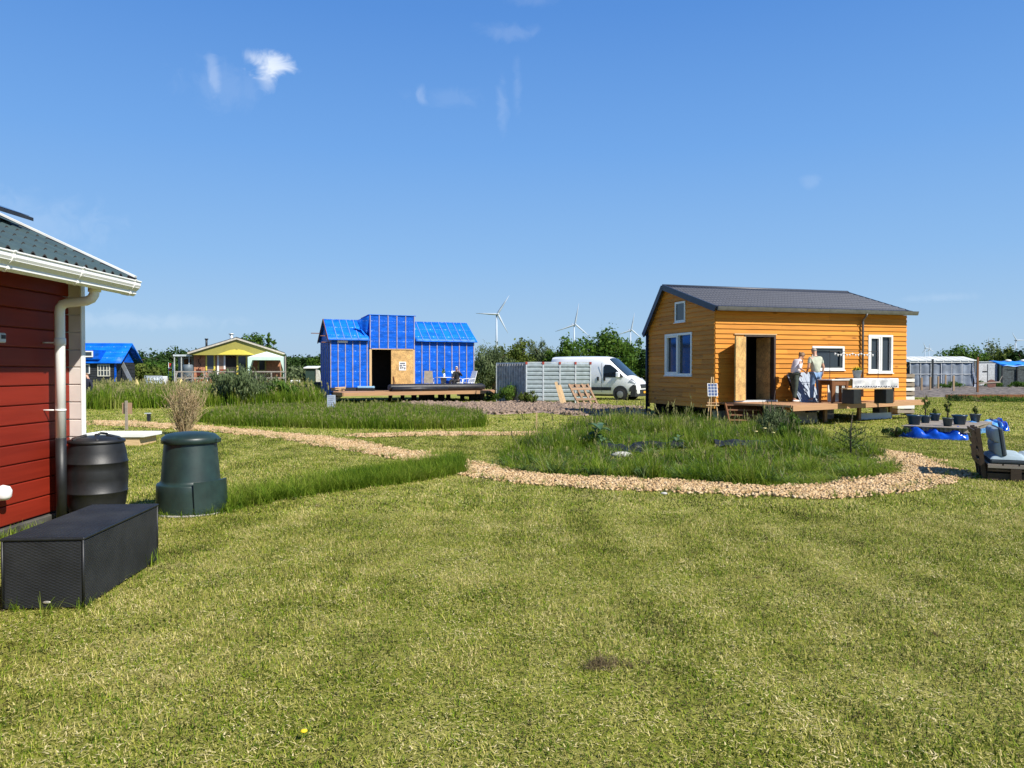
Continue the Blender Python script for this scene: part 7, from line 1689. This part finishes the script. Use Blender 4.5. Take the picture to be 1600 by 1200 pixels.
part('back_wall', mat('shaded_film', (.10, .12, .15), .6), gh, (x0, x1, D + 2.5, D + 2.55, 0, z0)); part('side_wall', mat('brown_film', (.25, .22, .18), .6), gh, (x1 + .3, x1 + .34, D + .1, D + 2.5, 0, z1 - .15))
m = MB(); rng2 = random.Random(3)
for k in range(26): x = rng2.uniform(x0 + .2, x1 - .5); m.box(x, x + rng2.uniform(.1, .5), D + .5, D + .8, 0, rng2.uniform(.3, 1.3))
m.build('stored_goods', DARKM, gh)
# raised beds and clutter in front of it
bc = [(GREYW, 'weathered'), (DARKM, 'black'), (PINE, 'pale wooden')]
for k, (px0, px1, py, h, mi) in enumerate(((1424, 1437, 605, .5, 0), (1438, 1450, 604, .62, 1), (1451, 1463, 605, .5, 1), (1464, 1474, 604, .7, 1), (1475, 1488, 605, .6, 1), (1489, 1496, 606, .62, 2), (1497, 1512, 603, .7, 2))):
    D2 = 1.7 * F / (py - 579); a, b = GX(px0, D2), GX(px1, D2); t = thing('raised_bed', '%s raised bed in front of the greenhouse, %s from the orange house' % (bc[mi][1], ('first', 'second', 'third', 'fourth', 'fifth', 'sixth', 'seventh')[k]), 'raised bed', ((a + b) / 2, D2, 0), 0, 'raised beds along the greenhouse'); w = (b - a) / 2 - .03
    m = MB(); m.box(-w, w, 0, .05, 0, h); m.box(-w, w, 1.0, 1.05, 0, h); m.box(-w, -w + .05, .05, 1.0, 0, h); m.box(w - .05, w, .05, 1.0, 0, h); m.build('box', bc[mi][0], t); part('soil', SOILM, t, (-w + .05, w - .05, .05, 1.0, 0, h - .06))
# fence posts
for k, (px, pyt, pyb) in enumerate(((1426, 590, 614), (1440, 590, 612), (1453.5, 589, 611), (1466, 588, 609), (1477.5, 586, 607), (1490, 587, 614), (1559, 578, 600))):
    g = G(px, pyb); t = thing('fence_post', 'wooden fence post, %s from the orange house corner' % ('first', 'second', 'third', 'fourth', 'fifth', 'sixth', 'last short one')[k], 'post', g, 0, 'wooden posts along the vegetable plot'); part('post', wood('post_wood', (.34, .24, .15), (.15, .1, .06), 2) if k == 0 else bpy.data.materials['post_wood'], t, (-.07, .07, -.05, .05, 0, (pyb - pyt) * g.y / F), bevel=.01)
g = G(1527.5, 616); t = thing('tall_pole', 'tall brown pole at the right end of the greenhouse', 'pole', g); part('pole', BROWNW, t, (-.06, .06, -.05, .05, 0, (616 - 558) * g.y / F))
g = at(1457, 66); t = thing('tall_pole', 'dark pole in front of the left half of the greenhouse', 'pole', (g.x, 66, 0)); part('pole', DARKM, t, (-.07, .07, -.05, .05, 0, zat(561, 66)))
m = MB(); a, b = G(1410, 619.5), G(1680, 619.5); te = thing('timber_edging', 'low brown timber edging along the near side of the vegetable plot', 'edging', (0, 0, 0))
for k in range(8): p, q = G(1478, 622).lerp(G(1670, 622), k / 8), G(1478, 622).lerp(G(1670, 622), (k + .97) / 8); m = MB(); m.bar((p.x, p.y, .11), (q.x, q.y, .11), .08, .22); m.build('board', BROWNW, te)
# white container shed, blue canopy
D = 82; sh = thing('white_shed', 'small white metal shed with grey door behind the plot', 'shed', (0, 0, 0)); x0, x1 = GX(1529, D), GX(1558, D); zt = zat(566, D); part('wall', mat('dull_white_metal', (.55, .57, .58), .6, dirt=.3), sh, (x0, x1, D, D + 2, 0, zt)); part('roof', STEEL, sh, (x0 - .05, x1 + .05, D - .08, D + 2.1, zt + .001, zt + .08)); xm = GX(1544, D); part('door', mat('pale_grey_door', (.45, .48, .5), .6), sh, (xm - .05, xm + .95, D - .03, D - .002, .2, zt - .2)); part('door_bar', DARKM, sh, (xm - .6, xm - .1, D - .04, D - .005, zt * .6, zt * .6 + .1)); part('door_gap', DARKM, sh, (xm - .09, xm - .055, D - .03, D - .005, .2, zt - .2))
part('green_panel', mat('dark_green_panel', (.015, .04, .035), .7), sh, (x1 + .05, x1 + .45, D - .3, D + 1, 0, zt + .15))
D = 76; ca_ = thing('blue_canopy', 'bright blue canopy roof over a dark enclosure at the right edge', 'canopy', (0, 0, 0)); x0, x1 = GX(1565, D), GX(1660, D); ze_, zt = zat(572, D), zat(563.5, D)
m = MB(); m.grid(lambda u, v: (x0 + (x1 - x0) * u, D - .2 + 2.4 * v, ze_ + (zt - ze_) * math.sin(v * 1.5) + .05 * math.sin(u * 25)), 24, 4); o = m.build('roof_sheet', mat('sky_blue_tarp', (.02, .22, .70), .5, var=.1), ca_); s = o.modifiers.new('t', 'SOLIDIFY'); s.thickness = .03
for k in range(5): x = x0 + (x1 - x0) * k / 4; part('post', DARKM, ca_, (x - .06, x + .06, D - .1, D, 0, ze_)); m = MB(); m.ball((x + .5, D - .2, zt + .0), .35, .2, .12, 8); m.build('white_tie', WHITE, ca_)
part('side_screen', mat('dark_netting', (.05, .065, .07), .7, var=.3), ca_, (x0, x1, D + .05, D + .08, 0, ze_ - .35)); part('cream_strip', mat('cream_strip', (.45, .42, .32), .7), ca_, (x0, x1, D + .03, D + .045, ze_ - .34, ze_ - .02))
t = thing('cart', 'old rusty cart wheel and handcart between the shed and the canopy', 'cart', at(1553, 72, 0)); m = MB(); m.tube([(-.2, 0, .45), (-.2, .08, .45)], .42, 16, smooth=False); m.build('wheel', mat('rust_brown', (.16, .07, .05), .8), t); m = MB(); m.bar((-1.6, .2, .5), (.6, .2, .62), .5, .1); m.bar((.6, .2, .6), (.9, .2, 1.2), .05, .05); m.build('bed', GREYW, t)
# dark car or trailer half hidden behind the orange house
t = thing('stacked_crates', 'stack of pale crates just behind the right corner of the orange house', 'crates', at(1410, 29.6), 0)
for k in range(9): m = MB(); m.box(-.32, .32, -.3, .3, .08 + k * .17, .20 + k * .17); m.build('crate_slat', WHITE if k % 2 else GREYW, t)
part('post', GREYW, t, (-.28, -.22, -.28, .28, 0, 1.58)); part('post', GREYW, t, (.22, .28, -.28, .28, 0, 1.58))
# ---- rusty red thing behind the van nose
t = thing('red_bin', 'dull red bin in the shade behind the van nose', 'bin', at(1007, 52, 0)); m = MB(); m.box(-.5, .35, 0, .7, .0, zat(597, 52)); m.build('bin', mat('dull_red', (.20, .03, .025), .7), t, bevel=.05)
